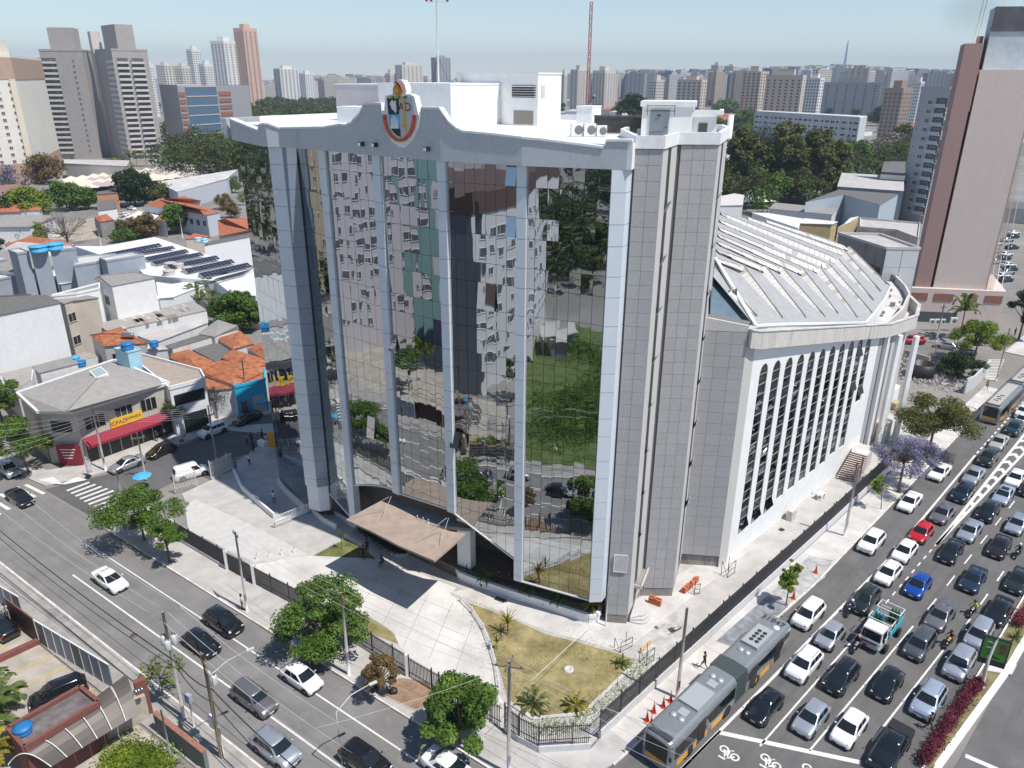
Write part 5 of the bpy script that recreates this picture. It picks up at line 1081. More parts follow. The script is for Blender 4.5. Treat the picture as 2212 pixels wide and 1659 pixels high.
def person_mesh(pose,top,bottom,skin=SKIN,barelegs=False):
 key=(pose,top,bottom,skin.name,barelegs)
 if key in PMESH:return PMESH[key]
 P=POSES[pose];V=[];Ed=[];Rr=[]
 def a(p,r,par=None):
  V.append(Vector(p));Rr.append(r)
  if par is not None:Ed.append((par,len(V)-1))
  return len(V)-1
 hip=Vector(P['hip']);ch=Vector(P['chest']);nk=Vector(P['neck']);hd=Vector(P['head'])
 h=a(hip,(.155,.115));b=a(hip.lerp(ch,.45),(.135,.10),h);c=a(ch,(.17,.115),b);sh=a(ch.lerp(nk,.6),(.13,.09),c);n_=a(nk,(.055,.055),sh);hh=a(hd,(.085,.10),n_);a(hd+Vector((0,.0,.10)),(.07,.085),hh)
 for s in(0,1):
  sg=-1 if s==0 else 1
  hp=a(hip+Vector((sg*.09,0,-.07)),(.095,.095),h);k=a(P['knee'][s],(.06,.06),hp);f=a(P['foot'][s],(.04,.04),k);a(Vector(P['foot'][s])+Vector((0,.15,-.045)),(.035,.03),f)
  so_=a(ch.lerp(nk,.45)+Vector((sg*.19,0,0)),(.055,.055),sh);el=a(P['elbow'][s],(.042,.042),so_);w_=a(P['hand'][s],(.028,.028),el)
  d=(Vector(P['hand'][s])-Vector(P['elbow'][s])).normalized();u=d.cross(Vector((0,0,1)));u=u.normalized()if u.length>.1 else Vector((1,0,0))
  pm=a(Vector(P['hand'][s])+d*.05,(.033,.022),w_)
  for i,(o_,l_)in enumerate(((-.03,.06),(-.01,.075),(.01,.07),(.03,.055))):a(V[pm]+u*o_+d*l_+Vector((0,0,-.01)),(.009,.009),pm)
  a(V[w_]+u*.045+d*.05,(.010,.010),w_)
 me=bpy.data.meshes.new('skeleton');me.from_pydata([tuple(v)for v in V],Ed,[]);o=bpy.data.objects.new('skeleton',me);COL.objects.link(o)
 m=o.modifiers.new('skin','SKIN');m.use_smooth_shade=True;m.branch_smoothing=.4
 for i,r in enumerate(Rr):me.skin_vertices[0].data[i].radius=r
 me.skin_vertices[0].data[0].use_root=True
 ss=o.modifiers.new('sub','SUBSURF');ss.levels=1;ss.render_levels=1
 dg=bpy.context.evaluated_depsgraph_get();ev=o.evaluated_get(dg);out=bpy.data.meshes.new_from_object(ev);out.name='person'
 bpy.data.objects.remove(o)
 out.materials.clear()
 for m_ in(skin,CL[top],CL[bottom],CL['black']):out.materials.append(m_)
 zs=P['hip'][2]
 seg=[(hip,ch,.25,1),(ch,nk.lerp(ch,.3),.2,1)]
 arms=[(Vector(P['elbow'][s]),Vector(P['hand'][s]))for s in(0,1)];legs=[(hip+Vector(((-1,1)[s]*.09,0,-.02)),Vector(P['knee'][s]),Vector(P['foot'][s]))for s in(0,1)]
 def ds(p,a_,b_):ab=b_-a_;t=max(0,min(1,(p-a_).dot(ab)/ab.length_squared));return(p-a_-ab*t).length
 for f in out.polygons:
  p=Vector(f.center);dl=min(min(ds(p,l[0],l[1]),ds(p,l[1],l[2]))for l in legs);da=min(ds(p,*s)for s in arms);dt=ds(p,hip,ch.lerp(nk,.5));dh=ds(p,nk,hd+Vector((0,0,.1)))
  if p.z<.13 and pose!='ride':k=3
  elif dh<min(dt,.12)and dh<.14:k=0
  elif da<.06 and da<dt-.05 and dl>.05:k=0
  elif dl<dt-.02 or p.z<zs-.02:k=0 if(barelegs and p.z<.48)else 2
  else:k=1
  f.material_index=k;f.use_smooth=True
 PMESH[key]=out;return out
def person(label,px,rz,pose='stand',top='black',bottom='black',skin=SKIN,z=0.,hair=True,group=None,helmet=None,bare=False,at=None,s=1.0):
 xy=at if at is not None else W(px,z)
 o=link('person',person_mesh(pose,top,bottom,skin,bare),None,(*xy,z),rz);o.scale=(s,s,s);tag(o,label,'person',group)
 hd=Vector(POSES[pose]['head'])
 mb=MB();mb.ball((0,0,0),.125 if not helmet else .165,0,2,(.9,1.0,.95))
 q=mb.build('hair' if not helmet else 'helmet',HAIR if not helmet else helmet,o,loc=hd+Vector((0,-.025 if not helmet else 0,.06)))
 f=MB();f.ball((-.035,.095,.05),.014,0,1).ball((.035,.095,.05),.014,0,1).box((0,.10,-.02),(.05,.015,.012))
 f.build('face',HAIR,o,loc=hd)
 return o
toC=lambda p:math.atan2(-p.y,-p.x)-math.pi/2
person('person in black shorts with a backpack walking on the avenue pavement',HH(1435,395),R(35),'walk','black','black',z=.12,bare=True)
person('person in black walking across the lane in front of the silver SUV',BR(1590,1410),HL-R(90),'walk','black','black')
person('person in a white top holding a phone on the ramp',ML(1765,1590),R(190),'phone','white','jeans',z=.05)
person('person in white top and dark trousers walking up the ramp',ML(1605,1345),R(10),'walk','white','black',z=.05)
person('person in a light blue shirt by the ramp wall',ML(1518,1385),R(20),'stand','blue','navy',z=.05)
for i,(x,y,t)in enumerate(((1590,1215,'tan'),(1622,1205,'black'),(1632,1260,'black'),(1668,1205,'grey'),(1690,1190,'black'),(1715,1215,'white'))):
 person(['person in tan at the left of the group in the side street shade','person in black at the back of the group in the side street shade','person in black at the front of the group in the side street shade','person in grey at the market table in the shade','person in black standing behind the market table','person in white bending at the market table by the orange banner'][i],ML(x,y),R(40*i),'stand',t,'black',group='people in the side street shade')
person('person in dark clothes in the doorway of the bookshop',ML(1010,1190),R(200),'stand','navy','black',z=.12);person('person in a white shirt outside the bookshop',ML(1065,1170),R(120),'walk','white','black',z=.12);person('person in pale blue standing by the bookshop door',ML(1095,1130),R(190),'stand','blue','jeans',z=.12)
person('man in black standing by the low white wall',EE(828,610),R(200),'stand','black','black',z=.03);person('second man in black leaning over the low white wall',EE(855,560),R(180),'stand','black','black',z=.03)
person('man in black sitting on the end of the low white wall',EE(975,655),R(150),'sit','black','black',z=.03)
person('person in grey sitting on the planter beside the white pier',EE(1640,660),R(160),'sit','grey','navy',z=1.15);person('person in black sitting on the planter edge, left one',EE(1870,770),R(150),'sit','black','black',z=1.0);person('person in black sitting on the planter edge, right one',EE(1945,790),R(150),'sit','black','black',z=1.0)
person('man in a white shirt beside the white based pole',BL(1560,640),R(-60),'stand','white','navy',z=.12)
person('bare chested person on the pavement beyond the big tree',FF(1515,545),R(160),'walk','tan','maroon',z=.12,bare=True)
person('person in white behind the dark parking lot gate',BL(50,700),R(30),'stand','white','navy')
person('person seated in the shade of the tree at the right edge',K(2400,560,160,531)(450,930),R(200),'stand','black','black',z=.12)
def moto(label,px,paint,rlabel,top,helmet,rz=HA):
 o=empty('motorcycle',label,'motorcycle',(*W(px),.01),rz-math.pi/2,'motorcycles filtering between the cars')
 r=.31;t,m=wheel_meshes(r,.12)
 for y in(0,-1.32):
  q=link('wheel',t,o,(0,y-.31,r),R(90));link('rim',m,q)
 mb=MB();mb.bar((0,-.36,.35),(0,-.62,.98),.07).bar((-.09,-.32,.32),(-.09,-.58,.9),.04).bar((.09,-.32,.32),(.09,-.58,.9),.04).box((0,-1.0,.42),(.26,.42,.34)).bar((0,-1.62,.33),(0,-1.05,.5),.08).tube([(.14,-1.0,.35),(.16,-1.7,.42)],.045,6);mb.build('frame',BLACK,o)
 MB().ball((0,-.86,.82),.24,0,2,(.6,1.1,.62)).ball((0,-.34,.62),.14,0,1,(.5,1.3,.5)).build('fuel_tank',paint,o)
 MB().box((0,-1.32,.80),(.26,.62,.10)).ball((0,-1.68,.84),.12,0,1,(.8,1.4,.6)).build('seat',TRIM,o)
 MB().tube([(-.36,-.70,1.04),(-.12,-.62,1.0),(.12,-.62,1.0),(.36,-.70,1.04)],.02,6).bar((-.3,-.66,1.02),(-.36,-.58,1.22),.02).bar((.3,-.66,1.02),(.36,-.58,1.22),.02).ball((-.38,-.58,1.24),.05).ball((.38,-.58,1.24),.05).build('handlebar',BLACK,o)
 MB().ball((0,-.50,.86),.11,0,1,(1,.7,1)).build('headlight',LAMPH,o)
 f=Vector((math.cos(rz),math.sin(rz)));p=Vector(o.location.xy)-f*1.30
 person(rlabel,None,rz-math.pi/2,'ride',top,'navy',at=p,z=.05,helmet=helmet,group='motorcycle riders')
hb,hp_,hw_=mat('helmet_black',(.02,.02,.02),.15),mat('helmet_pink',(.60,.28,.32),.2),mat('helmet_white',(.7,.7,.7),.2)
moto('black motorcycle beside the truck cab and the dark SUV',BR(1065,700),PC['darkblue'],'motorcycle rider in blue next to the dark SUV','blue',hw_)
moto('white motorcycle in front of the silver grey tall hatchback',BR(1105,935),PC['silver'],'motorcycle rider with a pink helmet','black',hp_)
moto('orange motorcycle beside the dark grey hatchback',BR(1700,905),ORNG,'motorcycle rider in maroon on the orange motorcycle','maroon',hb)
moto('silver motorcycle ridden by a person in a yellow vest',BR(1855,705),PC['silver'],'motorcycle rider in a yellow high visibility vest','yellow',hb)
moto('black motorcycle near the right picture edge',BR(2150,325),PC['black'],'motorcycle rider in black with a white helmet near the right edge','black',hw_)
def crown_mesh(name,r,h,n,leaf,m,seed=0,clumps=26,flat=.75,hollow=.0,density=1.,droop=.2):
 "leaf sized quads gathered in clumps through an uneven crown volume"
 rnd=random.Random(seed);v=[];f=[]
 cl=[]
 for i in range(clumps):
  a=rnd.uniform(0,6.28);u=rnd.random()**.5;zz=rnd.uniform(-.8,.95);rr=(1-abs(zz)**2.2*.75)*u
  cl.append((Vector((math.cos(a)*rr*r*.92,math.sin(a)*rr*r*.92,h*(.5+.46*zz))),rnd.uniform(.13,.36)*r))
 vols=[c[1]**1.8*rnd.uniform(.5,1.2)for c in cl]
 picks=rnd.choices(range(len(cl)),vols,k=n)
 for k in picks:
  c,cr=cl[k];d=Vector((rnd.gauss(0,1),rnd.gauss(0,1),rnd.gauss(0,1))).normalized();q=rnd.random()**.45
  p=c+Vector((d.x,d.y,d.z*flat*.8))*cr*q;p.z-=droop*(p.xy.length/r)**2*h*.3
  nrm=(d+Vector((rnd.gauss(0,.6),rnd.gauss(0,.6),rnd.gauss(.5,.6)))).normalized();t=nrm.cross(Vector((rnd.gauss(0,1),rnd.gauss(0,1),rnd.gauss(0,1)))).normalized();b=nrm.cross(t);s=leaf*rnd.uniform(.6,1.35)
  i0=len(v);v+=[tuple(p-t*s),tuple(p+b*s*.45),tuple(p+t*s),tuple(p-b*s*.45)];f.append((i0,i0+1,i0+2,i0+3))
 me=bpy.data.meshes.new(name);me.from_pydata(v,[],f);me.materials.append(m);me.update();return me,cl
def tree(label,px,r,h,trunk_h,kind='mid',n=6000,leaf=.16,seed=1,group=None,name='tree',z=0.,tr=.16,xy=None,bark=BARK,cat='tree',clumps=26,lean=(0,0),flat=.75):
 xy=xy if xy is not None else W(px,z);o=empty(name,label,cat,(*xy,z),0,group)
 me,cl=crown_mesh('crown',r,h,n,leaf,LF[kind],seed,clumps,flat)
 c=stuff(link('crown',me,o,(lean[0],lean[1],trunk_h)))if False else link('crown',me,o,(lean[0],lean[1],trunk_h))
 mb=MB();top=Vector((lean[0]*.7,lean[1]*.7,trunk_h+h*.18));mb.tube([(0,0,-.1),(lean[0]*.2,lean[1]*.2,trunk_h*.5),tuple(top)],[tr,tr*.75,tr*.6],8)
 rnd=random.Random(seed+5)
 for i in range(min(len(cl),14)):
  e_=cl[i][0]+Vector((lean[0],lean[1],trunk_h));m_=top.lerp(e_,.5)+Vector((0,0,rnd.uniform(-.3,.1)*h*.2));mb.tube([tuple(top-Vector((0,0,.2))),tuple(m_),tuple(e_)],[tr*.5,tr*.28,tr*.08],5)
 mb.build('trunk',bark,o)
 return o
tree('broad bright green street tree over the zebra crossing corner, further from the camera',BL(930,200),4.4,3.9,2.4,'mid',12000,.15,3,'street trees on the side road')
tree('smaller bright green street tree just in front of the corner tree',BL(1095,345),2.3,2.2,2.5,'mid',4500,.14,4,'street trees on the side road')
tree('spreading bright green street tree behind the wooden crossarm pole',EE(520,1310),4.7,4.4,1.8,'mid',15000,.16,5,'street trees on the side road')
tree('small rusty brown leaved street tree above black bin bags',BC(265,1195),1.7,2.7,1.3,'rust',4200,.11,6,'street trees on the side road')
tree('dense vivid green street tree next to the concrete pole at the corner',BC(775,1500),3.4,5.0,1.0,'mid',15000,.17,7,'street trees on the side road',clumps=34)
tree('thin sapling with sparse yellow green leaves behind the transformer pole',LL(1545,1000),2.1,2.2,1.9,'bright',700,.13,8,None,tr=.07,clumps=16)
tree('small green tree on the avenue pavement among rubble',BR(680,620),1.35,3.4,1.9,'bright',3600,.12,9,'trees on the avenue pavement',tr=.08)
tree('thin yellow green sapling on the avenue pavement',AA(800,1245),1.2,2.2,2.2,'bright',1100,.12,10,'trees on the avenue pavement',tr=.06,lean=(-.6,.3))
tree('lilac flowering tree on the avenue pavement',AA(965,1075),3.9,3.4,3.6,'purple',9500,.12,11,'trees on the avenue pavement',tr=.2,clumps=30,lean=(.3,.6))
tree('slender green trunked tree behind the lilac tree',AA(1085,945),1.8,2.0,3.0,'olive',1600,.12,12,'trees on the avenue pavement',tr=.12)
tree('big spreading olive green tree over the avenue pavement',AA(1265,690),5.6,4.4,3.6,'olive',15000,.17,13,'trees on the avenue pavement',tr=.22,clumps=40)
tree('bright lime green tree above the rubble yard',UU(1500,1950),5.2,5.0,3.0,'bright',12000,.18,14,None,tr=.2,clumps=36)
tree('dark green tree at the right picture edge beside the narrow pavement',K(2400,560,160,531)(485,960),3.6,8.0,3.0,'dark',9000,.18,15,None,tr=.25)
tree('dark undergrowth tree inside the rubble yard',FF(1000,330),4.0,3.5,.6,'dark',7000,.17,16,None,clumps=30)
def frond_mesh(L,w_,n=10,arch=.55,name='frond',m='palm',leaflets=True):
 mb=MB()
 for i in range(n):
  t0,t1=i/n,(i+1)/n;f=lambda t:Vector((0,L*math.sin(t*1.35)/math.sin(1.35)*.95,L*(arch*math.sin(t*2.2)-.35*t*t)))
  a,b=f(t0),f(t1);ww_=w_*(.35+math.sin(math.pi*min(1,t0*.9+.1))*.75)
  if leaflets:
   for s in SIDES:mb.add([a,b,b+Vector((s*ww_,ww_*.45,-ww_*.35)),a.lerp(b,.4)+Vector((s*ww_,ww_*.25,-ww_*.4))],[(0,1,2,3)])
  else:mb.add([a-Vector((w_*.5*(1-t0),0,0)),a+Vector((w_*.5*(1-t0),0,0)),b+Vector((w_*.5*(1-t1),0,0)),b-Vector((w_*.5*(1-t1),0,0))],[(0,1,2,3)])
 return mb.mesh(name,LF[m])
FRM={}
def palm(label,px,trunk_h,L,nf=14,w_=.3,m='palm',z=0.,name='palm',group=None,arch=.55,leaflets=True,tr=.12,cat='palm',xy=None,up=1.):
 xy=xy if xy is not None else W(px,z);o=empty(name,label,cat,(*xy,z),0,group);k=(round(L,2),w_,m,arch,leaflets)
 if k not in FRM:FRM[k]=[frond_mesh(L,w_,9,arch*a,m=m,leaflets=leaflets)for a in(1.3,.9,.35)]
 if trunk_h>.1:MB().tube([(0,0,0),(.03,0,trunk_h*.5),(0,0,trunk_h)],[tr,tr*.8,tr*.7],8).build('trunk',BARK,o)
 for i in range(nf):
  q=link('frond',FRM[k][i%3],o,(0,0,trunk_h));q.rotation_euler=(R(random.uniform(-12,38))*(1 if i%3==0 else-.2)*up,0,i*2.399+random.uniform(-.2,.2))
 return o
palm('small dracaena palm with a thin trunk on the corner lawn',EE(660,535),1.7,.75,22,.06,leaflets=False,arch=.9,tr=.05)
palm('yellowing dracaena palm with a stout trunk on the lawn',BC(1078,800),1.3,1.25,26,.13,'yellow',leaflets=False,arch=.8,tr=.09);palm('slim young dracaena on the lawn edge beside the railing',BC(1008,900),.9,.8,12,.12,leaflets=False,arch=.9,tr=.04)
palm('low spiky cycad at the lower left of the lawn',BC(1245,1265),.25,1.5,22,.10,leaflets=True,arch=.6);palm('low yellow green cycad at the lower right of the lawn',BC(1520,1270),.2,1.25,20,.10,'yellow',arch=.6);palm('small cycad at the far right tip of the lawn',BC(1815,1000),.15,.9,14,.09,arch=.7)
for i,(x,y)in enumerate(((940,450),(1240,480),(1410,590),(1620,630),(1210,520))):
 palm(['round cycad in the planter near the entrance','tall spiky cycad in the planter in front of the glass','dark cycad in the planter, second from the right end','yellow tipped cycad at the right end of the planter','low cycad in the middle of the planter'][i],BC(x,y),.35,1.15,18,.10,('palm','palm','palm','yellow','palm')[i],z=.9,group='cycads in the curved planter')
palm('tall palm standing behind the lime green tree',UU(1305,1600),6.0,3.2,16,.42,arch=.75,tr=.14);palm('feathery palm at the lower left picture edge',BL(-60,1500),2.5,2.6,18,.35,arch=.7);palm('second feathery palm with orange tips at the lower left edge',BL(-70,1700),2.0,2.3,16,.35,'yellow',arch=.7);palm('feathery palm by the parked black people carrier',BL(10,1300),1.5,2.2,16,.3,arch=.7)
palm('spiky agave on the planted median',BR(2160,830),.1,.9,18,.14,leaflets=False,arch=.9,z=.16)
for i,(x,y)in enumerate(((1280,330),(1200,230),(1380,300),(1460,260))):palm('banana like broad leaved plant behind the long shed',ML(x,y),1.5,3.2,9,.5,'palm',leaflets=True,arch=.9,z=2,group='banana plants behind the sheds',name='banana_plant',cat='plant')
for i,x in enumerate((1255,1345,1475)):palm('small palm in front of the taupe apartment tower',TT(x,620),5,4,10,.6,arch=.6,group='palms at the taupe tower',xy=W(TT(x,640)))
def leafpatch(name,pts,r,h,n,leaf,m,seed=0,z0=.16):
 rnd=random.Random(seed);v=[];f=[]
 for k in range(n):
  i=rnd.randrange(len(pts)-1);p=pts[i].lerp(pts[i+1],rnd.random());c=Vector((p.x+rnd.gauss(0,r),p.y+rnd.gauss(0,r),z0+rnd.random()**.7*h));t=Vector((rnd.gauss(0,1),rnd.gauss(0,1),rnd.gauss(.6,.8))).normalized();b=t.cross(Vector((rnd.gauss(0,1),rnd.gauss(0,1),rnd.gauss(0,1)))).normalized();s=leaf*rnd.uniform(.6,1.3)
  i0=len(v);v+=[tuple(c-t*s),tuple(c+b*s*.35),tuple(c+t*s),tuple(c-b*s*.35)];f.append((i0,i0+1,i0+2,i0+3))
 me=bpy.data.meshes.new(name);me.from_pydata(v,[],f);me.materials.append(LF[m]if m in LF else MATS[m]);return link(name,me)
tag(leafpatch('hedge',[W(BR(*p))for p in[(1560,1650),(1700,1430),(1850,1210),(1920,1130)]],.22,.8,7000,.13,'red',1),'long magenta leaved hedge along the planted median','hedge')
tag(leafpatch('shrub',[AV(24.5,14.2),AV(27.5,14.4)],.28,.8,1600,.13,'red',2),'short magenta shrub row beyond the billboard','shrub')
tag(leafpatch('shrub',[AV(34,14.6),AV(60,14.8)],.5,.8,5000,.16,'mid',3),'green shrubs on the median at the right edge','shrub')
stuff(leafpatch('weeds',[W(p)for p in(BL(780,1590),BL(880,1650),BL(990,1680),BL(900,1760))],.8,.7,7000,.17,'bright',4,0.05))
stuff(leafpatch('tall_grass',[LS(15,-24),LS(26,-26),LS(16,-34),LS(30,-50),LS(14,-60)],3.0,.5,22000,.22,'mid',5,.03))
stuff(leafpatch('lawn_tufts',[W(BC(*p),.05)for p in[(850,620),(1000,760),(1100,1100),(1300,1300),(1560,1250),(1850,980),(1500,880),(1200,1000)]],1.2,.07,9000,.05,'yellow',6,.05))
stuff(leafpatch('rubble_weeds',[W(BC(*p),.05)for p in[(1270,1400),(1500,1400),(1750,1200),(1990,960)]],.5,.25,1500,.09,'mid',7,.04))
tag(leafpatch('potted_shrub',[W(ML(2040,1590)),W(ML(2080,1640))],.35,1.2,1800,.12,'dark',8,.9),'dark bushy potted plant against the ramp wall','plant')
tag(leafpatch('hedge',[W(EE(790,390)),W(EE(900,470)),W(EE(1040,560)),W(EE(1150,565))],.35,.6,5000,.09,'dark',9,.2),'low dark green hedge in the bed under the canopy','hedge')
for i,(pts,l)in enumerate((([(1560,660),(1700,720)],'leafy planting at the left end of the curved planter'),([(1720,740),(2212,860)],'dark leafy planting along the curved planter'))):
 tag(leafpatch('planting',[W(EE(*p),.9)for p in pts],.3,.35,1500,.08,'dark',10+i,.85),l,'plant')
cn=empty('entrance_canopy','tilted brown concrete canopy over the church entrance','canopy',(*W(EE(1150,370),7),0))
zc=7.0;outl=[EE(690,305),EE(780,345),EE(900,400),EE(1100,505),EE(1370,620),EE(1500,510),EE(1612,410)]
bk_=[EE(1640,375),EE(1500,395),EE(1350,350),EE(1200,270),EE(1050,195),EE(965,160)]
top_=[W(p,zc)for p in outl+[EE(1612,410)]+bk_[1:]]
MB().prism([W(p,zc)for p in outl]+[W(p,zc)for p in bk_[1:]],zc-.22,zc).build('slab',[mat('canopy_top',(.37,.29,.235),.9,0,.14,1.2,.2,20,detail=9),COPE],cn,world=True)
MB().prism([W(EE(1350,350),zc-.3),W(EE(1640,375),zc-.3),W(EE(1700,330),7.3),W(EE(1050,100),7.3),W(EE(965,160),zc-.3),W(EE(1200,270),zc-.3)],zc-.6,zc-.25).build('rear_shade_slab',CONCD,cn,world=True)  # shadow region behind the back edge put in as a dark slab
_p=[W(EE(1550,655),1.1),W(EE(1648,690),1.1)];MB().prism([_p[0],_p[1],_p[1]+Vector((.5,.8)),_p[0]+Vector((.5,.8))],0,6.75).build('pier',WHITE,cn,world=True)
for a,b in((EE(1040,125),EE(940,355)),(EE(1020,130),EE(700,300)),(EE(1480,290),EE(1410,510)),(EE(1465,290),EE(1215,485))):
 p,q=W(a,9.0),W(b,7.03);MB().bar((*p,9.0),(*q,7.03),.035).build('stay_cable',GRANL,cn,world=True)
for x,y in((1240,300),(1285,315),(1325,330)):p=W(EE(x,y),6.9);MB().tube([(*p,6.7),(*p,7.3)],.06,6).build('upstand',WHITEB,cn,world=True)
es=empty('entrance_steps','wide grey steps rising under the brown canopy','stairs',(*W(EE(1450,680)),0));sa,sb,sc1,sd=W(EE(1190,570)),W(EE(1560,745)),W(EE(1640,640),1.1),W(EE(1280,500),1.1)
for k in range(6):
 f0=k/6;a,b=sa.lerp(sd,f0),sb.lerp(sc1,f0)
 MB().prism([a,b,sc1,sd],.18*k,.18*(k+1)).build('step',CONCD,es,world=True)
pl=empty('curved_planter','long white rendered planter curving along the foot of the glass front','planter',(*W(EE(1900,850)),0))
pts=[W(BC(*p),.95)for p in[(760,345),(752,375),(770,400),(860,435),(1000,480),(1120,520),(1300,575),(1480,635),(1600,672),(1650,668),(1668,650),(1672,600)]]
pts=[Vector((p.x,p.y))for p in pts];inn=[p+Vector((.15,.35))for p in pts]
for p,q in zip(pts,pts[1:]):MB().wall(p,q,0,.62,.22).build('planter_wall',[WHITE],pl,world=True);MB().wall(p,q,.60,1.0,.36).build('planter_rim',[WHITEB],pl,world=True)
[MB().prism([p,q,q+Vector((.55,1.0)),p+Vector((.55,1.0))],.0,.82).build('soil',SOIL,pl,world=True)for p,q in zip(pts,pts[1:])]
for p in(BC(905,480),BC(1075,520),BC(1300,600),BC(1490,655)):q=W(p,.5);MB().box((*q,.5),(.12,.4,.12),.4).build('spout',BLACK,pl,world=True)
def lowwall(label,pts,h,m=WHITE,th=.22,name='low_wall',z0=0,group='low walls in the forecourt',cope=None):
 o=empty(name,label,'wall',(*pts[0],z0),0,group)
 for p,q in zip(pts,pts[1:]):
  MB().wall(p,q,z0,z0+h,th).build('wall_section',m,o,world=True)
  if cope:MB().wall(p,q,z0+h+.002,z0+h+.07,th+.1).build('coping',cope,o,world=True)
 return o
lowwall('long low white wall on the street side of the ramp',[W(p)for p in(ML(1505,1400),ML(1560,1510),ML(1650,1590),ML(1765,1690))],.75)
lowwall('low white wall on the building side of the ramp',[W(p)for p in(ML(1790,1470),ML(1850,1540),ML(1960,1640))],.9)
lowwall('low white wall below the white railing',[W(p)for p in(EE(150,345),EE(420,240))],.55)
lowwall('sloping white wall beside the lower ramp',[W(p)for p in(EE(420,240),EE(520,330),EE(620,380))],.7)
lowwall('white wall separating the two ramps near the building',[W(p)for p in(EE(570,240),EE(680,310),EE(780,390))],.5)
lowwall('low white bench wall beside the corner lawn',[W(p)for p in(EE(688,435),EE(800,500),EE(955,620))],.5,CONCL,.4)
lowwall('curved white kerb of the hedge bed under the canopy',[W(p)for p in(EE(1185,560),EE(1160,590),EE(1100,595),EE(1050,580),EE(780,400))],.4,CONCL)
lowwall('tall white parapet in front of the first glass bays',[W(p)for p in(EE(405,60),EE(480,110),EE(740,260))],1.9,WHITE)
def barfence(label,pts,z0,h,gap=.13,bw=.045,m=IRON,base=None,baseh=.9,name='iron_fence',rails=(.25,.9),tips=True,postgap=2.6,group='iron fences round the forecourt',zz=None):
 o=empty(name,label,'fence',(*pts[0],0),0,group);bars=MB()
 for p,q in zip(pts,pts[1:]):
  e_,n_,L_=side(p,q);k=int(L_/gap)
  for i in range(k):
   c=p+e_*(i+.5)*gap;bars.box((c.x,c.y,z0+h/2),(bw,bw,h),math.atan2(e_.y,e_.x))
  for r in rails:MB().bar((*p,z0+h*r),(*q,z0+h*r),.05).build('rail',m,o,world=True)
  for i in range(int(L_/postgap)+1):c=p+e_*min(i*postgap,L_);MB().box((c.x,c.y,z0+h*.55),(.09,.09,h*1.15),math.atan2(e_.y,e_.x)).build('post',m,o,world=True)
  if base:MB().wall(p,q,0,baseh,.25).build('base_wall',base,o,world=True)
 stuff(bars.build('bars',m,o,world=True));return o
bw_=dirty('fence_wall',(.60,.60,.60),(.35,.34,.32),amount=.4)
barfence('dark iron railing on a white wall along the avenue',[AV(-13.2,-5.3),AV(6,-5.45),AV(30,-5.6),AV(48,-5.9)],.9,1.9,.15,.05,base=bw_)
c1,c2=W(BC(1275,1535),.4),W(BC(1612,1515),.4)
barfence('iron railing round the chamfered street corner',[c1,c2],.75,1.9,.15,.05,base=bw_,baseh=.7);barfence('dark iron railing between the corner and the bright green tree',[W(BC(1060,1395),.4),W(BC(1150,1470),.4),c1],.75,1.9,.15,.05,base=bw_,baseh=.7)
f0,f1,f2,f3,f4=W(BL(1145,195)),W(BL(1465,385)),W(BL(1640,480)),W(BC(85,850)),W(BC(435,1070))
barfence('dark iron railing along the grey side plaza',[f0,f1],.45,1.9,.13,.05,base=CONCL,baseh=.45);barfence('dark iron gate leaf beside the white based pole',[f1,f2],.1,2.1,.13,.05,name='iron_gate');barfence('dark iron gate along the bright drive',[f2,W(BL(1960,650))],.1,2.1,.13,.05,name='iron_gate')
barfence('dark iron railing behind the spreading street tree',[W(BL(1960,650)),f3],.1,2.1,.13,.05);barfence('iron railing beside the rusty brown tree',[f3,f4],.45,1.9,.15,.05,base=CONC,baseh=.45);barfence('wide barred gate between the brown tree and the green tree',[f4+LU*.2,W(BC(640,1190)),W(BC(1040,1400))],.1,2.1,.16,.05,name='iron_gate')
barfence('short grey gate panel by the white van',[W(ML(1360,1440)),W(ML(1505,1370))],.3,2.2,.16,.05,GRANL,base=CONCL,baseh=.3,name='iron_gate');barfence('open grey gate leaf beside the corner tree',[W(ML(1130,1530)),W(ML(1280,1480))],.1,2.2,.17,.05,GRANL,name='iron_gate')
barfence('white painted railing across the end of the ramp',[W(EE(150,340),.6),W(EE(418,235),.6)],.6,1.0,.16,.045,IRONW,name='white_railing',rails=(.05,1.0),tips=False)
barfence('thin railing curving along the edge of the lawn',[W(BC(*p))for p in[(775,590),(850,665),(920,770),(970,900),(1000,1000),(1030,1200)]],0,.7,.2,.03,COPE,name='low_railing',rails=(.9,))
for q,l in((f1,'left'),(f2,'middle'),(f4,'right')):
 g_=MB().box((0,0,1.2),(.3,.3,2.4)).build('gate_pier',COPE,None,loc=(*q,0));tag(g_,{'left':'white gate pier at the end of the grey plaza railing','middle':'white gate pier beside the white based pole','right':'grey gate pier between the brown and the green street trees'}[l],'pier')
for i in range(4):
 b_=MB().tube([(0,0,0),(0,0,.85)],.05,8).build('bollard',COPE,None,loc=(*W(BL(1652+i*80,318-i*14)),0));tag(b_,['slim white bollard, leftmost of four on the plaza edge','slim white bollard, second from the left on the plaza edge','slim white bollard, third from the left on the plaza edge','slim white bollard, rightmost of four on the plaza edge'][i],'bollard','bollards on the plaza edge')
pf=empty('sheet_fence','grey corrugated sheet fence of the parking lot','fence',(*W(BL(260,870)),0));a,b=W(BL(262,860)),W(BL(735,1155))
for i in range(8):
 p,q=a.lerp(b,i/8),a.lerp(b,(i+1)/8);MB().wall(p,q,.1,2.6,.06).build('panel',BLUEG if i%4 else mat('sheet_dark',(.10,.12,.14),.6),pf,world=True);MB().box((*p,1.35),(.1,.1,2.7)).build('post',IRONW,pf,world=True)
MB().wall(a,b,2.6,2.68,.1).build('top_rail',IRONW,pf,world=True)
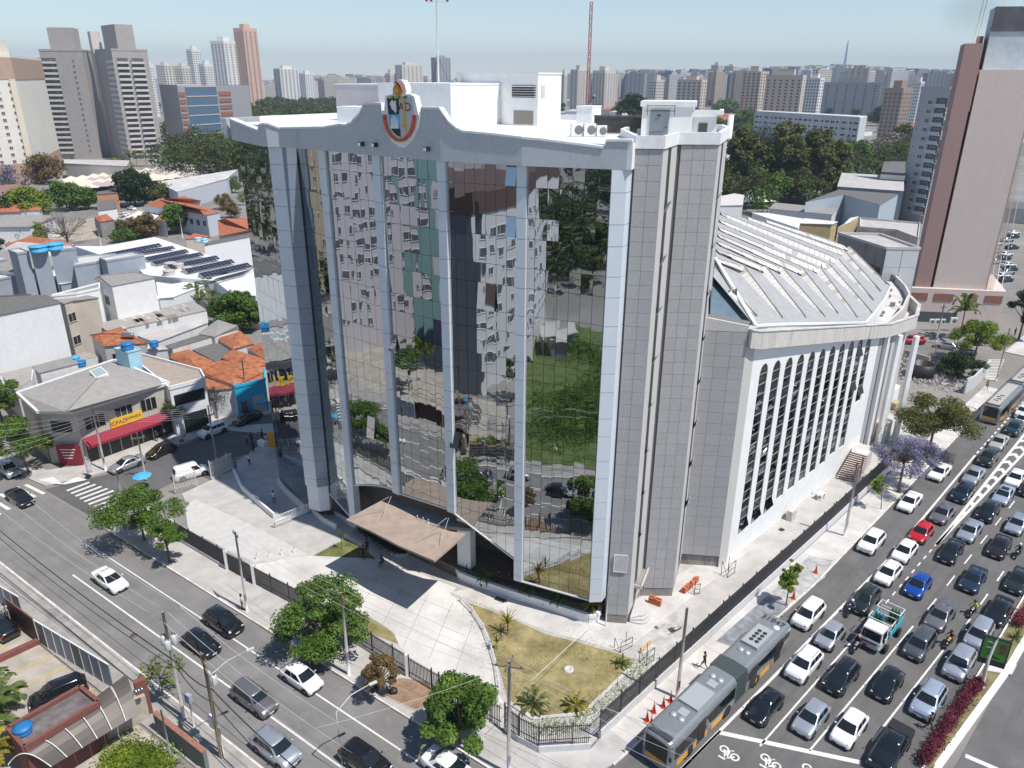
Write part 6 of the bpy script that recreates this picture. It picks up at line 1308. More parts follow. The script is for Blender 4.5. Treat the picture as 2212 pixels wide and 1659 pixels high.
gf=empty('maroon_gate','dark maroon sheet gate of the parking lot','gate',(*W(BL(70,690)),0));p,q=W(BL(75,720)),W(BL(250,855))
for i in range(12):MB().wall(p.lerp(q,i/12+.002),p.lerp(q,(i+1)/12-.002),.1,2.7,.05+.02*(i%2)).build('slat',mat('maroon_dark',(.035,.012,.014),.6),gf,world=True)
MB().wall(p,q,2.7,2.8,.12).build('top_rail',BROWNR,gf,world=True)
pf2=dup(pf,(*W(BL(-230,480)),0),0,'grey sheet fence behind the maroon gate at the left edge')
g_=MB().wall((0,0),tuple(W(BL(265,850))-W(BL(-60,1000))),0,.5,.5).build('brown_beam',BROWNR,None,loc=(*W(BL(-60,1000)),0));tag(g_,'low reddish brown wall crossing the parking lot','wall')
yw=lowwall('tall rough rendered boundary wall running below the carport',[W(BL(330,1659)),W(BL(960,1330))],2.4,mat('rough_render',(.46,.40,.34),.95,0,.25,1.5,.6,12,detail=9),.5,group='boundary walls at the lower left')
lw=lowwall('dark weathered wall with broken brick top beside the pavement',[W(BL(1020,1420)),W(BL(1340,1680))],1.9,dirty('old_wall',(.20,.20,.19),(.08,.08,.08),amount=.6),.3,group='boundary walls at the lower left',cope=BRICK)
cpt=empty('carport','brown translucent barrel vault carport with a flat maroon edged roof','carport',(*W(LL(700,1200)),0))
A0,A1=W(LL(90,1659),2.6),W(LL(1200,800),2.6);B0,B1=W(LL(500,1700),2.0),W(LL(1330,1190),2.0)
nb=9;VM=mat('vault_sheet',(.115,.095,.08),.35,0,.08,.6)
for j in range(6):
 mb=MB()
 for k in range(nb):
  for(f0,f1)in((j/6,(j+1)/6-.012),):
   def vp(f,t):
    a,b=A0.lerp(A1,f),B0.lerp(B1,f);q=a.lerp(b,t);return(q.x,q.y,2.4+1.5*math.sin(math.pi*(.12+t*.85)))
   mb.add([vp(f0,k/nb),vp(f1,k/nb),vp(f1,(k+1)/nb),vp(f0,(k+1)/nb)],[(0,1,2,3)],0,True)
 mb.build('vault_panel',VM,cpt,world=True)
 MB().tube([vp(j/6,k/nb)for k in range(nb+1)],.035,5).build('vault_rib',IRONW,cpt,world=True)
cc4=[W(LL(80,1310),4.0),W(LL(760,920),4.0),W(LL(935,1060),4.0),W(LL(235,1490),4.0)]
MB().prism(cc4,0,3.95).build('office_box',mat('maroon_wall',(.16,.06,.05),.8),cpt,world=True);MB().prism(cc4,3.96,4.05).build('flat_roof',[mat('flat_roof_stained',(.14,.12,.12),.85,0,.3,1.2,col2=(.22,.19,.19))],cpt,world=True)
for i in range(4):MB().wall(cc4[i],cc4[(i+1)%4],3.9,4.4,.28).build('roof_edge',BROWNR,cpt,world=True)
sgn=MB().wall(W(LL(1290,1000),2),W(LL(1400,950),2),0,3.6,.5).build('sign_pier',BROWNR);tag(sgn,'maroon rendered pier with round lamps beside the carport','pier')
for i in range(3):q=W(LL(1280+i*28,935-i*12),3.9);o=MB().ball((0,0,0),.17,0,2).build('globe_lamp',mat('chrome',(.5,.5,.5),.15,1),None,loc=(*q,3.85));tag(o,['chrome globe, left one on the maroon pier','chrome globe, middle one on the maroon pier','chrome globe, right one on the maroon pier'][i],'globe','globes on the maroon pier')
def tank(label,xy,z,r=.65,h=.75,m=BLUEP,group='water tanks on the roofs'):
 o=empty('water_tank',label,'water tank',(*xy,z),0,group)
 MB().lathe((0,0,0),[(0,0),(r*.86,0),(r*.92,h*.3),(r*.90,h*.32),(r*.95,h*.6),(r*.93,h*.62),(r,h)],18).build('tank_body',m,o);MB().lathe((0,0,h),[(r*1.04,0),(r*1.04,.06),(r*.5,.16),(0,.19)],18).build('lid',m,o)
 return o
tank('round blue water tank on the maroon edged flat roof',W(LL(225,1320),4.1),4.06,.62,.5)
def pole(label,px,h,white=1.6,m=POLE,cross=(),r=.14,trafo=0,lamp=None,group='utility poles on the side road',z=.1,cat='utility pole',name='utility_pole'):
 xy=W(px,z);o=empty(name,label,cat,(*xy,0),0,group)
 MB().tube([(0,0,white),(0,0,h)],[r,r*.7],10).build('shaft',m,o)
 if white>.2:MB().tube([(0,0,0),(0,0,white)],[r*1.05,r*1.02],10).build('painted_foot',POLEW,o)
 for hz_,L_,a in cross:
  d=Vector((math.cos(a),math.sin(a),0));MB().bar((-d.x*L_/2,-d.y*L_/2,hz_),(d.x*L_/2,d.y*L_/2,hz_),.11).build('crossarm',WOODP,o)
  for k in(-.45,0,.45):
   p=d*L_*k*.95;MB().lathe((p.x,p.y,hz_+.05),[(.03,0),(.07,.06),(.04,.10),(.07,.16),(.03,.22),(0,.24)],8).build('insulator',mat('insulator',(.30,.26,.25),.4),o)
 for i in range(trafo):
  a=i*2.2+.6;MB().lathe((math.cos(a)*.42,math.sin(a)*.42,h*.70),[(0,0),(.24,.0),(.26,.06),(.26,.72),(.20,.80),(0,.84)],14).build('transformer',mat('transformer_grey',(.52,.53,.53),.6),o)
  for k in range(2):MB().lathe((math.cos(a)*.42+(k-.5)*.2,math.sin(a)*.42,h*.70+.84),[(.04,0),(.06,.1),(.03,.2),(0,.22)],6).build('bushing',mat('bushing',(.12,.07,.06),.4),o)
 if lamp:
  a,L_,hh=lamp;d=Vector((math.cos(a),math.sin(a),0));MB().tube([(0,0,hh),(d.x*L_*.5,d.y*L_*.5,hh+.8),(d.x*L_,d.y*L_,hh+1.0)],.04,6).build('lamp_arm',GRANL,o);MB().box((d.x*(L_+.2),d.y*(L_+.2),hh+1.0),(.55,.22,.12),a).build('lamp_head',GRANL,o)
 return o
pj=lambda px,top:HZ(W(px,.1),top[1])
pole('tall pole with grey transformers and a white foot on the left pavement',BL(1185,1335),pj(BL(1185,1335),BL(1060,655)),1.4,POLE,((0,0,0),)[:0],.15,3,None)
pole('rough wooden topped pole with crossarms and a street lamp at the lower left',BL(1425,1590),pj(BL(1425,1590),BL(1310,925)),.1,WOODP,((pj(BL(1425,1590),BL(1310,925))-1.2,2.2,R(-55)),(pj(BL(1425,1590),BL(1310,925))-.6,1.6,R(-55))),.16,1,(R(35),3.0,pj(BL(1425,1590),BL(1310,925))-2.2))
pole('thin concrete pole with a white foot beside the forecourt gates',BL(1590,650),pj(BL(1590,650),BL(1522,140)),2.1,POLE,((pj(BL(1590,650),BL(1522,140))-.3,1.2,R(-50)),),.12)
pole('concrete pole with a wooden crossarm in front of the spreading tree',EE(715,1495),pj(EE(715,1495),EE(645,865)),2.6,POLE,((pj(EE(715,1495),EE(645,865))-.4,1.9,R(-50)),),.13)
pole('stout concrete pole with insulator arms and a white foot by the corner lawn',BC(1085,1700),pj(BC(1085,1700),BC(1070,970)),2.0,POLE,((pj(BC(1085,1700),BC(1070,970))-.5,2.0,R(-10)),(pj(BC(1085,1700),BC(1070,970))-.25,1.6,R(70))),.15)
pole('concrete pole with a white foot behind the long grey bus',HH(1065,800),pj(HH(1065,800),(HH(1065,800)[0],X4(1785,1210)[1])),2.0,POLE,(),.15,group='poles along the avenue');pole('tall concrete pole with a white foot on the sunny avenue pavement',SS(1860,1025),8.9,2.1,POLE,(),.15,group='poles along the avenue')
pole('leaning pole on the far avenue pavement',FF(1700,380),9.5,1.2,POLE,(),.13,group='poles along the avenue');pole('pole with a white foot behind the railing near the red SUV',UU(990,1640),pj(UU(990,1640),UU(1090,1110)),1.2,POLE,((7.2,1.2,0),),.15,0,None,'poles along the avenue')
pole('white footed concrete pole at the bookshop corner',ML(680,1380),pj(ML(680,1380),ML(600,965)),2.0,POLE,(),.13,group='poles by the shops');pole('grey pole with crossarms in the corner street',ML(940,1440),pj(ML(940,1440),ML(890,1140)),0.2,POLE,((6.0,1.6,.4),),.12,group='poles by the shops');pole('pole with a white foot behind the short gate',ML(1392,1310),pj(ML(1392,1310),ML(1345,960)),.8,POLE,((6.6,1.4,.9),),.12,group='poles by the shops');pole('white footed pole in front of the blue shop',ML(1600,1000),pj(ML(1600,1000),ML(1570,670)),1.6,POLE,((7,1.2,.5),),.12,group='poles by the shops');pole('short grey pole rising behind the corner tree',ML(785,1560),pj(ML(785,1560),ML(748,1370)),.0,POLE,(),.12,group='poles by the shops')
for px,tp,l in((VV(875,470),VV(850,300),'white far pole left of the bare tree'),(VV(1110,400),VV(1080,255),'pale pole with a crossarm beside the rusty tree'),(VV(1580,400),VV(1545,210),'grey pole beside the dark green tree'),(VV(1815,290),VV(1805,165),'pole beside the red roofed house')):
 pole(l,px,max(6,pj(px,tp)),0,GRANL,((max(6,pj(px,tp))-.8,1.5,.3),),.14,group='poles among the far roofs')
wl=empty('street_lamp','slim street lamp reaching over the side road at the bottom edge','street lamp',(*W(BC(20,1700)),0));MB().tube([(0,0,0),(0,0,6),(1.0,.6,7.0),(2.2,1.4,7.2)],.05,6).build('lamp_arm',GRANL,wl);MB().box((2.4,1.5,7.2),(.6,.22,.1),.6).build('lamp_head',GRANL,wl)
def cable(label,pts,r=.018,m=WIRE,sag=.6,group='overhead cables',name='cable'):
 mb=MB()
 for p,q in zip(pts,pts[1:]):
  p,q=Vector(p),Vector(q);P_=[]
  for i in range(13):t=i/12;v=p.lerp(q,t);v.z-=sag*4*t*(1-t);P_.append(v)
  mb.tube(P_,r,4)
 o=mb.build(name,m);tag(o,label,'cable',group);return o
def P3(px,z):q=W(px,z);return(q.x,q.y,z)
ta=10.2
cable('white upper cable along the side road, left one',[P3(BL(-80,-60),ta),P3(BL(1030,700),9.6),P3(BL(2300,1720),9.2)],.022);cable('white upper cable along the side road, middle one',[P3(BL(60,-60),ta),P3(BL(1075,655),9.9),P3(BL(2260,1560),9.4)],.022);cable('white upper cable along the side road, right one',[P3(BL(200,-60),ta),P3(BL(1160,620),9.6),P3(BL(2230,1400),9.2)],.022)
cable('black thick low cables along the left pavement',[P3(BL(-100,50),6.5),P3(BL(1135,980),6.3),P3(BL(1360,1150),6.2),P3(BL(2200,1900),6.0)],.05,WIREB,.5);cable('black bundled cable below the transformers',[P3(BL(-60,130),5.8),P3(BL(1150,1030),5.6),P3(BL(1370,1230),5.6),P3(BL(1900,1750),5.6)],.035,WIREB,.7)
for i,dz in enumerate((0,.0,.0)):
 cable(['thin cable over the forecourt, upper one','thin cable over the forecourt, middle one','thin cable over the forecourt, lower one'][i],[P3(BL(1540-i*40,120+i*20),7.9),P3(EE(690-i*50,850+i*40),8.2),P3(BC(1120-i*60,965+i*35),8.0),P3(BC(2300,1500+i*120),8.0)],.014,WIRE,.5)
cable('thin cable slanting across the lawn to the tower foot',[P3(BC(1225,1100),7.6),P3(BC(1680,670),2.5)],.02,COPE,.1);cable('thin cables crossing the bottom edge, upper',[P3(BC(-150,1400),8.),P3(BC(1080,1010),8.),P3(BR(160,1500),8)],.014,WIRE,.3)
for i in range(6):cable('pale cable over the zebra crossing, %s from the top'%['first','second','third','fourth','fifth','sixth'][i],[P3(ML(-60,1085+i*45),8.2),P3(ML(600+(i%2)*10,1000+i*12),8.1),P3(ML(1340,960+i*14),8.2),P3(ML(1800,760+i*20),8)],.012,WIRE,.4)
def cone(px,label,z=.12,rot=0,lying=False):
 o=empty('traffic_cone',label,'traffic cone',(*W(px,z),z),rot,'orange traffic cones');CO=mat('cone_orange',(.75,.10,.05),.5)
 MB().lathe((0,0,0),[(0,.02),(.17,.03),(.035,.95),(.035,1.15),(0,1.16)],12).build('cone_body',CO,o);MB().box((0,0,.02),(.42,.42,.05)).build('foot',CO,o)
 MB().lathe((0,0,.55),[(.088,0),(.068,.13)],12).build('band',COPE,o);MB().lathe((0,0,.8),[(.056,0),(.046,.08)],12).build('band',COPE,o)
 if lying:o.rotation_euler=(R(85),0,rot)
for(x,y),l in(((648,1115),'orange cone, second lowest of the row beside the bus'),((742,1000),'orange cone, middle of the row beside the bus'),((873,925),'orange cone, second highest of the row beside the bus'),((975,850),'orange cone, highest of the row beside the bus'),((705,1190),'orange cone half hidden by the bus front')):cone(HH(x,y),l)
cone(BR(872,405),'orange cone standing in the broken concrete');cone(BR(728,570),'orange cone leaning beside the small green tree',lying=False)
bb=empty('billboard','backlit advertising panel with a green poster on a curved grey post','billboard',(*W(BR(1945,1140),.16),.16));hd_=HZ(W(BR(1945,1140),.16),BR(1960,830)[1])
bp=Vector((*W(BR(1945,1140),.16),0))-Vector(bb.location);
MB().tube([(0,0,0),(-.18,.0,1.6),(-.12,.1,3.2),(.2,.25,4.6),(.35,.3,5.0)],[.16,.15,.13,.1,.06],8).build('post',GRANL,bb)
pc=W(BR(2020,910),3.6)-Vector(bb.location.xy);ro=R(-28)
MB().box((pc.x,pc.y,3.45),(2.0,.22,2.75),ro).build('frame',BLACK,bb);nb_=Vector((math.sin(ro),-math.cos(ro),0));ct=Vector((pc.x,pc.y,3.5))+nb_*.115;ex=Vector((math.cos(ro),math.sin(ro),0))
def bq(u0,v0,u1,v1,off,m,name):a=ct+ex*u0+nb_*off;b=ct+ex*u1+nb_*off;MB().add([(a.x,a.y,ct.z+v0),(b.x,b.y,ct.z+v0),(b.x,b.y,ct.z+v1),(a.x,a.y,ct.z+v1)],[(0,1,2,3)]).build(name,m,bb)
bq(-.88,-.85,.88,1.2,.004,mat('poster_green',(.07,.28,.03),.4,0,.15,.8),'poster');bq(.25,-.1,.8,.95,.010,mat('poster_photo',(.12,.09,.06),.5,0,.4,3.),'poster_photo')
a=ct+nb_*.014;MB().add([tuple(a+ex*u+Vector((0,0,v_)))for u,v_ in((-.45,-.25),(-.38,-.12),(-.15,-.25),(.2,-.48),(.5,-.55),(.52,-.66),(.1,-.66),(-.42,-.42))],[tuple(range(8))]).build('poster_shoe',BLACK,bb);MB().add([tuple(a+ex*u+Vector((0,0,v_)))for u,v_ in((-.7,.75),(-.5,.95),(-.05,.8),(-.05,.7),(-.5,.82))],[tuple(range(5))]).build('poster_mark',COPE,bb);bq(-.65,.25,-.2,.38,.014,COPE,'poster_caption')
def boxthing(name,label,cat,px,d,rz,m,z=0.,group=None,bev=True):o=MB().box((0,0,d[2]/2),d).build(name,m,None,loc=(*W(px,z),z),rz=rz);tag(o,label,cat,group);smoothmesh(o,min(d)*.08,2)if bev else None;return o
def brickstack(label,px,n,rows_,lv,rz):
 o=empty('brick_stack',label,'brick stack',(*W(px),.04),rz,'stacks of orange bricks');me=MB().box((0,0,0),(.235,.17,.125)).mesh('brick',ORBR)
 for k in range(lv):
  for i in range(n):
   for j in range(rows_):
    if k==lv-1 and random.random()<.4:continue
    link('brick',me,o,((i-n/2)*.25+random.uniform(-.008,.008),j*.185,.07+k*.135),random.uniform(-.03,.03))
brickstack('short stack of orange bricks near the curved steps',X4(1320,1180),5,2,6,R(-32));brickstack('long stack of orange bricks beside the wall',X4(1820,930),11,2,5,R(48))
o=MB().prism([Vector((0,0)),Vector((1.9,0)),Vector((1.9,.28)),Vector((0,.28))],0,.1).build('timber_planks',mat('timber',(.50,.33,.17),.8,0,.15,5.),None,loc=(*W(HH(560,190)),.05),rz=R(48));tag(o,'bundle of pale timber planks lying on the rubble strip','planks')
wb_=empty('wheelbarrow','white wheelbarrow standing on the rubble strip','wheelbarrow',(*W(X4(1600,1540)),.04),R(30));MB().add([(-.4,-.3,.55),(.4,-.3,.5),(.4,.3,.5),(-.4,.3,.55),(-.25,-.18,.28),(.2,-.18,.28),(.2,.18,.28),(-.25,.18,.28)],[(4,5,6,7),(0,1,5,4),(1,2,6,5),(2,3,7,6),(3,0,4,7)]).build('tray',CONCL,wb_);MB().bar((-.9,-.25,.5),(.45,-.1,.2),.04).bar((-.9,.25,.5),(.45,.1,.2),.04).bar((-.4,-.2,.3),(-.45,-.2,0),.03).bar((-.4,.2,.3),(-.45,.2,0),.03).build('handles',BLACK,wb_);MB().lathe((.5,0,.18),[(.05,-.04),(.18,-.04),(.18,.04),(.05,.04)],12,axis='y').build('wheel',TYRE,wb_)
for(x,y),l,c_ in(((1385,1470),'pale concrete block lying on the rubble strip','block'),):boxthing('concrete_block',l,c_,X4(x,y),(1.0,.35,.3),R(40),CONCL,.04)
def frame_thing(label,px,w_,h_,rz):
 o=MB();
 for x in(-w_/2,w_/2):o.bar((x,0,0),(x,0,h_),.04).bar((x,.8,0),(x,.8,h_),.04)
 for z in(.1,h_*.5,h_):o.bar((-w_/2,0,z),(w_/2,0,z),.035)
 o.bar((-w_/2,0,0),(-w_/2,.8,h_),.03).bar((w_/2,0,h_),(w_/2,.8,0),.03);q=o.build('scaffold_frame',BLACK,None,loc=(*W(px),.03),rz=rz);tag(q,label,'scaffold frame','steel frames on the building site');return q
frame_thing('thin steel frame leaning at the tip of the walkway',BC(1840,900),1.4,1.1,R(35));frame_thing('thin steel frame standing beside the avenue railing',HH(690,330),1.0,1.5,R(40));frame_thing('steel frame against the long brick stack',X4(1890,1030),.6,1.2,R(20));frame_thing('pale steel scaffold pieces at the corner of the white wall',SS(740,1420),1.2,1.6,R(40))
c_=empty('drum','blue drum lying against the white window wall','drum',(*W(SS(1510,610)),.3));MB().lathe((0,0,0),[(0,-.35),(.28,-.35),(.28,.35),(0,.35)],14,axis='x').build('drum_body',LBLUE,c_)
t_=empty('site_table','small white topped site table by the white wall','table',(*W(SS(1615,660)),0),R(40));MB().box((0,0,.8),(1.1,.7,.05)).build('table_top',COPE,t_)
for x in(-.45,.45):
 for y in(-.28,.28):MB().box((x,y,.4),(.07,.07,.8)).build('leg',WOODP,t_)
boxthing('generator','grey machine standing by the white window wall','machine',SS(1330,860),(.7,1.2,1.3),R(-45),GRANL);boxthing('manhole','square dark drain cover in the walkway beside the railing','drain cover',SS(1240,965),(.6,.5,.05),R(40),BLACK,.03)
kb=MB().box((0,0,.0),(.5,1.1,.1)).build('drain_cover',BLACK,None,loc=(*W(BC(1030,580)),.07),rz=R(60));tag(kb,'narrow metal hatch in the path below the planter','hatch')
mh=MB().lathe((0,0,0),[(0,.10),(.2,.1),(.22,.16),(.42,.14),(.45,.0)],16).build('manhole',CONCL,None,loc=(*W(BC(1470,1030)),.04));tag(mh,'round concrete manhole in the dry lawn','manhole')
for(x,y),s_,l in(((205,1120),.45,'black bin bag at the foot of the brown tree, upper one'),((225,1160),.4,'black bin bag at the foot of the brown tree, middle one'),((345,1175),.38,'black bin bag lying apart to the right of the brown tree'),((180,1100),.3,'small grey bag on top of the bin bags')):
 o=MB().ball((0,0,s_*.55),s_,0,2,(1,.9,.75),.25).build('bin_bag',BLACK if 'black' in l else COPE,None,loc=(*W(BC(x,y),.12),.12));tag(o,l,'bin bag','bin bags under the brown tree')
boxthing('utility_cabinet','tall white meter cabinet fixed to posts by the wooden pole','cabinet',BL(1405,1560),(.55,.4,1.1),R(-36),COPE,0).location.z=2.6
mb=MB().tube([(0,0,0),(0,0,2.7)],.07,8).tube([(.25,0,0),(.25,0,2.7)],.07,8);o=mb.build('cabinet_posts',GRANL,None,loc=(*W(BL(1425,1560)),0),rz=R(-36));tag(o,'twin grey steel posts carrying the white meter cabinet','posts')
ctb=empty('control_box','grey control box on a pole beside the transformer pole','control box',(*W(BL(1250,1400)),.1));MB().tube([(0,0,0),(0,0,2.4)],.06,8).build('post',GRANL,ctb);MB().box((0,0,2.9),(.5,.35,.7),R(-30)).build('box',BLUEG,ctb)
o=MB().tube([(0,0,0),(.0,0,5.0)],[.07,.06],8).build('steel_post',mat('steel_blue',(.30,.36,.40),.4,.3),None,loc=(*W(BL(1105,1610)),0));tag(o,'bare bluish steel post standing in the weeds','post')
boxthing('concrete_footing','small pale concrete footing at the base of the steel post','footing',BL(1075,1620),(.7,.5,.4),R(40),CONCL);boxthing('concrete_block','pale concrete block on the lower left pavement','block',BL(1272,1480),(.7,.35,.3),R(-36),CONCL,.12)
stuff(leafpatch('rubble',[W(MR(*p))for p in[(1400,760),(1500,700),(1560,780),(1700,820)]],2.0,.5,2600,.3,'broken_concrete',21,.02))
o=empty('round_tank','large black round tank in the rubble yard','tank',(*W(MR(1545,780)),0));MB().lathe((0,0,0),[(0,0),(2.0,0),(1.95,2.6),(1.75,2.6),(1.7,.4),(0,.4)],24).build('tank_body',BLACK,o)
lowwall('whitewashed wall along the pavement of the rubble yard',[W(FF(1100,620)),W(FF(1240,560)),W(FF(1530,260))],2.6,dirty('fence_wall',(.6,.6,.6),(.35,.34,.32)),.25,group='walls of the rubble yard')
barfence('grey railing in front of the red SUV car park',[W(UU(560,1800)),W(UU(1300,1850))],0,1.8,.25,.05,GRANL,name='metal_railing',group='fences of the far car park');lowwall('low concrete wall in the rubble yard',[W(MR(1440,640)),W(MR(1500,660)),W(MR(1600,690))],1.2,CONC,.3,group='walls of the rubble yard')
kk=boxthing('kiosk','small white guard kiosk with a flat roof beside the auditorium','kiosk',QQ(1800,890),(3.2,2.2,2.8),R(45),WHITE);kk2=boxthing('gas_cylinders_crate','crate of beige canisters beside the kiosk','crate',QQ(1880,950),(1.6,.9,1.1),R(40),mat('crate_beige',(.42,.36,.22),.8));kk3=boxthing('entrance_porch','pink stone porch box beside the stairs','porch',QQ(1640,1230),(2.4,4.5,3.0),R(45),CONCL)
boxthing('machine','beige construction machine on the pink forecourt','machine',QQ(1710,1150),(1.0,1.4,1.3),R(40),BEIGE)
def parasol(label,px,m=BLUEPL):o=empty('parasol',label,'parasol',(*W(px),0),0,'blue market parasols');MB().tube([(0,0,0),(0,0,2.2)],.03,6).build('mast',GRANL,o);MB().lathe((0,0,1.9),[(1.15,0),(.6,.28),(0,.45)],8,sm=False).build('canopy',m,o)
parasol('blue parasol near the blue shop front',ML(1685,1000));parasol('blue parasol behind the corner tree',ML(930,1500))
def flag(label,px,m):o=empty('feather_flag',label,'banner',(*W(px,.12),.12),0,'feather banners outside the bookshop');MB().tube([(0,0,0),(0,0,2.9)],.02,6).build('mast',BLACK,o);MB().add([(0,0,.5),(.55,.1,.6),(.6,.1,2.4),(.3,.05,2.85),(0,0,2.9),(.03,.03,.5),(.58,.13,.6),(.63,.13,2.4),(.33,.08,2.85),(.03,.03,2.9)],[(0,1,2,3,4),(9,8,7,6,5)]).build('cloth',m,o);MB().box((0,0,.1),(.5,.5,.2)).build('base',BLACK,o)
FM=mat('flag_white_pink',(.62,.40,.50),.8,0,.45,1.6,col2=(.8,.8,.8));flag('white and pink feather banner at the bookshop corner',ML(568,1420),FM);flag('white and pink feather banner beside the shop tree',ML(1170,1190),FM)
o=MB().wall((0,0),(2.0,-.6),.3,2.6,.08).build('banner',ORNG,None,loc=(*W(ML(1730,1240)),0));tag(o,'orange banner board at the shaded building corner','banner')
boxthing('stall_table','small table with goods beside the orange banner','table',ML(1690,1220),(1.4,.7,.8),R(-30),COPE)
tree('slim street tree in front of the bookshop awning',ML(1145,1140),2.1,2.0,3.0,'olive',2600,.13,31,'trees along the shop pavement',tr=.1,z=.12);tree('bare branched tree in front of the garage',ML(1400,1050),2.2,3.0,2.6,'bare',1100,.10,32,'trees along the shop pavement',tr=.14)
tree('big dark green street tree at the left picture edge, upper mass',ML(20,1080),3.4,5.0,2.5,'mid',9000,.17,33,'trees at the left edge',clumps=34);tree('spreading green street tree shading the white SUV',ML(190,1400),4.0,4.2,3.0,'mid',11000,.16,34,'trees at the left edge',clumps=36,lean=(-1.0,.4));tree('lower branches tree in front of the bookshop corner',ML(330,1330),1.8,1.8,2.5,'bright',2200,.13,35,'trees at the left edge',tr=.08)
def build_house(label,conv,corners,z,wall,roof,ridge=None,zr=None,name='house',group=None,parapet=0,cat='building',over=.25,pm=None,wins=(),door=None,flat=None,base=0):
 E_=[W(conv(*p),z)for p in corners];n=len(E_);A=sum(E_[i].x*E_[(i+1)%n].y-E_[(i+1)%n].x*E_[i].y for i in range(n))
 c=sum(E_,Vector((0,0)))/n;o=empty(name,label,cat,(*c,0),0,group)
 wl=[p+(c-p).normalized()*over for p in E_]if not parapet else E_
 MB().prism(wl,base,z-.02,0).build('wall',[wall],o,world=True)
 if ridge:
  r=[W(conv(*p),zr)for p in ridge];mb=MB();v=[(*p,z)for p in E_]+[(*p,zr)for p in r]
  if len(r)==2 and n==4:mb.add(v,[(0,1,5,4),(2,3,4,5),(1,2,5),(3,0,4)])
  elif len(r)==1:mb.add(v,[(i,(i+1)%n,n)for i in range(n)])
  else:mb.add(v,[(0,1,n),(1,2,n),(2,3,n+1,n),(3,4,n+1),(4,0,n,n+1)])
  mb.build('roof',[roof],o,world=True)
  mr=MB()
  for i in range(len(r)-1):mr.bar((*r[i],zr+.05),(*r[i+1],zr+.05),.25)
  if len(r)==2 and n==4:
   for a,b in((0,4),(3,4),(1,5),(2,5)):mr.bar(v[a],v[b],.2)
  if mr.v:mr.build('ridge_caps',roof,o,world=True)
 else:MB().prism(E_,z,z+.08).build('roof',[roof],o,world=True)
 if parapet:
  for i in range(n):MB().wall(E_[i],E_[(i+1)%n],z-.05,z+parapet,.2).build('parapet',pm or wall,o,world=True)
 for(i,nx,nz,z0,z1,w_,h_)in wins:
  p,q=wl[i],wl[(i+1)%n]
  if A<0:p,q=q,p
  windows(o,p,q,z0,z1,nx,nz,w_,h_,DARK,GRANL,1)
 return o
GH='low buildings left of the office block'
RAWW=dirty('old_white_wall',(.66,.66,.66),(.30,.29,.28),amount=.5,n_scale=1.1)
bs=build_house('bookshop with a ribbed hipped roof, yellow sign and maroon awning',ML,[(240,1000),(480,1003),(1085,815),(735,668),(110,880)],7.6,dirty('bookshop_stone',(.50,.47,.42),(.35,.33,.30),amount=.3),ASB2,[(425,1000),(620,790)],9.3,'bookshop',None,cat='shop',wins=())
fa=[W(ML(240,1000),7.6),W(ML(480,1003),7.6),W(ML(1085,815),7.6),W(ML(735,668),7.6),W(ML(110,880),7.6)]
for i in range(5):MB().wall(fa[i],fa[(i+1)%5],7.35,7.75,.35).build('gutter',IRONW,bs,world=True)
_c=sum(fa,Vector((0,0)))/5;fa=[p+(_c-p).normalized()*.25 for p in fa]
_e,_n,_L=side(fa[1],fa[2]);_n=_n if _n.y<0 else-_n
def onf(f,off=0):return fa[1]+_e*_L*f+_n*off
for f0,f1 in((.06,.27),(.38,.57),(.66,.84)):MB().wall(onf(f0,.04),onf(f1,.04),4.6,6.2,.1).build('window',DARK,bs,world=True);[MB().wall(onf(f0+(f1-f0)*k/3-.003,.11),onf(f0+(f1-f0)*k/3+.003,.11),4.6,6.2,.06).build('window_bar',GRANL,bs,world=True)for k in range(4)]
MB().wall(onf(.02,.02),onf(.98,.02),.15,2.9,.12).build('shop_glazing',DARK,bs,world=True)
for k in range(9):MB().wall(onf(.02+k*.12-.004,.1),onf(.02+k*.12+.004,.1),.15,2.9,.08).build('mullion',GRANL,bs,world=True)
MB().add([(*onf(.0,.1),3.7),(*onf(.93,.1),3.7),(*onf(.93,1.5),2.95),(*onf(.0,1.5),2.95),(*onf(.0,1.5),2.6),(*onf(.93,1.5),2.6)],[(0,1,2,3),(3,2,5,4)]).build('awning',MAROON,bs,world=True)
MB().wall(onf(.31,.2),onf(.66,.2),3.75,5.0,.1).build('sign_board',YELL,bs,world=True)
_fr=facerot((_n.x,_n.y,0));sp=onf(.40,.27);text('CPAD','sign_lettering',(sp.x,sp.y,4.32),.82,_fr,MAROON,bs,.01);sp=onf(.555,.27);text('LIVRARIA','sign_lettering',(sp.x,sp.y,4.42),.52,_fr,BLACK,bs,.01)
_e2,_n2,_L2=side(fa[0],fa[1]);_n2=_n2 if _n2.y<0 else-_n2
for f0,f1 in((.25,.8),):MB().wall(fa[0]+_e2*_L2*f0+_n2*.04,fa[0]+_e2*_L2*f1+_n2*.04,4.6,6.1,.1).build('window',DARK,bs,world=True)
MB().wall(fa[0]+_e2*_L2*.3+_n2*.5,fa[0]+_e2*_L2*.98+_n2*.5,.1,3.0,.12).build('maroon_panel',MAROON,bs,world=True)
for k in range(4):p=fa[0]+_e2*_L2*.62+_n2*.6;MB().wall(p-_e2*(1.0-k*.12),p+_e2*(1.0-k*.2),2.3-k*.42,2.42-k*.42,.04).build('panel_lettering',IRONW,bs,world=True)
sk=[W(ML(*p),8.9)for p in((575,750),(650,720),(700,765),(620,795))];MB().prism(sk,8.6,9.15).build('skylight',[COPE],bs,world=True);MB().prism([p.lerp(sum(sk,Vector((0,0)))/4,.15)for p in sk],9.15,9.18).build('skylight_glass',[mat('skylight_green',(.35,.45,.42),.2)],bs,world=True)
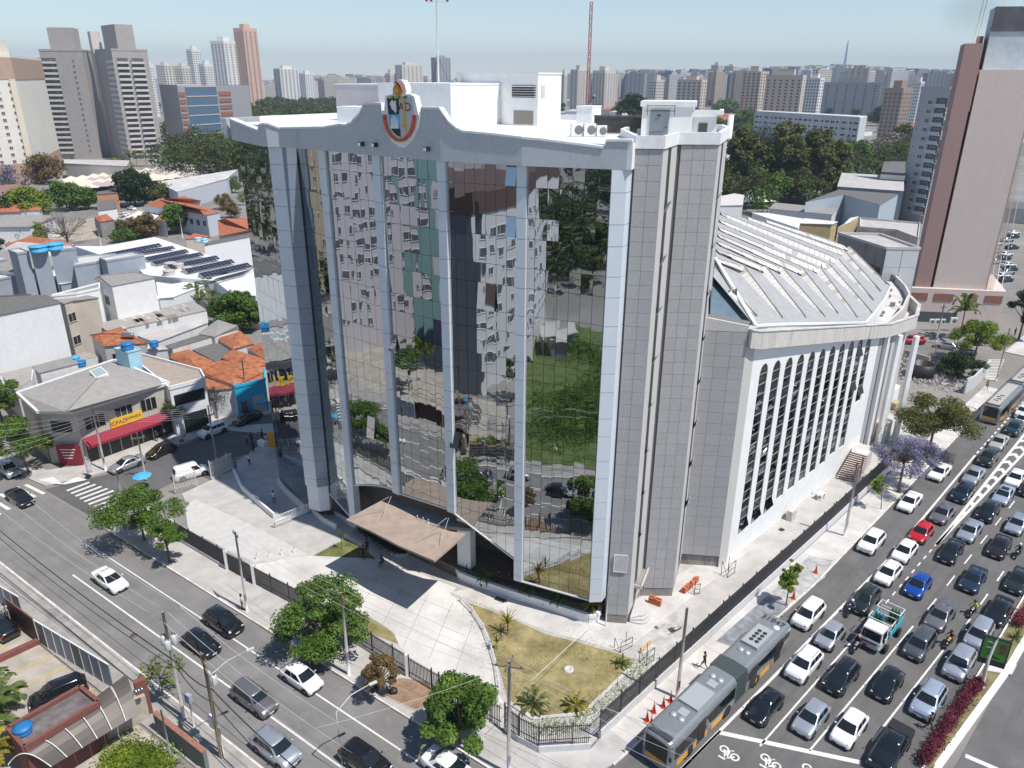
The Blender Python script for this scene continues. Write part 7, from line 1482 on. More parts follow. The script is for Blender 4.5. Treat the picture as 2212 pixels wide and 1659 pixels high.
hs=build_house('white corner house with a roof terrace and satellite dishes',ML,[(1090,860),(1320,800),(1290,745),(900,640),(880,690)],7.2,WHITE,mat('terrace_tiles',(.36,.30,.25),.9,0,.15,2.),None,None,'house',GH,.5)
_a,_b=W(ML(1090,860),7.2),W(ML(1320,800),7.2);_e3,_n3,_L3=side(_a,_b);_n3=_n3 if _n3.y<0 else-_n3
MB().wall(_a+_e3*.4+_n3*.05,_b-_e3*.4+_n3*.05,4.6,6.2,.12).build('open_window',DARK,hs,world=True);MB().wall(_a+_e3*1.2+_n3*.05,_b-_e3*.5+_n3*.05,.1,3.0,.12).build('garage_door',DARK,hs,world=True)
build_house('pale cottage wall and tiled lean to beside the blue shop',ML,[(1320,870),(1525,850),(1310,765),(1300,790)],4.6,RAWW,TILE,None,None,'house',GH)
tb_=build_house('terracotta roofed house just left of the blue shop',ML,[(1305,765),(1515,840),(1515,780),(1090,655)],5.0,RAWW,TILE,[(1400,690),(1310,745)][::-1],5.4,'house',GH)
TR_=[('terracotta roof in front, right above the blue shop',[(1310,750),(1510,835),(1700,745),(1725,690),(1560,640),(1390,680)],5.2),('terracotta roof with a white satellite dish',[(1095,655),(1290,755),(1400,690),(1215,600),(1100,625)],5.4),('small terracotta roof in the upper right of the cluster',[(1385,525),(1500,600),(1640,560),(1540,478)],5.6),('terracotta roof furthest right against the glass block',[(1580,595),(1730,680),(1730,560),(1700,550)],5.6),('terracotta roof in the middle of the cluster',[(1420,650),(1560,720),(1730,700),(1700,660),(1500,600)],5.5)]
for l,ps,z in TR_:build_house(l,ML,ps,z,RAWW,TILE,[(sum(p[0]for p in ps)/len(ps),sum(p[1]for p in ps)/len(ps)-12)],z+.9,'house',GH)
bl=build_house('bright cyan shop front with a roller door',ML,[(1510,850),(1705,800),(1700,740),(1515,788)],5.0,CYAN,TILE,None,None,'shop',None,.4,cat='shop')
_a,_b=W(ML(1510,850),5.0),W(ML(1705,800),5.0);_e3,_n3,_L3=side(_a,_b);_n3=_n3 if _n3.y<0 else-_n3
MB().wall(_a+_e3*_L3*.50+_n3*.05,_a+_e3*_L3*.92+_n3*.05,.1,2.9,.12).build('roller_door',GRANL,bl,world=True);MB().wall(_a+_e3*_L3*.14+_n3*.05,_a+_e3*_L3*.32+_n3*.05,.1,2.6,.12).build('door',BROWNR,bl,world=True)
build_house('dark grey sheet roofed shed between the orange roofs',ML,[(1210,590),(1400,690),(1500,600),(1380,540)],5.0,CONCD,ASBD,None,None,'shed',GH)
lbx=build_house('light blue water tower block with a painted front',ML,[(820,622),(900,602),(835,578),(735,598)],10.2,LBLUE,CONC,None,None,'tank_block',GH,.2)
build_house('tiled roof house with a solar water heater',ML,[(580,510),(665,580),(945,560),(775,460)],8.2,GRANL,TILE,[(640,500),(800,505)],8.9,'house',GH,wins=((1,2,1,5.2,7,1.3,1.4),))
o=empty('solar_water_heater','silver cylinder solar heater lying on the orange roof','water heater',(*W(ML(822,520),8.9),9.2));MB().lathe((0,0,0),[(0,-.9),(.38,-.9),(.4,-.85),(.4,.85),(.38,.9),(0,.9)],14,axis='x').build('cylinder',mat('steel',(.55,.55,.55),.25,.9),o)
tank('dark blue water tank on the light blue block',W(ML(822,600),10.4),10.3,.95,1.0);tank('blue water tank on its own concrete stand',W(ML(992,580),8.4),8.3,.72,.8);build_house('small concrete room carrying a blue tank',ML,[(945,615),(1085,600),(1040,580),(950,570)],7.6,RAWW,CONC,None,None,'tank_room',GH)
tank('blue tank lying behind the bookshop roof, front one',W(ML(520,705),7.6),7.5,.8,.7,BLUEP);tank('blue tank behind the bookshop roof, rear one',W(ML(485,672),7.6),7.5,.7,.6,BLUEPL)
build_house('small shed with a ribbed roof behind the bookshop',ML,[(205,715),(250,755),(510,690),(440,655)],8.6,RAWW,ASB,None,None,'shed',GH);build_house('low shed roof against the tall white wall',ML,[(0,760),(100,870),(200,800),(205,730),(640,650),(560,620)],5.5,RAWW,ASB2,None,None,'shed',GH)
build_house('large blind white building with a grey pitched roof at the left edge',ML,[(-300,430),(0,378),(395,300),(300,250),(-200,250)],14.0,WHITE,ASBD,[(-80,270),(200,250)],14.6,'warehouse',GH)
build_house('cream stairwell block with two small windows',ML,[(410,310),(470,290),(640,270),(480,240),(330,265)],12.6,BEIGE,ASB,None,None,'building',GH,wins=((0,1,2,4,12,1.6,1.5),));build_house('bright white blind building left of the brown gable',ML,[(490,245),(640,212),(640,180),(330,260)],13.2,WHITEB,ASB,None,None,'building',GH,.3)
build_house('bright white blind building with a brown side gable',ML,[(715,195),(1000,140),(860,110),(612,150)],13.6,WHITEB,ASB,[(640,130),(870,105)],14.2,'building',GH,wins=((3,1,1,9.2,11.6,1.9,1.6),));build_house('white low wing joining the white buildings',ML,[(520,420),(1025,275),(1000,230),(720,250),(640,260),(495,300)],7.0,WHITEB,WHITEB,None,None,'building',GH)
build_house('long shed with a patchwork of grey and brown sheets',ML,[(620,440),(700,490),(1330,350),(1240,290)],7.4,RAWW,ASB2,None,None,'shed',GH)
for i in range(26):
 u,v=random.random()*.8+.12,random.randrange(3)/3+.05;a,b,c_,d=[W(ML(*p),7.5)for p in((620,440),(700,490),(1330,350),(1240,290))]
 P_=lambda uu,vv:a.lerp(d,uu).lerp(b.lerp(c_,uu),vv)
 MB().prism([P_(u,v),P_(u+.035,v),P_(u+.035,v+.3),P_(u,v+.3)],7.5,7.53).build('roof_sheet',[mat('rust_sheet',(.30,.20,.16),.9,0,.2,2.),mat('pale_sheet',(.46,.42,.38),.9)][i%2:][:1],[o for o in bpy.data.objects if o.get('label')=='long shed with a patchwork of grey and brown sheets'][0],world=True)
build_house('whitewashed yard wall block below the long shed',ML,[(800,480),(1000,560),(1340,430),(1330,360),(850,465)],5.6,RAWW,CONC,None,None,'shed',GH);build_house('grey hip roof with orange edges behind the orange roofs',ML,[(1270,500),(1380,520),(1530,450),(1400,408)],6.4,RAWW,ASB,[(1400,450)],7.0,'house',GH);build_house('flat grey roof with streaked front wall',ML,[(1060,580),(1100,600),(1540,470),(1520,440),(1280,510)],6.2,RAWW,ASBD,None,None,'shed',GH)
bgz=12.5
for l,ps,z in(('blue grey tower block, left shaft with a shaded recess',[(75,510),(150,540),(250,525),(170,495)],bgz),('blue grey tower block, middle shaft',[(270,530),(415,515),(395,490),(260,500)],bgz),('blue grey tower block, right shaft',[(435,515),(655,495),(620,465),(430,485)],bgz),('blue grey lower wing with roof terraces',[(640,645),(830,615),(1000,545),(760,560),(660,575)],bgz-3),('blue grey wing at the right end',[(920,605),(1245,550),(1150,530),(860,580)],bgz-2.4),('blue grey low wing at the left edge',[(-200,800),(0,760),(260,715),(180,690),(-200,740)],bgz-6),('pale grey house wall at the left edge above the low wing',[(-200,620),(-10,600),(100,580),(60,545),(-200,560)],bgz-3.5)):
 build_house(l,VV,ps,z,BLUEG,CONCL if z==bgz else CONCL,None,None,'blue_grey_block','blue grey blocks in the left middle ground',.4)
build_house('blue grey base joining the shafts',VV,[(270,700),(520,800),(870,740),(1270,690),(1240,640),(650,640),(300,600)],5.4,BLUEG,CONCL,None,None,'blue_grey_block','blue grey blocks in the left middle ground')
tank('light blue round tank, left of the pair on the blue grey block',W(VV(340,520),bgz+.1),bgz+.1,1.9,1.3,BLUEPL);tank('light blue round tank, right of the pair on the blue grey block',W(VV(472,500),bgz+.1),bgz+.1,1.9,1.3,BLUEPL)
whz=7.0
wh=build_house('long white warehouse roof carrying rows of solar panels',VV,[(640,470),(900,470),(1340,390),(2212,690),(2212,900),(2000,880),(1860,770),(1250,720),(1180,650)],whz,WHITE,WROOF,None,None,'warehouse',None)
rowsS=[((880,535),(1375,442),(1408,470)),((1090,525),(1490,465),(1522,490)),((1250,565),(1605,493),(1640,522)),((1310,600),(1730,520),(1770,548)),((1440,630),(1870,548),(1905,580)),((1590,665),(2000,580),(2035,612)),((1720,700),(2140,610),(2180,645)),((1870,745),(2175,665),(2100,715))]
for r_i,(a,b,c_)in enumerate(rowsS):
 A_,B_,C_=W(VV(*a),whz+1.2),W(VV(*b),whz+1.2),W(VV(*c_),whz+.55)
 dn=C_-B_;n_p=14;so_=empty('solar_array',['highest','second','third','fourth','fifth','sixth','seventh','lowest'][r_i]+' row of dark solar panels on the white warehouse','solar panels',(*A_,whz),0,'rows of solar panels')
 MB().add([(*(A_-dn*.1),whz+1.2),(*(B_-dn*.1),whz+1.2),(*(B_-dn*.6),whz+.1),(*(A_-dn*.6),whz+.1)],[(0,1,2,3)]).build('tooth',WROOF,so_,world=True)
 for k in range(n_p):
  for j in range(2):
   p0,p1=A_.lerp(B_,(k+.04)/n_p)+dn*(j*.5+.01),A_.lerp(B_,(k+.96)/n_p)+dn*(j*.5+.01);q0,q1=p0+dn*.47,p1+dn*.47;z0,z1=whz+1.2-.65*(j*.5),whz+1.2-.65*(j*.5+.47)
   MB().add([(*p0,z0),(*p1,z0),(*q1,z1),(*q0,z1)],[(0,1,2,3)]).build('solar_panel',SOLAR,so_,world=True)
for i,(x,y)in enumerate(((1480,690),(1470,760),(1630,730),(1550,700))):tank('pale plastic water tank among the four on the white roof edge',W(VV(x,y),6),6.4,1.25,1.7,mat('tank_pale',(.50,.46,.42),.7),'pale water tanks')
build_house('white low building with the pale tanks',VV,[(1350,780),(1480,800),(1870,730),(1860,770),(1500,910),(1370,920)],6.0,WHITE,WHITE,None,None,'building',GH);build_house('small white ridge roof building at the glass block edge',VV,[(2110,750),(2220,800),(2300,700),(2200,650)],6.5,BEIGE,WROOF,None,None,'building',GH)
build_house('long grey roofed hall right of the warehouse',VV,[(1760,470),(2220,380),(2220,350),(1800,430)],7.5,WHITE,ASBD,None,None,'hall',GH);tank('white blue tank, left one by the grey hall',W(VV(1715,430),8),8,.9,1.0,LBLUE);tank('white blue tank, right one by the grey hall',W(VV(1770,440),8),8,.9,1.0,LBLUE)
build_house('orange roofed house with a white gable wall',VV,[(1890,385),(2180,350),(2150,230),(1880,245)],6.5,WHITE,TILEF,[(1940,232),(2160,330)][::-1],8.5,'house',GH);build_house('low orange tiled roof in front of the white gable',VV,[(1600,410),(1830,390),(1680,355)],5.5,BEIGE,TILEF,None,None,'house',GH)
sch=build_house('long orange roofed school building with blue windows',VV,[(1240,115),(1790,200),(1900,175),(1650,95),(1380,55)],7.0,mat('pale_blue_wall',(.50,.55,.60),.85),TILEF,[(1390,70),(1790,165)],9.0,'school',None,wins=((0,10,1,2.5,5.8,1.6,1.8),));build_house('orange roofed rear wing of the school',VV,[(1420,60),(1650,100),(1735,75),(1600,38)],7.4,BEIGE,TILEF,[(1500,55),(1690,68)],8.8,'school_wing',GH)
build_house('small orange roof beside the bare tree',VV,[(810,215),(860,260),(985,240),(920,188)],5,CONCD,TILEF,[(880,222)],5.8,'house',GH);build_house('white workshop with a grey roof by the dark round tree',VV,[(845,165),(1010,140),(995,60),(830,90)],6,WHITEB,ASBD,None,None,'workshop',GH);build_house('pale roof shed in front of the school',VV,[(1080,220),(1200,165),(1375,205),(1300,270)],4.5,CONC,WROOF,None,None,'shed',GH);build_house('small orange roofed annex of the school',VV,[(1345,240),(1430,255),(1430,195),(1400,190)],5,WHITE,TILEF,None,None,'house',GH)
build_house('long pale roofed store with a yellow stripe',TL,[(1140,1235),(1460,1150),(1530,1090),(1010,1170)],7,mat('store_grey',(.50,.52,.56),.8),CONCL,None,None,'store',GH);build_house('long low mauve sheds by the carports',TL,[(0,1260),(180,1215),(100,1185),(-100,1200)],6,BEIGE,mat('roof_maroon',(.26,.15,.12),.9),None,None,'shed',GH);build_house('dark open shed below the park trees',TL,[(1380,1060),(1570,1085),(1560,1010),(1400,1030)],6,CONCD,mat('roof_brown',(.20,.16,.14),.9),None,None,'shed',GH)
build_house('grey walled podium at the foot of the taupe towers',TT,[(330,600),(1200,640),(1240,560),(330,545)],8,mat('podium',(.50,.47,.45),.85),CONC,None,None,'podium',GH);build_house('low wall building with orange brick behind the green trees',TT,[(780,1030),(1080,1010),(1060,960),(800,990)],6,mat('orange_wall',(.50,.24,.13),.9),ASBD,None,None,'shed',GH)
yard_=sheet('parking_yard',[W(TL(*p))for p in[(0,1500),(0,1620),(300,1590),(700,1520),(1000,1400),(900,1340),(600,1400),(160,1490)]],.01,mat('yard_sand',(.38,.33,.27),.95,0,.2,.3))
for i in range(52):
 r_=i//13;c_=i%13;x=430+c_*150-r_*30+random.uniform(-10,10);y=810+r_*42-c_*17+random.uniform(-5,5)
 if y<640 or 1020<x<1500 and y>720:continue
 q=W(TT(x,y),3.5);mm=CLOTHF if random.random()<.45 else CLOTHP;s_=5.5
 o=empty('shade_canopy','peaked %s canvas carport in the %s row, %s from the left'%('cream' if mm==CLOTHF else 'mauve',['furthest','second','third','nearest'][r_],['first','second','third','fourth','fifth','sixth','seventh','eighth','ninth','tenth','eleventh','twelfth','thirteenth'][c_]),'canopy',(*q,0),R(15),'canvas carports in rows')
 v=[(-s_,-s_*.8,2.8),(s_,-s_*.8,2.8),(s_,s_*.8,2.8),(-s_,s_*.8,2.8),(0,0,4.6)]+[(x_*s_*.5,y_*s_*.4,3.3)for x_,y_ in((-1,-1),(1,-1),(1,1),(-1,1))]
 MB().add(v,[(0,1,6,5),(1,2,7,6),(2,3,8,7),(3,0,5,8),(5,6,4),(6,7,4),(7,8,4),(8,5,4)]).build('canvas',mm,o);MB().tube([(0,0,0),(0,0,4.5)],.1,5).build('mast',IRONW,o)
build_house('long shed with a lichen grey roof behind the auditorium',RR,[(640,245),(1270,305),(1320,245),(700,185)],10,RAWW,ASB,None,None,'shed','sheds behind the auditorium',wins=());build_house('low white metal roof below the grey shed',RR,[(470,285),(930,440),(980,345),(640,290)],12,WHITE,WROOF,None,None,'shed','sheds behind the auditorium');build_house('yellow tiled wall building with a white roof',RR,[(940,390),(1270,400),(1325,375),(990,340)],15,OLIVE,WROOF,None,None,'building','sheds behind the auditorium');build_house('narrow olive yellow building behind the first',RR,[(1320,430),(1440,380),(1530,320),(1440,340),(1380,400)],13,OLIVE,WROOF,None,None,'building','sheds behind the auditorium')
hg=build_house('big factory hall with a black and pale gabled roof',RR,[(1000,180),(1380,110),(1740,210),(1940,90),(1640,0),(1350,50)],13,mat('hall_blue',(.40,.45,.50),.85),ASBD,None,None,'factory_hall','sheds behind the auditorium')
build_house('white curved roof building by the party tents',RR,[(160,215),(385,210),(395,110),(300,95),(170,120)],9,WHITE,mat('roof_pale',(.60,.57,.53),.85),None,None,'building','sheds behind the auditorium');build_house('grey wall hall below the olive trees',TR,[(1010,1200),(1440,1230),(1440,1135),(1040,1112)],14,mat('slate_wall',(.24,.27,.31),.85),CONC,None,None,'hall','sheds behind the auditorium');build_house('cream building with dark window strips',TR,[(1290,1120),(1450,1130),(1450,1040),(1310,1040)],16,CREAM,ASBD,None,None,'building','sheds behind the auditorium',wins=((0,2,2,9,15,6,1.5),));build_house('low flat grey roofs between auditorium and brown tower',RR,[(1540,440),(1900,470),(2110,550),(2130,400),(1540,350)],11,CONCL,CONC,None,None,'building','sheds behind the auditorium',.6)
for i,x in enumerate((435,565)):
 o=empty('party_tent',['white peaked party tent, left one','white peaked party tent, right one'][i],'tent',(*W(RR(x,235)),0),R(10),'white party tents');s_=4.2;MB().add([(-s_,-s_,3),(s_,-s_,3),(s_,s_,3),(-s_,s_,3),(0,0,7.5),(-s_*.35,-s_*.35,4.3),(s_*.35,-s_*.35,4.3),(s_*.35,s_*.35,4.3),(-s_*.35,s_*.35,4.3)],[(0,1,6,5),(1,2,7,6),(2,3,8,7),(3,0,5,8),(5,6,4),(6,7,4),(7,8,4),(8,5,4)]).build('canvas',WHITEB,o);MB().box((0,0,1.5),(.2,.2,3)).build('mast',IRONW,o)
def tower(label,conv,L,C,Rr,ytop,wall,z0f=3,fl=3.0,wins=((6,1.4,1.3),(4,1.4,1.3)),group=None,zmax=None,gm=WINMID,crown=None,balc=None,single=True,name='apartment_tower',walls2=None,base=None):
 "two visible faces: base corner pixels left, corner, right; ytop is the image row of the roof at the corner"
 l,c,r=[W(conv(*p))for p in(L,C,Rr)];H=zmax or HZ(c,conv(0,ytop)[1]);poly=[l,c,r,l+r-c];o=empty(name,label,'tower',(*c,0),0,group)
 MB().prism(poly,0,H).build('wall',[wall],o,world=True)
 nf=max(2,int((H-z0f-1.5)/fl));
 for(p,q,(nx,w_,h_))in((l,c,wins[0]),(c,r,wins[1])):
  if nx:windows(o,p,q,z0f,z0f+nf*fl,nx,nf,w_,h_,gm,COPE,1,single=single and nx*nf<=150)
 for i in range(4):MB().wall(poly[i],poly[(i+1)%4],H,H+1.1,.3).build('parapet',wall,o,world=True)
 if crown:
  cw,cd,chh,cm_=crown;cc_=(l+r)/2;ex_,_,lx=side(l,c);ey_,_,ly=side(c,r);a=[cc_+ex_*lx*cw*i/2+ey_*ly*cd*j/2 for i,j in((-1,-1),(1,-1),(1,1),(-1,1))];MB().prism(a,H,H+chh).build('roof_block',[cm_ or wall],o,world=True)
 if balc:
  for(p,q,f0,f1,m_)in balc:
   P_,Q_=(l,c)if(p,q)==(0,1)else(c,r);e_,n_,L_=side(P_,Q_);mb=MB()
   for j in range(nf):z=z0f+j*fl;mb.wall(P_+e_*L_*f0+n_*.9,P_+e_*L_*f1+n_*.9,z,z+1.15,.12).prism([P_+e_*L_*f0,P_+e_*L_*f1,P_+e_*L_*f1+n_*.95,P_+e_*L_*f0+n_*.95],z-.1,z+.05)
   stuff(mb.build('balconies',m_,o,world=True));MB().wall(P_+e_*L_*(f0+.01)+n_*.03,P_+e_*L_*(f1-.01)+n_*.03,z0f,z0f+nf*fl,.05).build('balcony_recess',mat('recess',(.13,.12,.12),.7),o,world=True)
 return o,l,c,r,H
GT='apartment towers at the left'
o,l,c,r,H=tower('cream apartment tower with a pale brown crown at the left edge',TL,(-330,1225),(245,1180),(405,1065),370,CREAM,wins=((7,1.5,1.4),(1,1.4,1.3)),group=GT,crown=(.35,.6,9,CREAM))
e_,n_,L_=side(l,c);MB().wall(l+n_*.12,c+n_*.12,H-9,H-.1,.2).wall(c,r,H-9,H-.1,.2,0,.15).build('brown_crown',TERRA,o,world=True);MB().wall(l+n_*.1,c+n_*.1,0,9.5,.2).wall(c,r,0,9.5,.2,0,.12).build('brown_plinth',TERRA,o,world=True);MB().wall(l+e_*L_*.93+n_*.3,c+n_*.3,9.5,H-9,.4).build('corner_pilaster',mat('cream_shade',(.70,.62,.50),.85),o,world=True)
o,l,c,r,H=tower('taupe apartment tower with cream balconies, left of the pair',TL,(395,1020),(655,1018),(720,990),330,TAUPE,wins=((2,1.5,1.5),(1,1.3,1.3)),group=GT,crown=(.6,.5,13,TAUPE),balc=((0,1,-.12,.36,TAUPEL),))
o,l,c,r,H=tower('taupe apartment tower with cream balconies, right of the pair',TL,(735,1012),(840,1035),(1058,1024),325,TAUPE,wins=((1,1.6,1.5),(1,1.4,1.3)),group=GT,crown=(.8,.5,14,TAUPE),balc=((1,2,.10,.42,TAUPEL),(1,2,.5,.86,TAUPEL)))
e_,n_,L_=side(l,c);mb=MB()
for j in range(int((H-4)/3.0)):mb.wall(l+e_*L_*.55+n_*.06,c+n_*.06,3.4+j*3,4.9+j*3,.1)
stuff(mb.build('pale_bands',TAUPEL,o,world=True));MB().prism([l-e_*6+n_*.5,l-e_*1+n_*.5,l-e_*1-n_*5,l-e_*6-n_*5],0,H+11).build('lift_shaft',TAUPEL,o,world=True)
def ftower(label,x0,x1,ytop,D,wall,depth=.8,side_=.3,yaw=0,fl=3.0,nx=5,group='towers in the middle distance',crown=None,wm=WINFAR,name='apartment_tower',bands=False,single=False,split=None,grp_only=False):
 "tower at distance D spanning columns x0-x1 (2212 grid), roof at row ytop; split = share of the width taken by the left face"
 a,b=atdist(x0,D),atdist(x1,D);w_=(b-a).length;e_,n_,_=side(a,b);s_=split if split is not None else .6
 c_=a.lerp(b,s_)-(Vector((0,1))*w_*.35*(1 if s_ not in(0,1)else 0));back=a+b-c_ if s_ not in(0,1)else None
 poly=[a,c_,b,back]if back is not None else[a,b,b+Vector((0,w_*depth)),a+Vector((0,w_*depth))]
 H=HZ(c_,ytop);o=empty(name,label,'tower',(*c_,0),0,group);MB().prism(poly,0,H).build('wall',[wall],o,world=True)
 faces=((poly[0],poly[1]),(poly[1],poly[2]));nf=int((H-4)/fl)
 for k,(p,q)in enumerate(faces):
  L_=(q-p).length;m_=max(1,int(L_/4.2))if nx is None else max(1,round(nx*(s_ if k==0 else 1-s_)))
  if bands:
   mb=MB();ee,nn,_=side(p,q)
   for j in range(nf):mb.wall(p+ee*L_*.08+nn*.1,q-ee*L_*.08+nn*.1,4+j*fl,4+j*fl+fl*.45,.3)
   stuff(mb.build('window_bands',wm,o,world=True))
  else:windows(o,p,q,3,3+nf*fl,m_,nf,min(2.2,L_/m_*.45),1.5,wm,COPE,0,single=False)
 ce=sum(poly,Vector((0,0)))/4;hh=random.uniform(3,6)if crown is None else crown
 MB().prism([ce+(p-ce)*.45 for p in poly],H,H+hh).build('roof_block',[wall],o,world=True);return o
X=lambda t:0+t*.336
WT=mat('tower_white',(.70,.69,.67),.85);WT2=mat('tower_offwhite',(.60,.56,.51),.85);WT3=mat('tower_warm',(.55,.48,.40),.85);WT4=mat('tower_grey',(.34,.34,.35),.85);WT5=mat('tower_blue',(.16,.22,.30),.6);WT6=mat('tower_brown',(.36,.27,.22),.85)
for args in[('slim salmon and cream tower, tallest beyond the park',516,566,60,1150,PINK,.52),('white tower with balconies left of the salmon one',464,520,88,1150,WT,.62),('thin white tower pair behind the red banded block',410,442,106,1300,WT,.5),('white block with red bands',432,466,138,1250,WT,.5),('grey and cream twin tower, left one',340,380,140,1200,WT2,.6),('grey and cream twin tower, right one',379,414,142,1200,WT2,.6),('broad white office block behind the tree tops',592,646,148,1250,WT,.35),('white block far right of the office block',646,678,158,1500,WT,.5),('thin white tower beside the taupe tower',318,334,138,1100,WT,.5),('white towers with balconies left of the roof mast',854,914,140,1500,WT2,.3),('grey glass round topped tower behind the roof mast',932,974,124,1700,WT4,.3),('small grey white tower left of the balcony tower',832,856,158,1500,WT2,.5),('white slab tower right of the penthouse',1211,1226,158,1300,WT2,.5),('cream stepped tower behind the lattice mast, left one',1232,1275,150,1150,WT2,.35),('cream stepped tower behind the lattice mast, right one',1280,1330,152,1150,WT2,.5),('cream tower with orange edge right of the dark tree',1404,1436,172,900,WT2,.4),('beige balcony tower in the middle distance, leftmost',1464,1528,172,850,WT3,.75),('beige balcony tower with a brown top',1604,1660,154,900,WT3,.6),('beige balcony tower right of the brown topped one',1655,1742,162,850,WT3,.8),('white narrow faced tower with small square windows',1742,1782,168,900,WT,.65),('cream group of slabs beyond, left one',1534,1560,140,2100,WT2,.5),('cream group of slabs beyond, right one',1562,1596,142,2100,WT2,.5),('long grey apartment slab in shade',1782,1900,178,1100,WT4,.9),('tan tower with a dark centre stripe',1916,1978,190,700,WT6,.5),('white tower with black ticks beside the tan tower',1976,2000,176,900,WT,.5)]:
 lab,x0,x1,yt,D_,wm_,sp_=args;ftower(lab,x0,x1,yt,D_,wm_,split=sp_,nx=7)
cg=build_house('long white institutional building with rows of dark windows',TR,[(510,900),(1190,960),(1225,730),(520,720)],20,CREAM,CONCL,None,None,'institution',None)
ps=[W(TR(512,812)),W(TR(1192,948)),W(TR(1240,900)),W(TR(600,790))];H_=HZ(ps[0],TR(0,720)[1])
bpy.data.objects.remove(cg.children[0]);[bpy.data.objects.remove(x)for x in list(cg.children)]
cg.location=(*ps[0],0);IW=mat('institution_wall',(.55,.56,.58),.85,0,.06,.05);a=atdist(TR(512,0)[0],610);b=atdist(TR(1200,0)[0],540);H_=HZ(a,TR(0,722)[1])
MB().prism([a,b,b+Vector((22,40)),a+Vector((14,40))],0,H_).build('wall',[IW],cg,world=True);windows(cg,a,b,2,H_-1,20,6,3.4,1.3,DARK,COPE,1)
mb=MB()
for i in range(13):p=a.lerp(b,i/12);mb.wall(p,p+(b-a).normalized()*.8,0,H_+.4,.5,0,.2)
stuff(mb.build('wall_ribs',[WT],cg,world=True));MB().wall(a,b,H_,H_+1,.4).build('parapet',IW,cg,world=True)
cb=empty('college_building','grey panelled college block with blue glass and red brick panels','building',(*atdist(345,560),0));a,b,c_,d=atdist(341,560),atdist(380,545),atdist(436,560),atdist(495,580);H_=HZ(b,TL(0,545)[1]);
MB().prism([a,b,b+Vector((8,20)),a+Vector((8,20))],0,H_).build('panel_wall',[mat('panel_grey',(.52,.49,.50),.85)],cb,world=True);MB().prism([b,c_,d,d+Vector((6,20)),b+Vector((8,20))],0,H_-.5).build('wall',[WT4],cb,world=True);[MB().wall(b.lerp(c_,.02),b.lerp(c_,.24),2+k*4.2,4.6+k*4.2,.3,0,.2).wall(c_.lerp(d,.52),c_.lerp(d,.97),2+k*4.2,4.6+k*4.2,.3,0,.2).build('brick_panel',BRICK,cb,world=True)for k in range(int(H_/4.3))]
for(p,q,f0,f1)in((b,c_,.28,1.),(c_,d,0,.45)):
 P_=p.lerp(q,f0);Q_=p.lerp(q,f1);mb=MB();e_,n_,L_=side(P_,Q_);MB().wall(P_,Q_,1,H_-1.2,.3,0,.2).build('blue_glazing',mat('blue_glass',(.10,.17,.25),.3),cb,world=True)
 for k in range(8):mb.wall(P_,Q_,1+(H_-2.5)*k/7,1.6+(H_-2.5)*k/7,.2,0,.45)
 stuff(mb.build('slab_edges',WT3,cb,world=True))
bt=empty('brown_tower','slab of dull brown render rising at the right picture edge','tower',(*W(UU(690,780)),0),0,'tall blind towers at the right edge');zt_=0
b0,b1=W(UU(605,1318)),W(UU(818,1328));Hb=HZ(b0,K(2240,60,320)(0,335)[1]);Hb=min(Hb,75)
e_,n_,L_=side(b0,b1);K5=K(2240,60,320)
def colx(xtop,ytop,xb,yb):return W(UU(xb,yb))
MB().prism([b0,b1,b1+Vector((4,9)),b0+Vector((4,9))],0,Hb).build('wall',[BROWNT],bt,world=True);MB().wall(b1+e_*.05,b1+e_*.05+Vector((4,9)),Hb-12,Hb,.2).build('orange_return',mat('orange_render',(.60,.36,.22),.8),bt,world=True)
gt=empty('grey_tower','wide blind grey tower wrapped in white netting at the right edge','tower',(*b1,0),0,'tall blind towers at the right edge');g0,g1=W(UU(855,1330)),W(UU(1560,1368));Hg=HZ(g0,K5(0,790)[1]);
e_,n_,L_=side(g0,g1);MB().prism([g0,g1,g1+Vector((5,14)),g0+Vector((5,14))],0,Hg).build('wall',[GREYT],gt,world=True)
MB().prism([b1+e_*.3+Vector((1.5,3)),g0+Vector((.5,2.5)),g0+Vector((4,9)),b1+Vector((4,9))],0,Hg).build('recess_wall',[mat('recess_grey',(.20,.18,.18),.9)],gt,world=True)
p0=g0+e_*L_*.1+Vector((1.5,4));p1=g0+e_*L_*.92+Vector((1.5,4));MB().prism([p0,p1,p1+Vector((3,7)),p0+Vector((3,7))],Hg,Hg+11).build('roof_block',[mat('roof_block_white',(.48,.55,.60),.85,0,.15,.3)],gt,world=True);MB().wall(p0,p1,Hg+6.8,Hg+11.05,.3,0,.05).build('dark_roof_band',mat('dark_band',(.11,.11,.12),.9,0,.2,.3),gt,world=True)
MB().prism([b1+Vector((1,4)),p0+Vector((-.5,1)),p0+Vector((2,6)),b1+Vector((3,8))],Hg-2,Hg+6).build('brown_block',[BROWNR],gt,world=True)
dn_=Vector((5,14));MB().wall(g1+e_*.15,g1+dn_+e_*.15,0,Hg,.2).build('side_wall',[mat('side_wall_cream',(.52,.42,.34),.85)],gt,world=True)
for k in range(18):
 for j in range(2):p=g1+dn_*(.2+j*.4)+e_*.3;q=g1+dn_*(.45+j*.4)+e_*.3;MB().wall(p,q,4+k*(Hg-6)/18,4+(k+.62)*(Hg-6)/18,.1).build('brick_panel',mat('salmon_brick',(.42,.19,.14),.9),gt,world=True)
net=MB();NS=16
for i in range(NS):
 for j in range(26):
  def np_(u,v):q=g1+dn_*u+e_*(.9+.8*math.sin(u*9+v*5)+1.6*(1-v)**2*u);return(q.x,q.y,v*Hg)
  net.add([np_(i/NS,j/26),np_((i+1)/NS,j/26),np_((i+1)/NS,(j+1)/26),np_(i/NS,(j+1)/26)],[(0,1,2,3)],0,True)
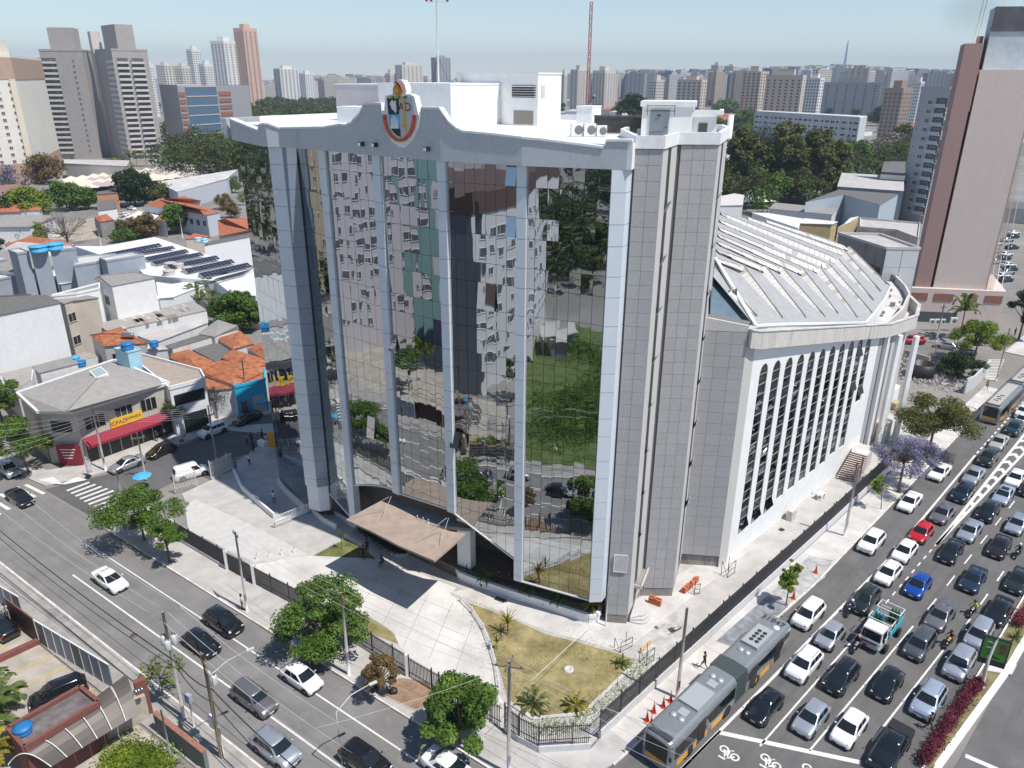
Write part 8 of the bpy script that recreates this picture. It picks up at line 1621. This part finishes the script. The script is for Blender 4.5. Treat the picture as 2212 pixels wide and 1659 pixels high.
net.build('debris_net',mat('net_white',(.75,.72,.70),.9,alpha=.38),gt,world=True)
for k in range(4):net=MB();q=g1+dn_*(k*.3)+e_*1.4;net.tube([(q.x,q.y,Hg),(q.x+.4,q.y,Hg*.6),(q.x+1.2,q.y,Hg*.3),(q.x+2,q.y,6)],.08,4);net.build('net_rope',WHITEB,gt,world=True)
pod=[W(UU(545,1335)),W(UU(1850,1395)),W(UU(1850,1395))+Vector((6,15)),W(UU(560,1335))+Vector((2,3))];pdz=7.2
pb_=build_house('low grey podium with red brick panels under the blind towers',UU,[(560,1320-0),(1850,1385)],0,GREYT,GREYT)if False else empty('podium','low grey podium with red brick panels under the blind towers','building',(*pod[0],0))
MB().prism(pod,0,pdz).build('wall',[GREYT],pb_,world=True);e_,n_,L_=side(pod[0],pod[1]);n_=n_ if n_.y<0 else-n_
for f0,f1 in((.03,.20),(.27,.47),(.58,.72),(.80,.98)):MB().wall(pod[0]+e_*L_*f0+n_*.06,pod[0]+e_*L_*f1+n_*.06,4.6,6.2,.1).build('brick_panel',BRICK,pb_,world=True)
MB().wall(pod[0]+n_*.05,pod[0]+e_*L_*.55+n_*.05,0,2.2,.1).build('dark_base',mat('dark_base',(.08,.09,.11),.8),pb_,world=True)
for i,x in enumerate((920,995,1070,1215)):ac_unit(['white air conditioner on the podium wall, leftmost','white air conditioner on the podium wall, second','white air conditioner on the podium wall, third','larger white air conditioner on the podium wall'][i],(*(W(UU(x,1370),1.5)+n_*.5),1.6),math.atan2(n_.y,n_.x)-math.pi/2,.9 if i<3 else 1.2,'air conditioners on the podium wall')
for i,(x,y,h_)in enumerate(((1265,325,13),(1320,330,14),(1560,395,9),(1930,190,12),(1985,190,14),(2170,190,15))):
 p=W(K5(x,y),Hb if i<2 else Hg);D_=62 if i<2 else 60;base_=(b0.lerp(b1,.5+.2*i)+Vector((2,4)),Hb)if i<2 else(p0.lerp(p1,.1+.16*i)+Vector((1,2)),Hg+11 if i>2 else Hg)
 o=empty('antenna',['thin antenna on the brown tower, left one','thin antenna on the brown tower, right one','thin antenna between the two towers','thin antenna on the roof block, left one','thin antenna on the roof block, middle one','thick antenna on the roof block, right one'][i],'antenna',(*base_[0],base_[1]),0,'antennas on the blind towers');MB().tube([(0,0,0),(.3,0,h_*.7)],[.10,.05],5).build('mast_pole',GRANL,o);MB().bar((-.5,0,h_*.45),(.6,0,h_*.45),.05).bar((-.3,0,h_*.6),(.4,0,h_*.6),.05).build('crossarm',GRANL,o)
rt=tower('pale grey apartment tower with glass balconies beside the brown tower',TR,(1390,1400),(1425,1410),(1560,1440),575,mat('right_tower',(.42,.42,.45),.85),wins=((1,.8,1.2),(2,2.0,1.3)),group='towers at the right',balc=((1,2,.50,.98,mat('glass_balcony',(.45,.52,.55),.3)),))
lm=empty('lattice_mast','red and white guyed lattice radio mast behind the office block','mast',(*atdist(1271,118),0));zbase=12;ztop=HZ(atdist(1271,118),5)
for k in range(40):
 z0=zbase+(ztop-zbase)*k/40;z1=zbase+(ztop-zbase)*(k+1)/40;w0=max(.35,2.3-k*.14)if k<14 else .35;w1=max(.35,2.3-(k+1)*.14)if k<14 else .35;mb=MB();cs=((-1,-1),(1,-1),(1,1),(-1,1))
 for i in range(4):
  a,b=cs[i],cs[(i+1)%4];mb.bar((a[0]*w0/2,a[1]*w0/2,z0),(a[0]*w1/2,a[1]*w1/2,z1),.06);mb.bar((a[0]*w0/2,a[1]*w0/2,z0),(b[0]*w1/2,b[1]*w1/2,z1),.06);mb.bar((a[0]*w1/2,a[1]*w1/2,z1),(b[0]*w1/2,b[1]*w1/2,z1),.06)
 mb.build('lattice_section',COPE if k<13 or(k//5)%2==0 and k<30 else mat('mast_red',(.42,.05,.05),.6),lm)
MB().ball((.9,0,zbase+(ztop-zbase)*.73),.35).build('dish',mat('dish_grey',(.2,.22,.25),.5),lm)
for i,(x,y,D_,h_)in enumerate(((1115*.336+1469-370,100,6500,0),)):pass
am=empty('radio_mast','tall thin mast rising over the distant skyline','mast',(*atdist(1820,6000),0));MB().tube([(0,0,0),(0,0,HZ(atdist(1820,6000),88))],[16,3],6).build('mast_pole',WT5,am)
wt_=MB().lathe((0,0,0),[(1.5,0),(1.5,HZ(atdist(1588,420),248)),(0,HZ(atdist(1588,420),248))],16).build('water_tower',COPE,None,loc=(*atdist(1588,420),0));tag(wt_,'white cylindrical water tower among the trees','water tower')
def rtower(label,poly,H,walls_,nx,crown=None,fl=2.9):
 o=empty('apartment_tower',label,'tower',(*poly[0],0),0,'apartment towers mirrored in the glass');n=len(poly);ce=sum(poly,Vector((0,0)))/n;MB().prism([p+(ce-p).normalized()*.25 for p in poly],0,H).build('wall',[walls_[0]],o,world=True)
 for i in range(n):
  p,q=Vector(poly[i]),Vector(poly[(i+1)%n]);k=nx[i]if i<len(nx)else 0
  MB().wall(p,q,0,H,.12,0,-.06).build('wall_finish',walls_[i%len(walls_)],o,world=True)
  if k:windows(o,p,q,4,4+int((H-6)/fl)*fl,k,int((H-6)/fl),1.5,1.4,WINMID,COPE,1,mx=.8)
 return o
RW=mat('mirror_tower_white',(.62,.60,.62),.85);RG=mat('mirror_tower_grey_shade',(.16,.17,.20),.85);RB=mat('mirror_tower_brown',(.10,.06,.055),.85);RBE=mat('mirror_tower_beige',(.46,.38,.27),.85);RP=mat('mirror_tower_pink',(.56,.52,.55),.85)
pa=[Vector(p)for p in((-42.7,30.9),(-59.7,46.8),(-74,30),(-61,-11),(-49.5,8),(-46,20))]
o=rtower('white apartment tower with brown bands and a dark crown',pa,31.5,[RG,RG,RG,RW,RW,RW],[2,0,0,6,3,3])  # grey walls: shaded street side of the white tower put into the colour
MB().prism([p+(sum(pa,Vector((0,0)))/6-p).normalized()*-.3 for p in pa],29,32.2).build('brown_crown',RB,o,world=True);MB().prism([Vector((-48.2,19.5)),Vector((-46.9,15.5)),Vector((-52,14)),Vector((-53,19))],0,30).build('brown_shaft',RB,o,world=True)
pb2=[Vector(p)for p in((-81,33),(-81,86),(-104,86),(-104,33))];o=rtower('pinkish white apartment tower with a teal stripe',pb2,52,[RP,RP,RP,RP],[14,0,0,0]);p,q=pb2[0],pb2[1]
for q0,q1 in((pb2[0],pb2[1]),):
 for f in(.22,):MB().wall(q0.lerp(q1,f),q0.lerp(q1,f+.09),0,53,.3).build('teal_stripe',TEALG,o,world=True);MB().wall(q0.lerp(q1,.9),q0.lerp(q1,1),0,52.5,.4).build('grey_corner',RG,o,world=True)
rtower('beige apartment tower beyond the pinkish one',[Vector(p)for p in((-124,84),(-124,124),(-152,124),(-152,84))],60,[RBE,RBE,RBE,RBE],[6,0,0,4])
sh_=empty('white_shed','white roofed shed standing in the vacant lot','shed',(-44,10,0));MB().prism([Vector(p)for p in((-46,6),(-43,2),(-49,-3),(-52,1))],0,3.4).build('wall',CONCD,sh_,world=True);MB().prism([Vector(p)for p in((-46,6.6),(-42.4,2),(-49,-3.6),(-52.6,1))],3.4,3.6).build('roof',CONC,sh_,world=True)
for i,(x,y)in enumerate(((-52,24+0),(-37,26),(-60,0),(-66,52),(-58,56),(-75,-30))):tree(['leafy tree at the foot of the brown shaft','palm like tree by the vacant lot wall','dark tree behind the white shed','bright tree before the pinkish tower','second bright tree before the pinkish tower','dark tree at the far end of the lot'][i],None,3,5,3,('dark','palm','dark','bright','mid','dark')[i],2500,.25,60+i,'trees behind the camera side',xy=Vector((x,y)))
def tpx(label,conv,x,yb,yt,wd,kind,n=2600,seed=0,bark=BARK,group='trees among the low roofs',leaf=None,tf=.14):
 p=W(conv(x,yb));D_=p.length;sx=conv(x+wd/2,yb)[0]-conv(x-wd/2,yb)[0];r=sx/2*D_*.96/FL;H=max(2.5,HZ(p,conv(x,yt)[1]))
 return tree(label,None,r,H*(1-tf*.8),H*tf,kind,int(n*1.5),leaf or max(.16,r*.075),seed,group,xy=p,tr=max(.12,r*.05),bark=bark,clumps=60,flat=1.1)
for i,a in enumerate([('big round dark tree beyond the carports',TL,870,1325,1095,250,'dark',5000),('olive tree right of the big round dark tree',TL,1050,1310,1195,220,'olive',3500),('yellow green tree in the left tree group',TL,210,1440,1210,250,'bright',4500),('dark tree at the left of the tree group',TL,60,1450,1270,250,'dark',4000),('flat topped green tree in the left group, left of the white workshop',TL,450,1350,1185,230,'mid',3800),('second flat topped green tree by the white workshop',TL,570,1345,1215,150,'mid',2500),('rusty brown leaved tree above the solar roof',TL,930,1535,1385,200,'rust',3500),('dark green tree in front of the orange school roof',TL,1145,1500,1315,185,'mid',3800),('small olive tree left of the rusty tree',TL,770,1480,1420,130,'olive',1600),('golden brown tree by the orange roof, upper one',TL,1440,1345,1240,110,'rust',1600),('golden brown tree by the orange roof, lower one',TL,1490,1400,1310,130,'rust',1600),('bright small tree at the glass block edge',TL,1565,1320,1225,75,'bright',900),('golden flowering tree below the taupe tower',TL,740,1115,1038,190,'yellow',2600),('olive tree at the foot of the cream tower',TL,460,1085,1025,115,'olive',1200),('thin golden tree in front of the cream tower',TL,300,1180,1010,230,'rust',1700),('lilac bare tree at the left edge below the cream tower',TL,60,1195,1065,130,'purple',900),('green tree left of the glass block at mid height',TL,1515,1240,1135,100,'mid',1500),('bright young tree left of the bare tree',TL,230,1575,1440,170,'bright',2200),('dark tree at the left edge by the yard',TL,20,1650,1540,110,'dark',1800),('bright green tree cut by the left edge',TL,-10,1470,1365,110,'bright',1500),('dense clipped green tree beside the long shed',ML,1560,480,240,330,'mid',7000),('dense green tree left of the clipped one',ML,1420,440,270,170,'mid',3000),('green bush behind the solar roof',TL,800,1560,1480,170,'mid',1400),('green trees beside the store, right one',TL,1600,1200,1040,100,'olive',1400),('very large olive tree in the right park, left of centre',TR,420,1290,860,300,'olive',7000),('very large olive tree in the right park, centre',TR,640,1300,800,340,'olive',8000),('largest dark olive tree in the right park',TR,870,1300,825,370,'olive',9000),('fresh green tree at the right end of the park',TR,1130,1120,930,230,'mid',3500),('bare crowned tree behind the fresh green tree',TR,1340,1000,878,220,'bare',1300),('lower green tree behind the auditorium, left one',TR,330,1300,1110,190,'mid',3000),('lower green tree behind the auditorium, second one',TR,490,1300,1120,180,'mid',3000),('lower green tree behind the auditorium, right one',TR,700,1310,1130,170,'mid',2600),('olive tree behind the stair tower',TR,200,1080,775,260,'olive',4500),('olive tree just right of the stair tower top',TR,340,1285,812,210,'olive',5500),('domed dark tree behind the roof screen',TC,1870,900,615,240,'dark',4500),('dark tree above the cream building',TR,1290,810,690,160,'dark',2000),('olive trees right of the institutional building',TR,1400,1000,800,190,'olive',2600),('green tree left of the institutional building',TR,420,860,715,220,'mid',2600),('green tree between the distant towers',TR,300,740,650,200,'mid',2000)]):
 lab,cv,x,yb,yt,wd,kd,n=a;tpx(lab,cv,x,yb,yt,wd,kd,n,100+i,group='trees in the right park' if cv is TR else 'trees among the low roofs')
bt_=tpx('wide leafless grey tree behind the blue grey block',TL,440,1575,1335,380,'bare',2600,140,BARKG,leaf=.11)
rnd=random.Random(4);mb=MB();r_=6.5;h_=HZ(W(TL(440,1575)),TL(0,1335)[1])
def branch(p,d,L,t,k):
 q=p+d*L;mb.tube([tuple(p),tuple(q)],[t,t*.6],4,cap=False)
 if k:[branch(q,(d+Vector((rnd.gauss(0,.45),rnd.gauss(0,.45),rnd.gauss(.1,.25)))).normalized(),L*.72,t*.6,k-1)for _ in range(3)]
for i in range(6):a=i*1.05;branch(Vector((0,0,h_*.15)),Vector((math.cos(a)*.8,math.sin(a)*.8,.8)).normalized(),h_*.26,.16,4)
mb.build('branches',BARKG,bt_)
def wood(name,polys,n,rr,hh,kinds,leaf,per,seed,yaw=0):
 rnd=random.Random(seed);groups={}
 for poly,cnt in polys:
  P_=[W(p)if not isinstance(p,Vector)else p for p in poly];x0,x1=min(p.x for p in P_),max(p.x for p in P_);y0,y1=min(p.y for p in P_),max(p.y for p in P_);k=0;tries=0
  while k<cnt and tries<cnt*60:
   tries+=1;x,y=rnd.uniform(x0,x1),rnd.uniform(y0,y1);ins=False
   for i in range(len(P_)):
    a,b=P_[i],P_[(i+1)%len(P_)]
    if(a.y>y)!=(b.y>y)and x<(b.x-a.x)*(y-a.y)/(b.y-a.y)+a.x:ins=not ins
   if not ins:continue
   k+=1;kd=rnd.choice(kinds);v,f=groups.setdefault(kd,([],[]));R0=rnd.uniform(*rr);H0=rnd.uniform(*hh);dist=math.hypot(x,y);lf=leaf*max(1,dist/450)
   cl=[(Vector((rnd.gauss(0,.4)*R0,rnd.gauss(0,.4)*R0,H0*rnd.uniform(.45,.92))),R0*rnd.uniform(.3,.55))for _ in range(9)]
   for j in range(per):
    c,cr=rnd.choice(cl);d=Vector((rnd.gauss(0,1),rnd.gauss(0,1),rnd.gauss(.2,1))).normalized();p=Vector((x,y,0))+c+d*cr*rnd.random()**.4;nrm=(d+Vector((rnd.gauss(0,.5),rnd.gauss(0,.5),rnd.gauss(.4,.5)))).normalized();t=nrm.cross(Vector((rnd.gauss(0,1),rnd.gauss(0,1),rnd.gauss(0,1)))).normalized();b=nrm.cross(t);s=lf*rnd.uniform(.7,1.4)
    i0=len(v);v+=[tuple(p-t*s),tuple(p+b*s*.6),tuple(p+t*s),tuple(p-b*s*.6)];f.append((i0,i0+1,i0+2,i0+3))
 V=[];F=[];M=[]
 for k,(v,f)in enumerate(groups.values()):b=len(V);V+=v;F+=[tuple(i+b for i in q)for q in f];M+=[k]*len(f)
 me=bpy.data.meshes.new(name);me.from_pydata(V,[],F)
 for kd in groups:me.materials.append(LF[kd])
 me.polygons.foreach_set('material_index',M);o=link(name,me);stuff(o);return o
LF['park2']=leafmat('leaf_park_light',(.05,.085,.02),(.13,.15,.04));LF['park3']=leafmat('leaf_park_olive',(.06,.065,.02),(.12,.11,.04))
pl_=lambda*ps:[atdist(x,D_)for x,D_ in ps]
wood('park_woodland',[(pl_((344,455),(560,420),(820,560),(880,1350),(500,1300),(344,640)),380),(pl_((500,400),(800,400),(830,700),(500,700)),70),(pl_((350,408),(600,395),(600,440),(344,475)),55)],0,(8,13),(13,19),['park','park','park2','park2','park3'],.6,480,1)
wood('woodland_behind',[(pl_((1205,240),(1420,240),(1450,420),(1205,420)),60),(pl_((1560,285),(1860,290),(1880,480),(1500,500)),110),(pl_((1840,330),(2000,330),(1990,560),(1840,560)),40),(pl_((1480,480),(1700,500),(1700,800),(1480,800)),30)],0,(5,9),(11,17),['park','park2','mid','park3'],.5,520,2)
wood('scattered_trees',[(pl_((100,900),(2100,900),(2300,2600),(-100,2600)),150),(pl_((2040,420),(2250,420),(2250,900),(2050,900)),20)],0,(7,14),(9,15),['park','park2','dark'],.5,330,3)
wood('reflection_trees',[([Vector(p)for p in((-30,-20),(-60,-26),(-110,20),(-230,10),(-200,-190),(60,-190),(20,-40))],330),([Vector(p)for p in((-86,74),(-112,108),(-150,152),(-300,200),(-280,60))],90),([Vector(p)for p in((-126,150),(-160,192),(-330,402),(-500,430),(-440,230),(-200,95),(-130,118))],260),([Vector(p)for p in((-62,25),(-75,30),(-80,5),(-66,-8))],9)],0,(5,8),(8,14),['dark','park','park2'],.6,260,9)  # unseen trees added so the mirror glass reflects darker
def facade_mat(name,wall,win,sx=3.2,sz=3.0):
 m=mat(name,wall,.85);t=m.node_tree;b=t.nodes['Principled BSDF'];g=t.nodes.new('ShaderNodeNewGeometry');sp_=t.nodes.new('ShaderNodeSeparateXYZ');t.links.new(g.outputs['Position'],sp_.inputs[0])
 ad=t.nodes.new('ShaderNodeMath');ad.operation='ADD';t.links.new(sp_.outputs[0],ad.inputs[0]);t.links.new(sp_.outputs[1],ad.inputs[1]);cb_=t.nodes.new('ShaderNodeCombineXYZ');t.links.new(ad.outputs[0],cb_.inputs[0]);t.links.new(sp_.outputs[2],cb_.inputs[1])
 br=t.nodes.new('ShaderNodeTexBrick');br.offset=0;br.inputs['Scale'].default_value=1;br.inputs['Brick Width'].default_value=sx;br.inputs['Row Height'].default_value=sz;br.inputs['Mortar Size'].default_value=.85;br.inputs['Mortar Smooth'].default_value=.1
 br.inputs['Color1'].default_value=(*win,1);br.inputs['Color2'].default_value=(*[c*1.6 for c in win],1);br.inputs['Mortar'].default_value=(*wall,1);t.links.new(cb_.outputs[0],br.inputs['Vector'])
 nz=t.nodes.new('ShaderNodeSeparateXYZ');t.links.new(g.outputs['Normal'],nz.inputs[0]);gt_=t.nodes.new('ShaderNodeMath');gt_.operation='GREATER_THAN';gt_.inputs[1].default_value=.5;t.links.new(nz.outputs[2],gt_.inputs[0])
 mx=t.nodes.new('ShaderNodeMix');mx.data_type='RGBA';t.links.new(gt_.outputs[0],mx.inputs[0]);t.links.new(br.outputs[0],mx.inputs[6]);mx.inputs[7].default_value=(*[c*.8 for c in wall],1)
 oi=t.nodes.new('ShaderNodeObjectInfo');hs_=t.nodes.new('ShaderNodeHueSaturation');rr_=t.nodes.new('ShaderNodeMapRange');rr_.inputs[3].default_value=.8;rr_.inputs[4].default_value=1.15;t.links.new(oi.outputs['Random'],rr_.inputs[0]);t.links.new(rr_.outputs[0],hs_.inputs['Value']);t.links.new(mx.outputs[2],hs_.inputs['Color']);t.links.new(hs_.outputs[0],b.inputs['Base Color']);return m
SK=[facade_mat('skyline_white',(.62,.61,.60),(.16,.17,.19)),facade_mat('skyline_cream',(.58,.53,.46),(.15,.15,.16)),facade_mat('skyline_warm',(.46,.38,.31),(.13,.12,.12)),facade_mat('skyline_grey',(.30,.31,.34),(.09,.10,.12),4),facade_mat('skyline_blue',(.14,.19,.27),(.07,.09,.13),5),facade_mat('skyline_rose',(.48,.33,.29),(.13,.11,.11))]
TM=[]
for k,m_ in enumerate(SK):
 for v_ in range(2):
  mb=MB();mb.prism([Vector((-.5,-.5)),Vector((.5,-.5)),Vector((.5,.5)),Vector((-.5,.5))],0,1)
  if v_==0:mb.prism([Vector((-.25,-.2)),Vector((.3,-.2)),Vector((.3,.3)),Vector((-.25,.3))],1,1.07)
  else:mb.prism([Vector((-.62,-.2)),Vector((-.5,-.2)),Vector((-.5,.3)),Vector((-.62,.3))],0,.96).prism([Vector((-.3,-.3)),Vector((.1,-.3)),Vector((.1,.1)),Vector((-.3,.1))],1,1.05)
  TM.append(mb.mesh('skyline_tower',m_))
rnd=random.Random(11);cand=[]
def prof_top(x):
 "how high the skyline stands in each column of the photograph"
 pts=[(-100,172),(300,168),(640,170),(700,158),(820,160),(900,163),(1150,164),(1200,160),(1350,148),(1450,150),(1600,146),(1800,138),(1850,140),(1950,146),(2060,150),(2300,155)]
 for(a,ya),(b,yb)in zip(pts,pts[1:]):
  if a<=x<=b:return ya+(yb-ya)*(x-a)/(b-a)
 return 165
for i in range(1150):
 x=rnd.uniform(-40,2250)if rnd.random()<.35 else rnd.uniform(1180,2120)
 if rnd.random()<.10:x=rnd.uniform(640,930)
 D_=1400*(7200/1400)**(rnd.random()**.75);p=atdist(x,D_);yt=prof_top(x)+abs(rnd.gauss(0,9))+(6 if D_<3000 else 0);H=HZ(p,yt);H=max(18,min(H,175 if D_>4500 else 110));w_=rnd.uniform(13,30)*(1+D_/9000);cand.append((D_,p,H,w_,w_*rnd.uniform(.6,1.2),rnd.uniform(-.6,.6),rnd.choices(range(6),(30,24,12,14,9,8)if D_<4500 else(20,14,10,22,22,8))[0]*2+rnd.randrange(2)))
cand.sort(key=lambda c:c[0]);rest=MB();RM_={}
for i,(D_,p,H,w_,d_,a,k)in enumerate(cand):
 if i<290:
  o=link('skyline_tower',TM[k],None,(*p,0),a);o.scale=(w_,d_,H);cn_=['white','cream','warm brown','grey','blue grey','rose'][k//2];tag(o,'plain %s tower block in the hazy distant skyline'%cn_,'tower','towers of the distant skyline, '+cn_+' ones')
 else:
  c,s=math.cos(a),math.sin(a);q=[Vector((p.x+(x*c-y*s),p.y+(x*s+y*c)))for x,y in((-w_/2,-d_/2),(w_/2,-d_/2),(w_/2,d_/2),(-w_/2,d_/2))];rest.prism(q,0,H,k//2)
stuff(rest.build('distant_skyline',SK))
HM=[]
for m_,rf in((RAWW,TILEF),(WHITE,CONC),(BEIGE,TILEF),(WHITE,ASB),(CONC,ASBD)):
 mb=MB();mb.prism([Vector((-.5,-.5)),Vector((.5,-.5)),Vector((.5,.5)),Vector((-.5,.5))],0,.75,0);v=[(-.53,-.53,.75),(.53,-.53,.75),(.53,.53,.75),(-.53,.53,.75),(-.3,0,1.0),(.3,0,1.0)];mb.add(v,[(0,1,5,4),(2,3,4,5),(1,2,5),(3,0,4)],1);HM.append(mb.mesh('low_house',[m_,rf]))
zones=[(pl_((560,950),(860,950),(900,2400),(500,2400)),60),(pl_((1200,430),(2050,430),(2150,2200),(1150,2200)),130),(pl_((-100,1000),(340,1000),(340,2000),(-200,2000)),20),(pl_((2040,330),(2300,330),(2350,1400),(2040,1400)),40),(pl_((-60,190),(20,210),(60,330),(-150,330)),6)]
k=0
for P_,cnt in zones:
 x0,x1=min(p.x for p in P_),max(p.x for p in P_);y0,y1=min(p.y for p in P_),max(p.y for p in P_);n_=0;tr_=0
 while n_<cnt and tr_<5000:
  tr_+=1;x,y=rnd.uniform(x0,x1),rnd.uniform(y0,y1);ins=False
  for i in range(len(P_)):
   a,b=P_[i],P_[(i+1)%len(P_)]
   if(a.y>y)!=(b.y>y)and x<(b.x-a.x)*(y-a.y)/(b.y-a.y)+a.x:ins=not ins
  if not ins:continue
  n_+=1;j=rnd.randrange(5);s_=1+math.hypot(x,y)/1500;o=link('low_house',HM[j],None,(x,y,0),rnd.uniform(-.7,.7));o.scale=(rnd.uniform(9,22)*s_,rnd.uniform(8,16)*s_,rnd.uniform(6,11));tag(o,'low house with %s in the distant streets'%['an orange tiled roof and grey walls','a concrete roof','an orange tiled roof and beige walls','a grey sheet roof','a dark sheet roof'][j],'house',['distant orange roofed grey houses','distant concrete roofed houses','distant orange roofed beige houses','distant grey roofed houses','distant dark roofed houses'][j])
sm_=bpy.data.materials.new('smoke');sm_.use_nodes=True;t=sm_.node_tree;t.nodes.clear();pv=t.nodes.new('ShaderNodeVolumePrincipled');pv.inputs['Color'].default_value=(.12,.12,.18,1);tc_=t.nodes.new('ShaderNodeTexCoord');gr_=t.nodes.new('ShaderNodeTexGradient');gr_.gradient_type='SPHERICAL';t.links.new(tc_.outputs['Object'],gr_.inputs[0]);ml_=t.nodes.new('ShaderNodeMath');ml_.operation='MULTIPLY';ml_.inputs[1].default_value=.0045;t.links.new(gr_.outputs[1],ml_.inputs[0]);t.links.new(ml_.outputs[0],pv.inputs['Density']);oo=t.nodes.new('ShaderNodeOutputMaterial');t.links.new(pv.outputs[0],oo.inputs[1])
q=ray(2105,20);q=q*(1500/Vector((q.x,q.y)).length);smk=MB().ball((0,0,0),1,0,3,(1,1,1)).ball((.7,0,.35),.7,0,3).build('smoke',sm_,None,loc=(q.x,q.y,HC+q.z));smk.scale=(60,60,42);stuff(smk)
hz_=bpy.data.materials.new('haze_air');hz_.use_nodes=True;t=hz_.node_tree;t.nodes.clear();pv=t.nodes.new('ShaderNodeVolumePrincipled');pv.inputs['Color'].default_value=(.68,.83,1.,1);pv.inputs['Density'].default_value=.00012;pv.inputs['Anisotropy'].default_value=.0
oo=t.nodes.new('ShaderNodeOutputMaterial');t.links.new(pv.outputs[0],oo.inputs[1])
hb_=MB().box((0,5700,179),(19000,13000,362)).build('haze',hz_);stuff(hb_)
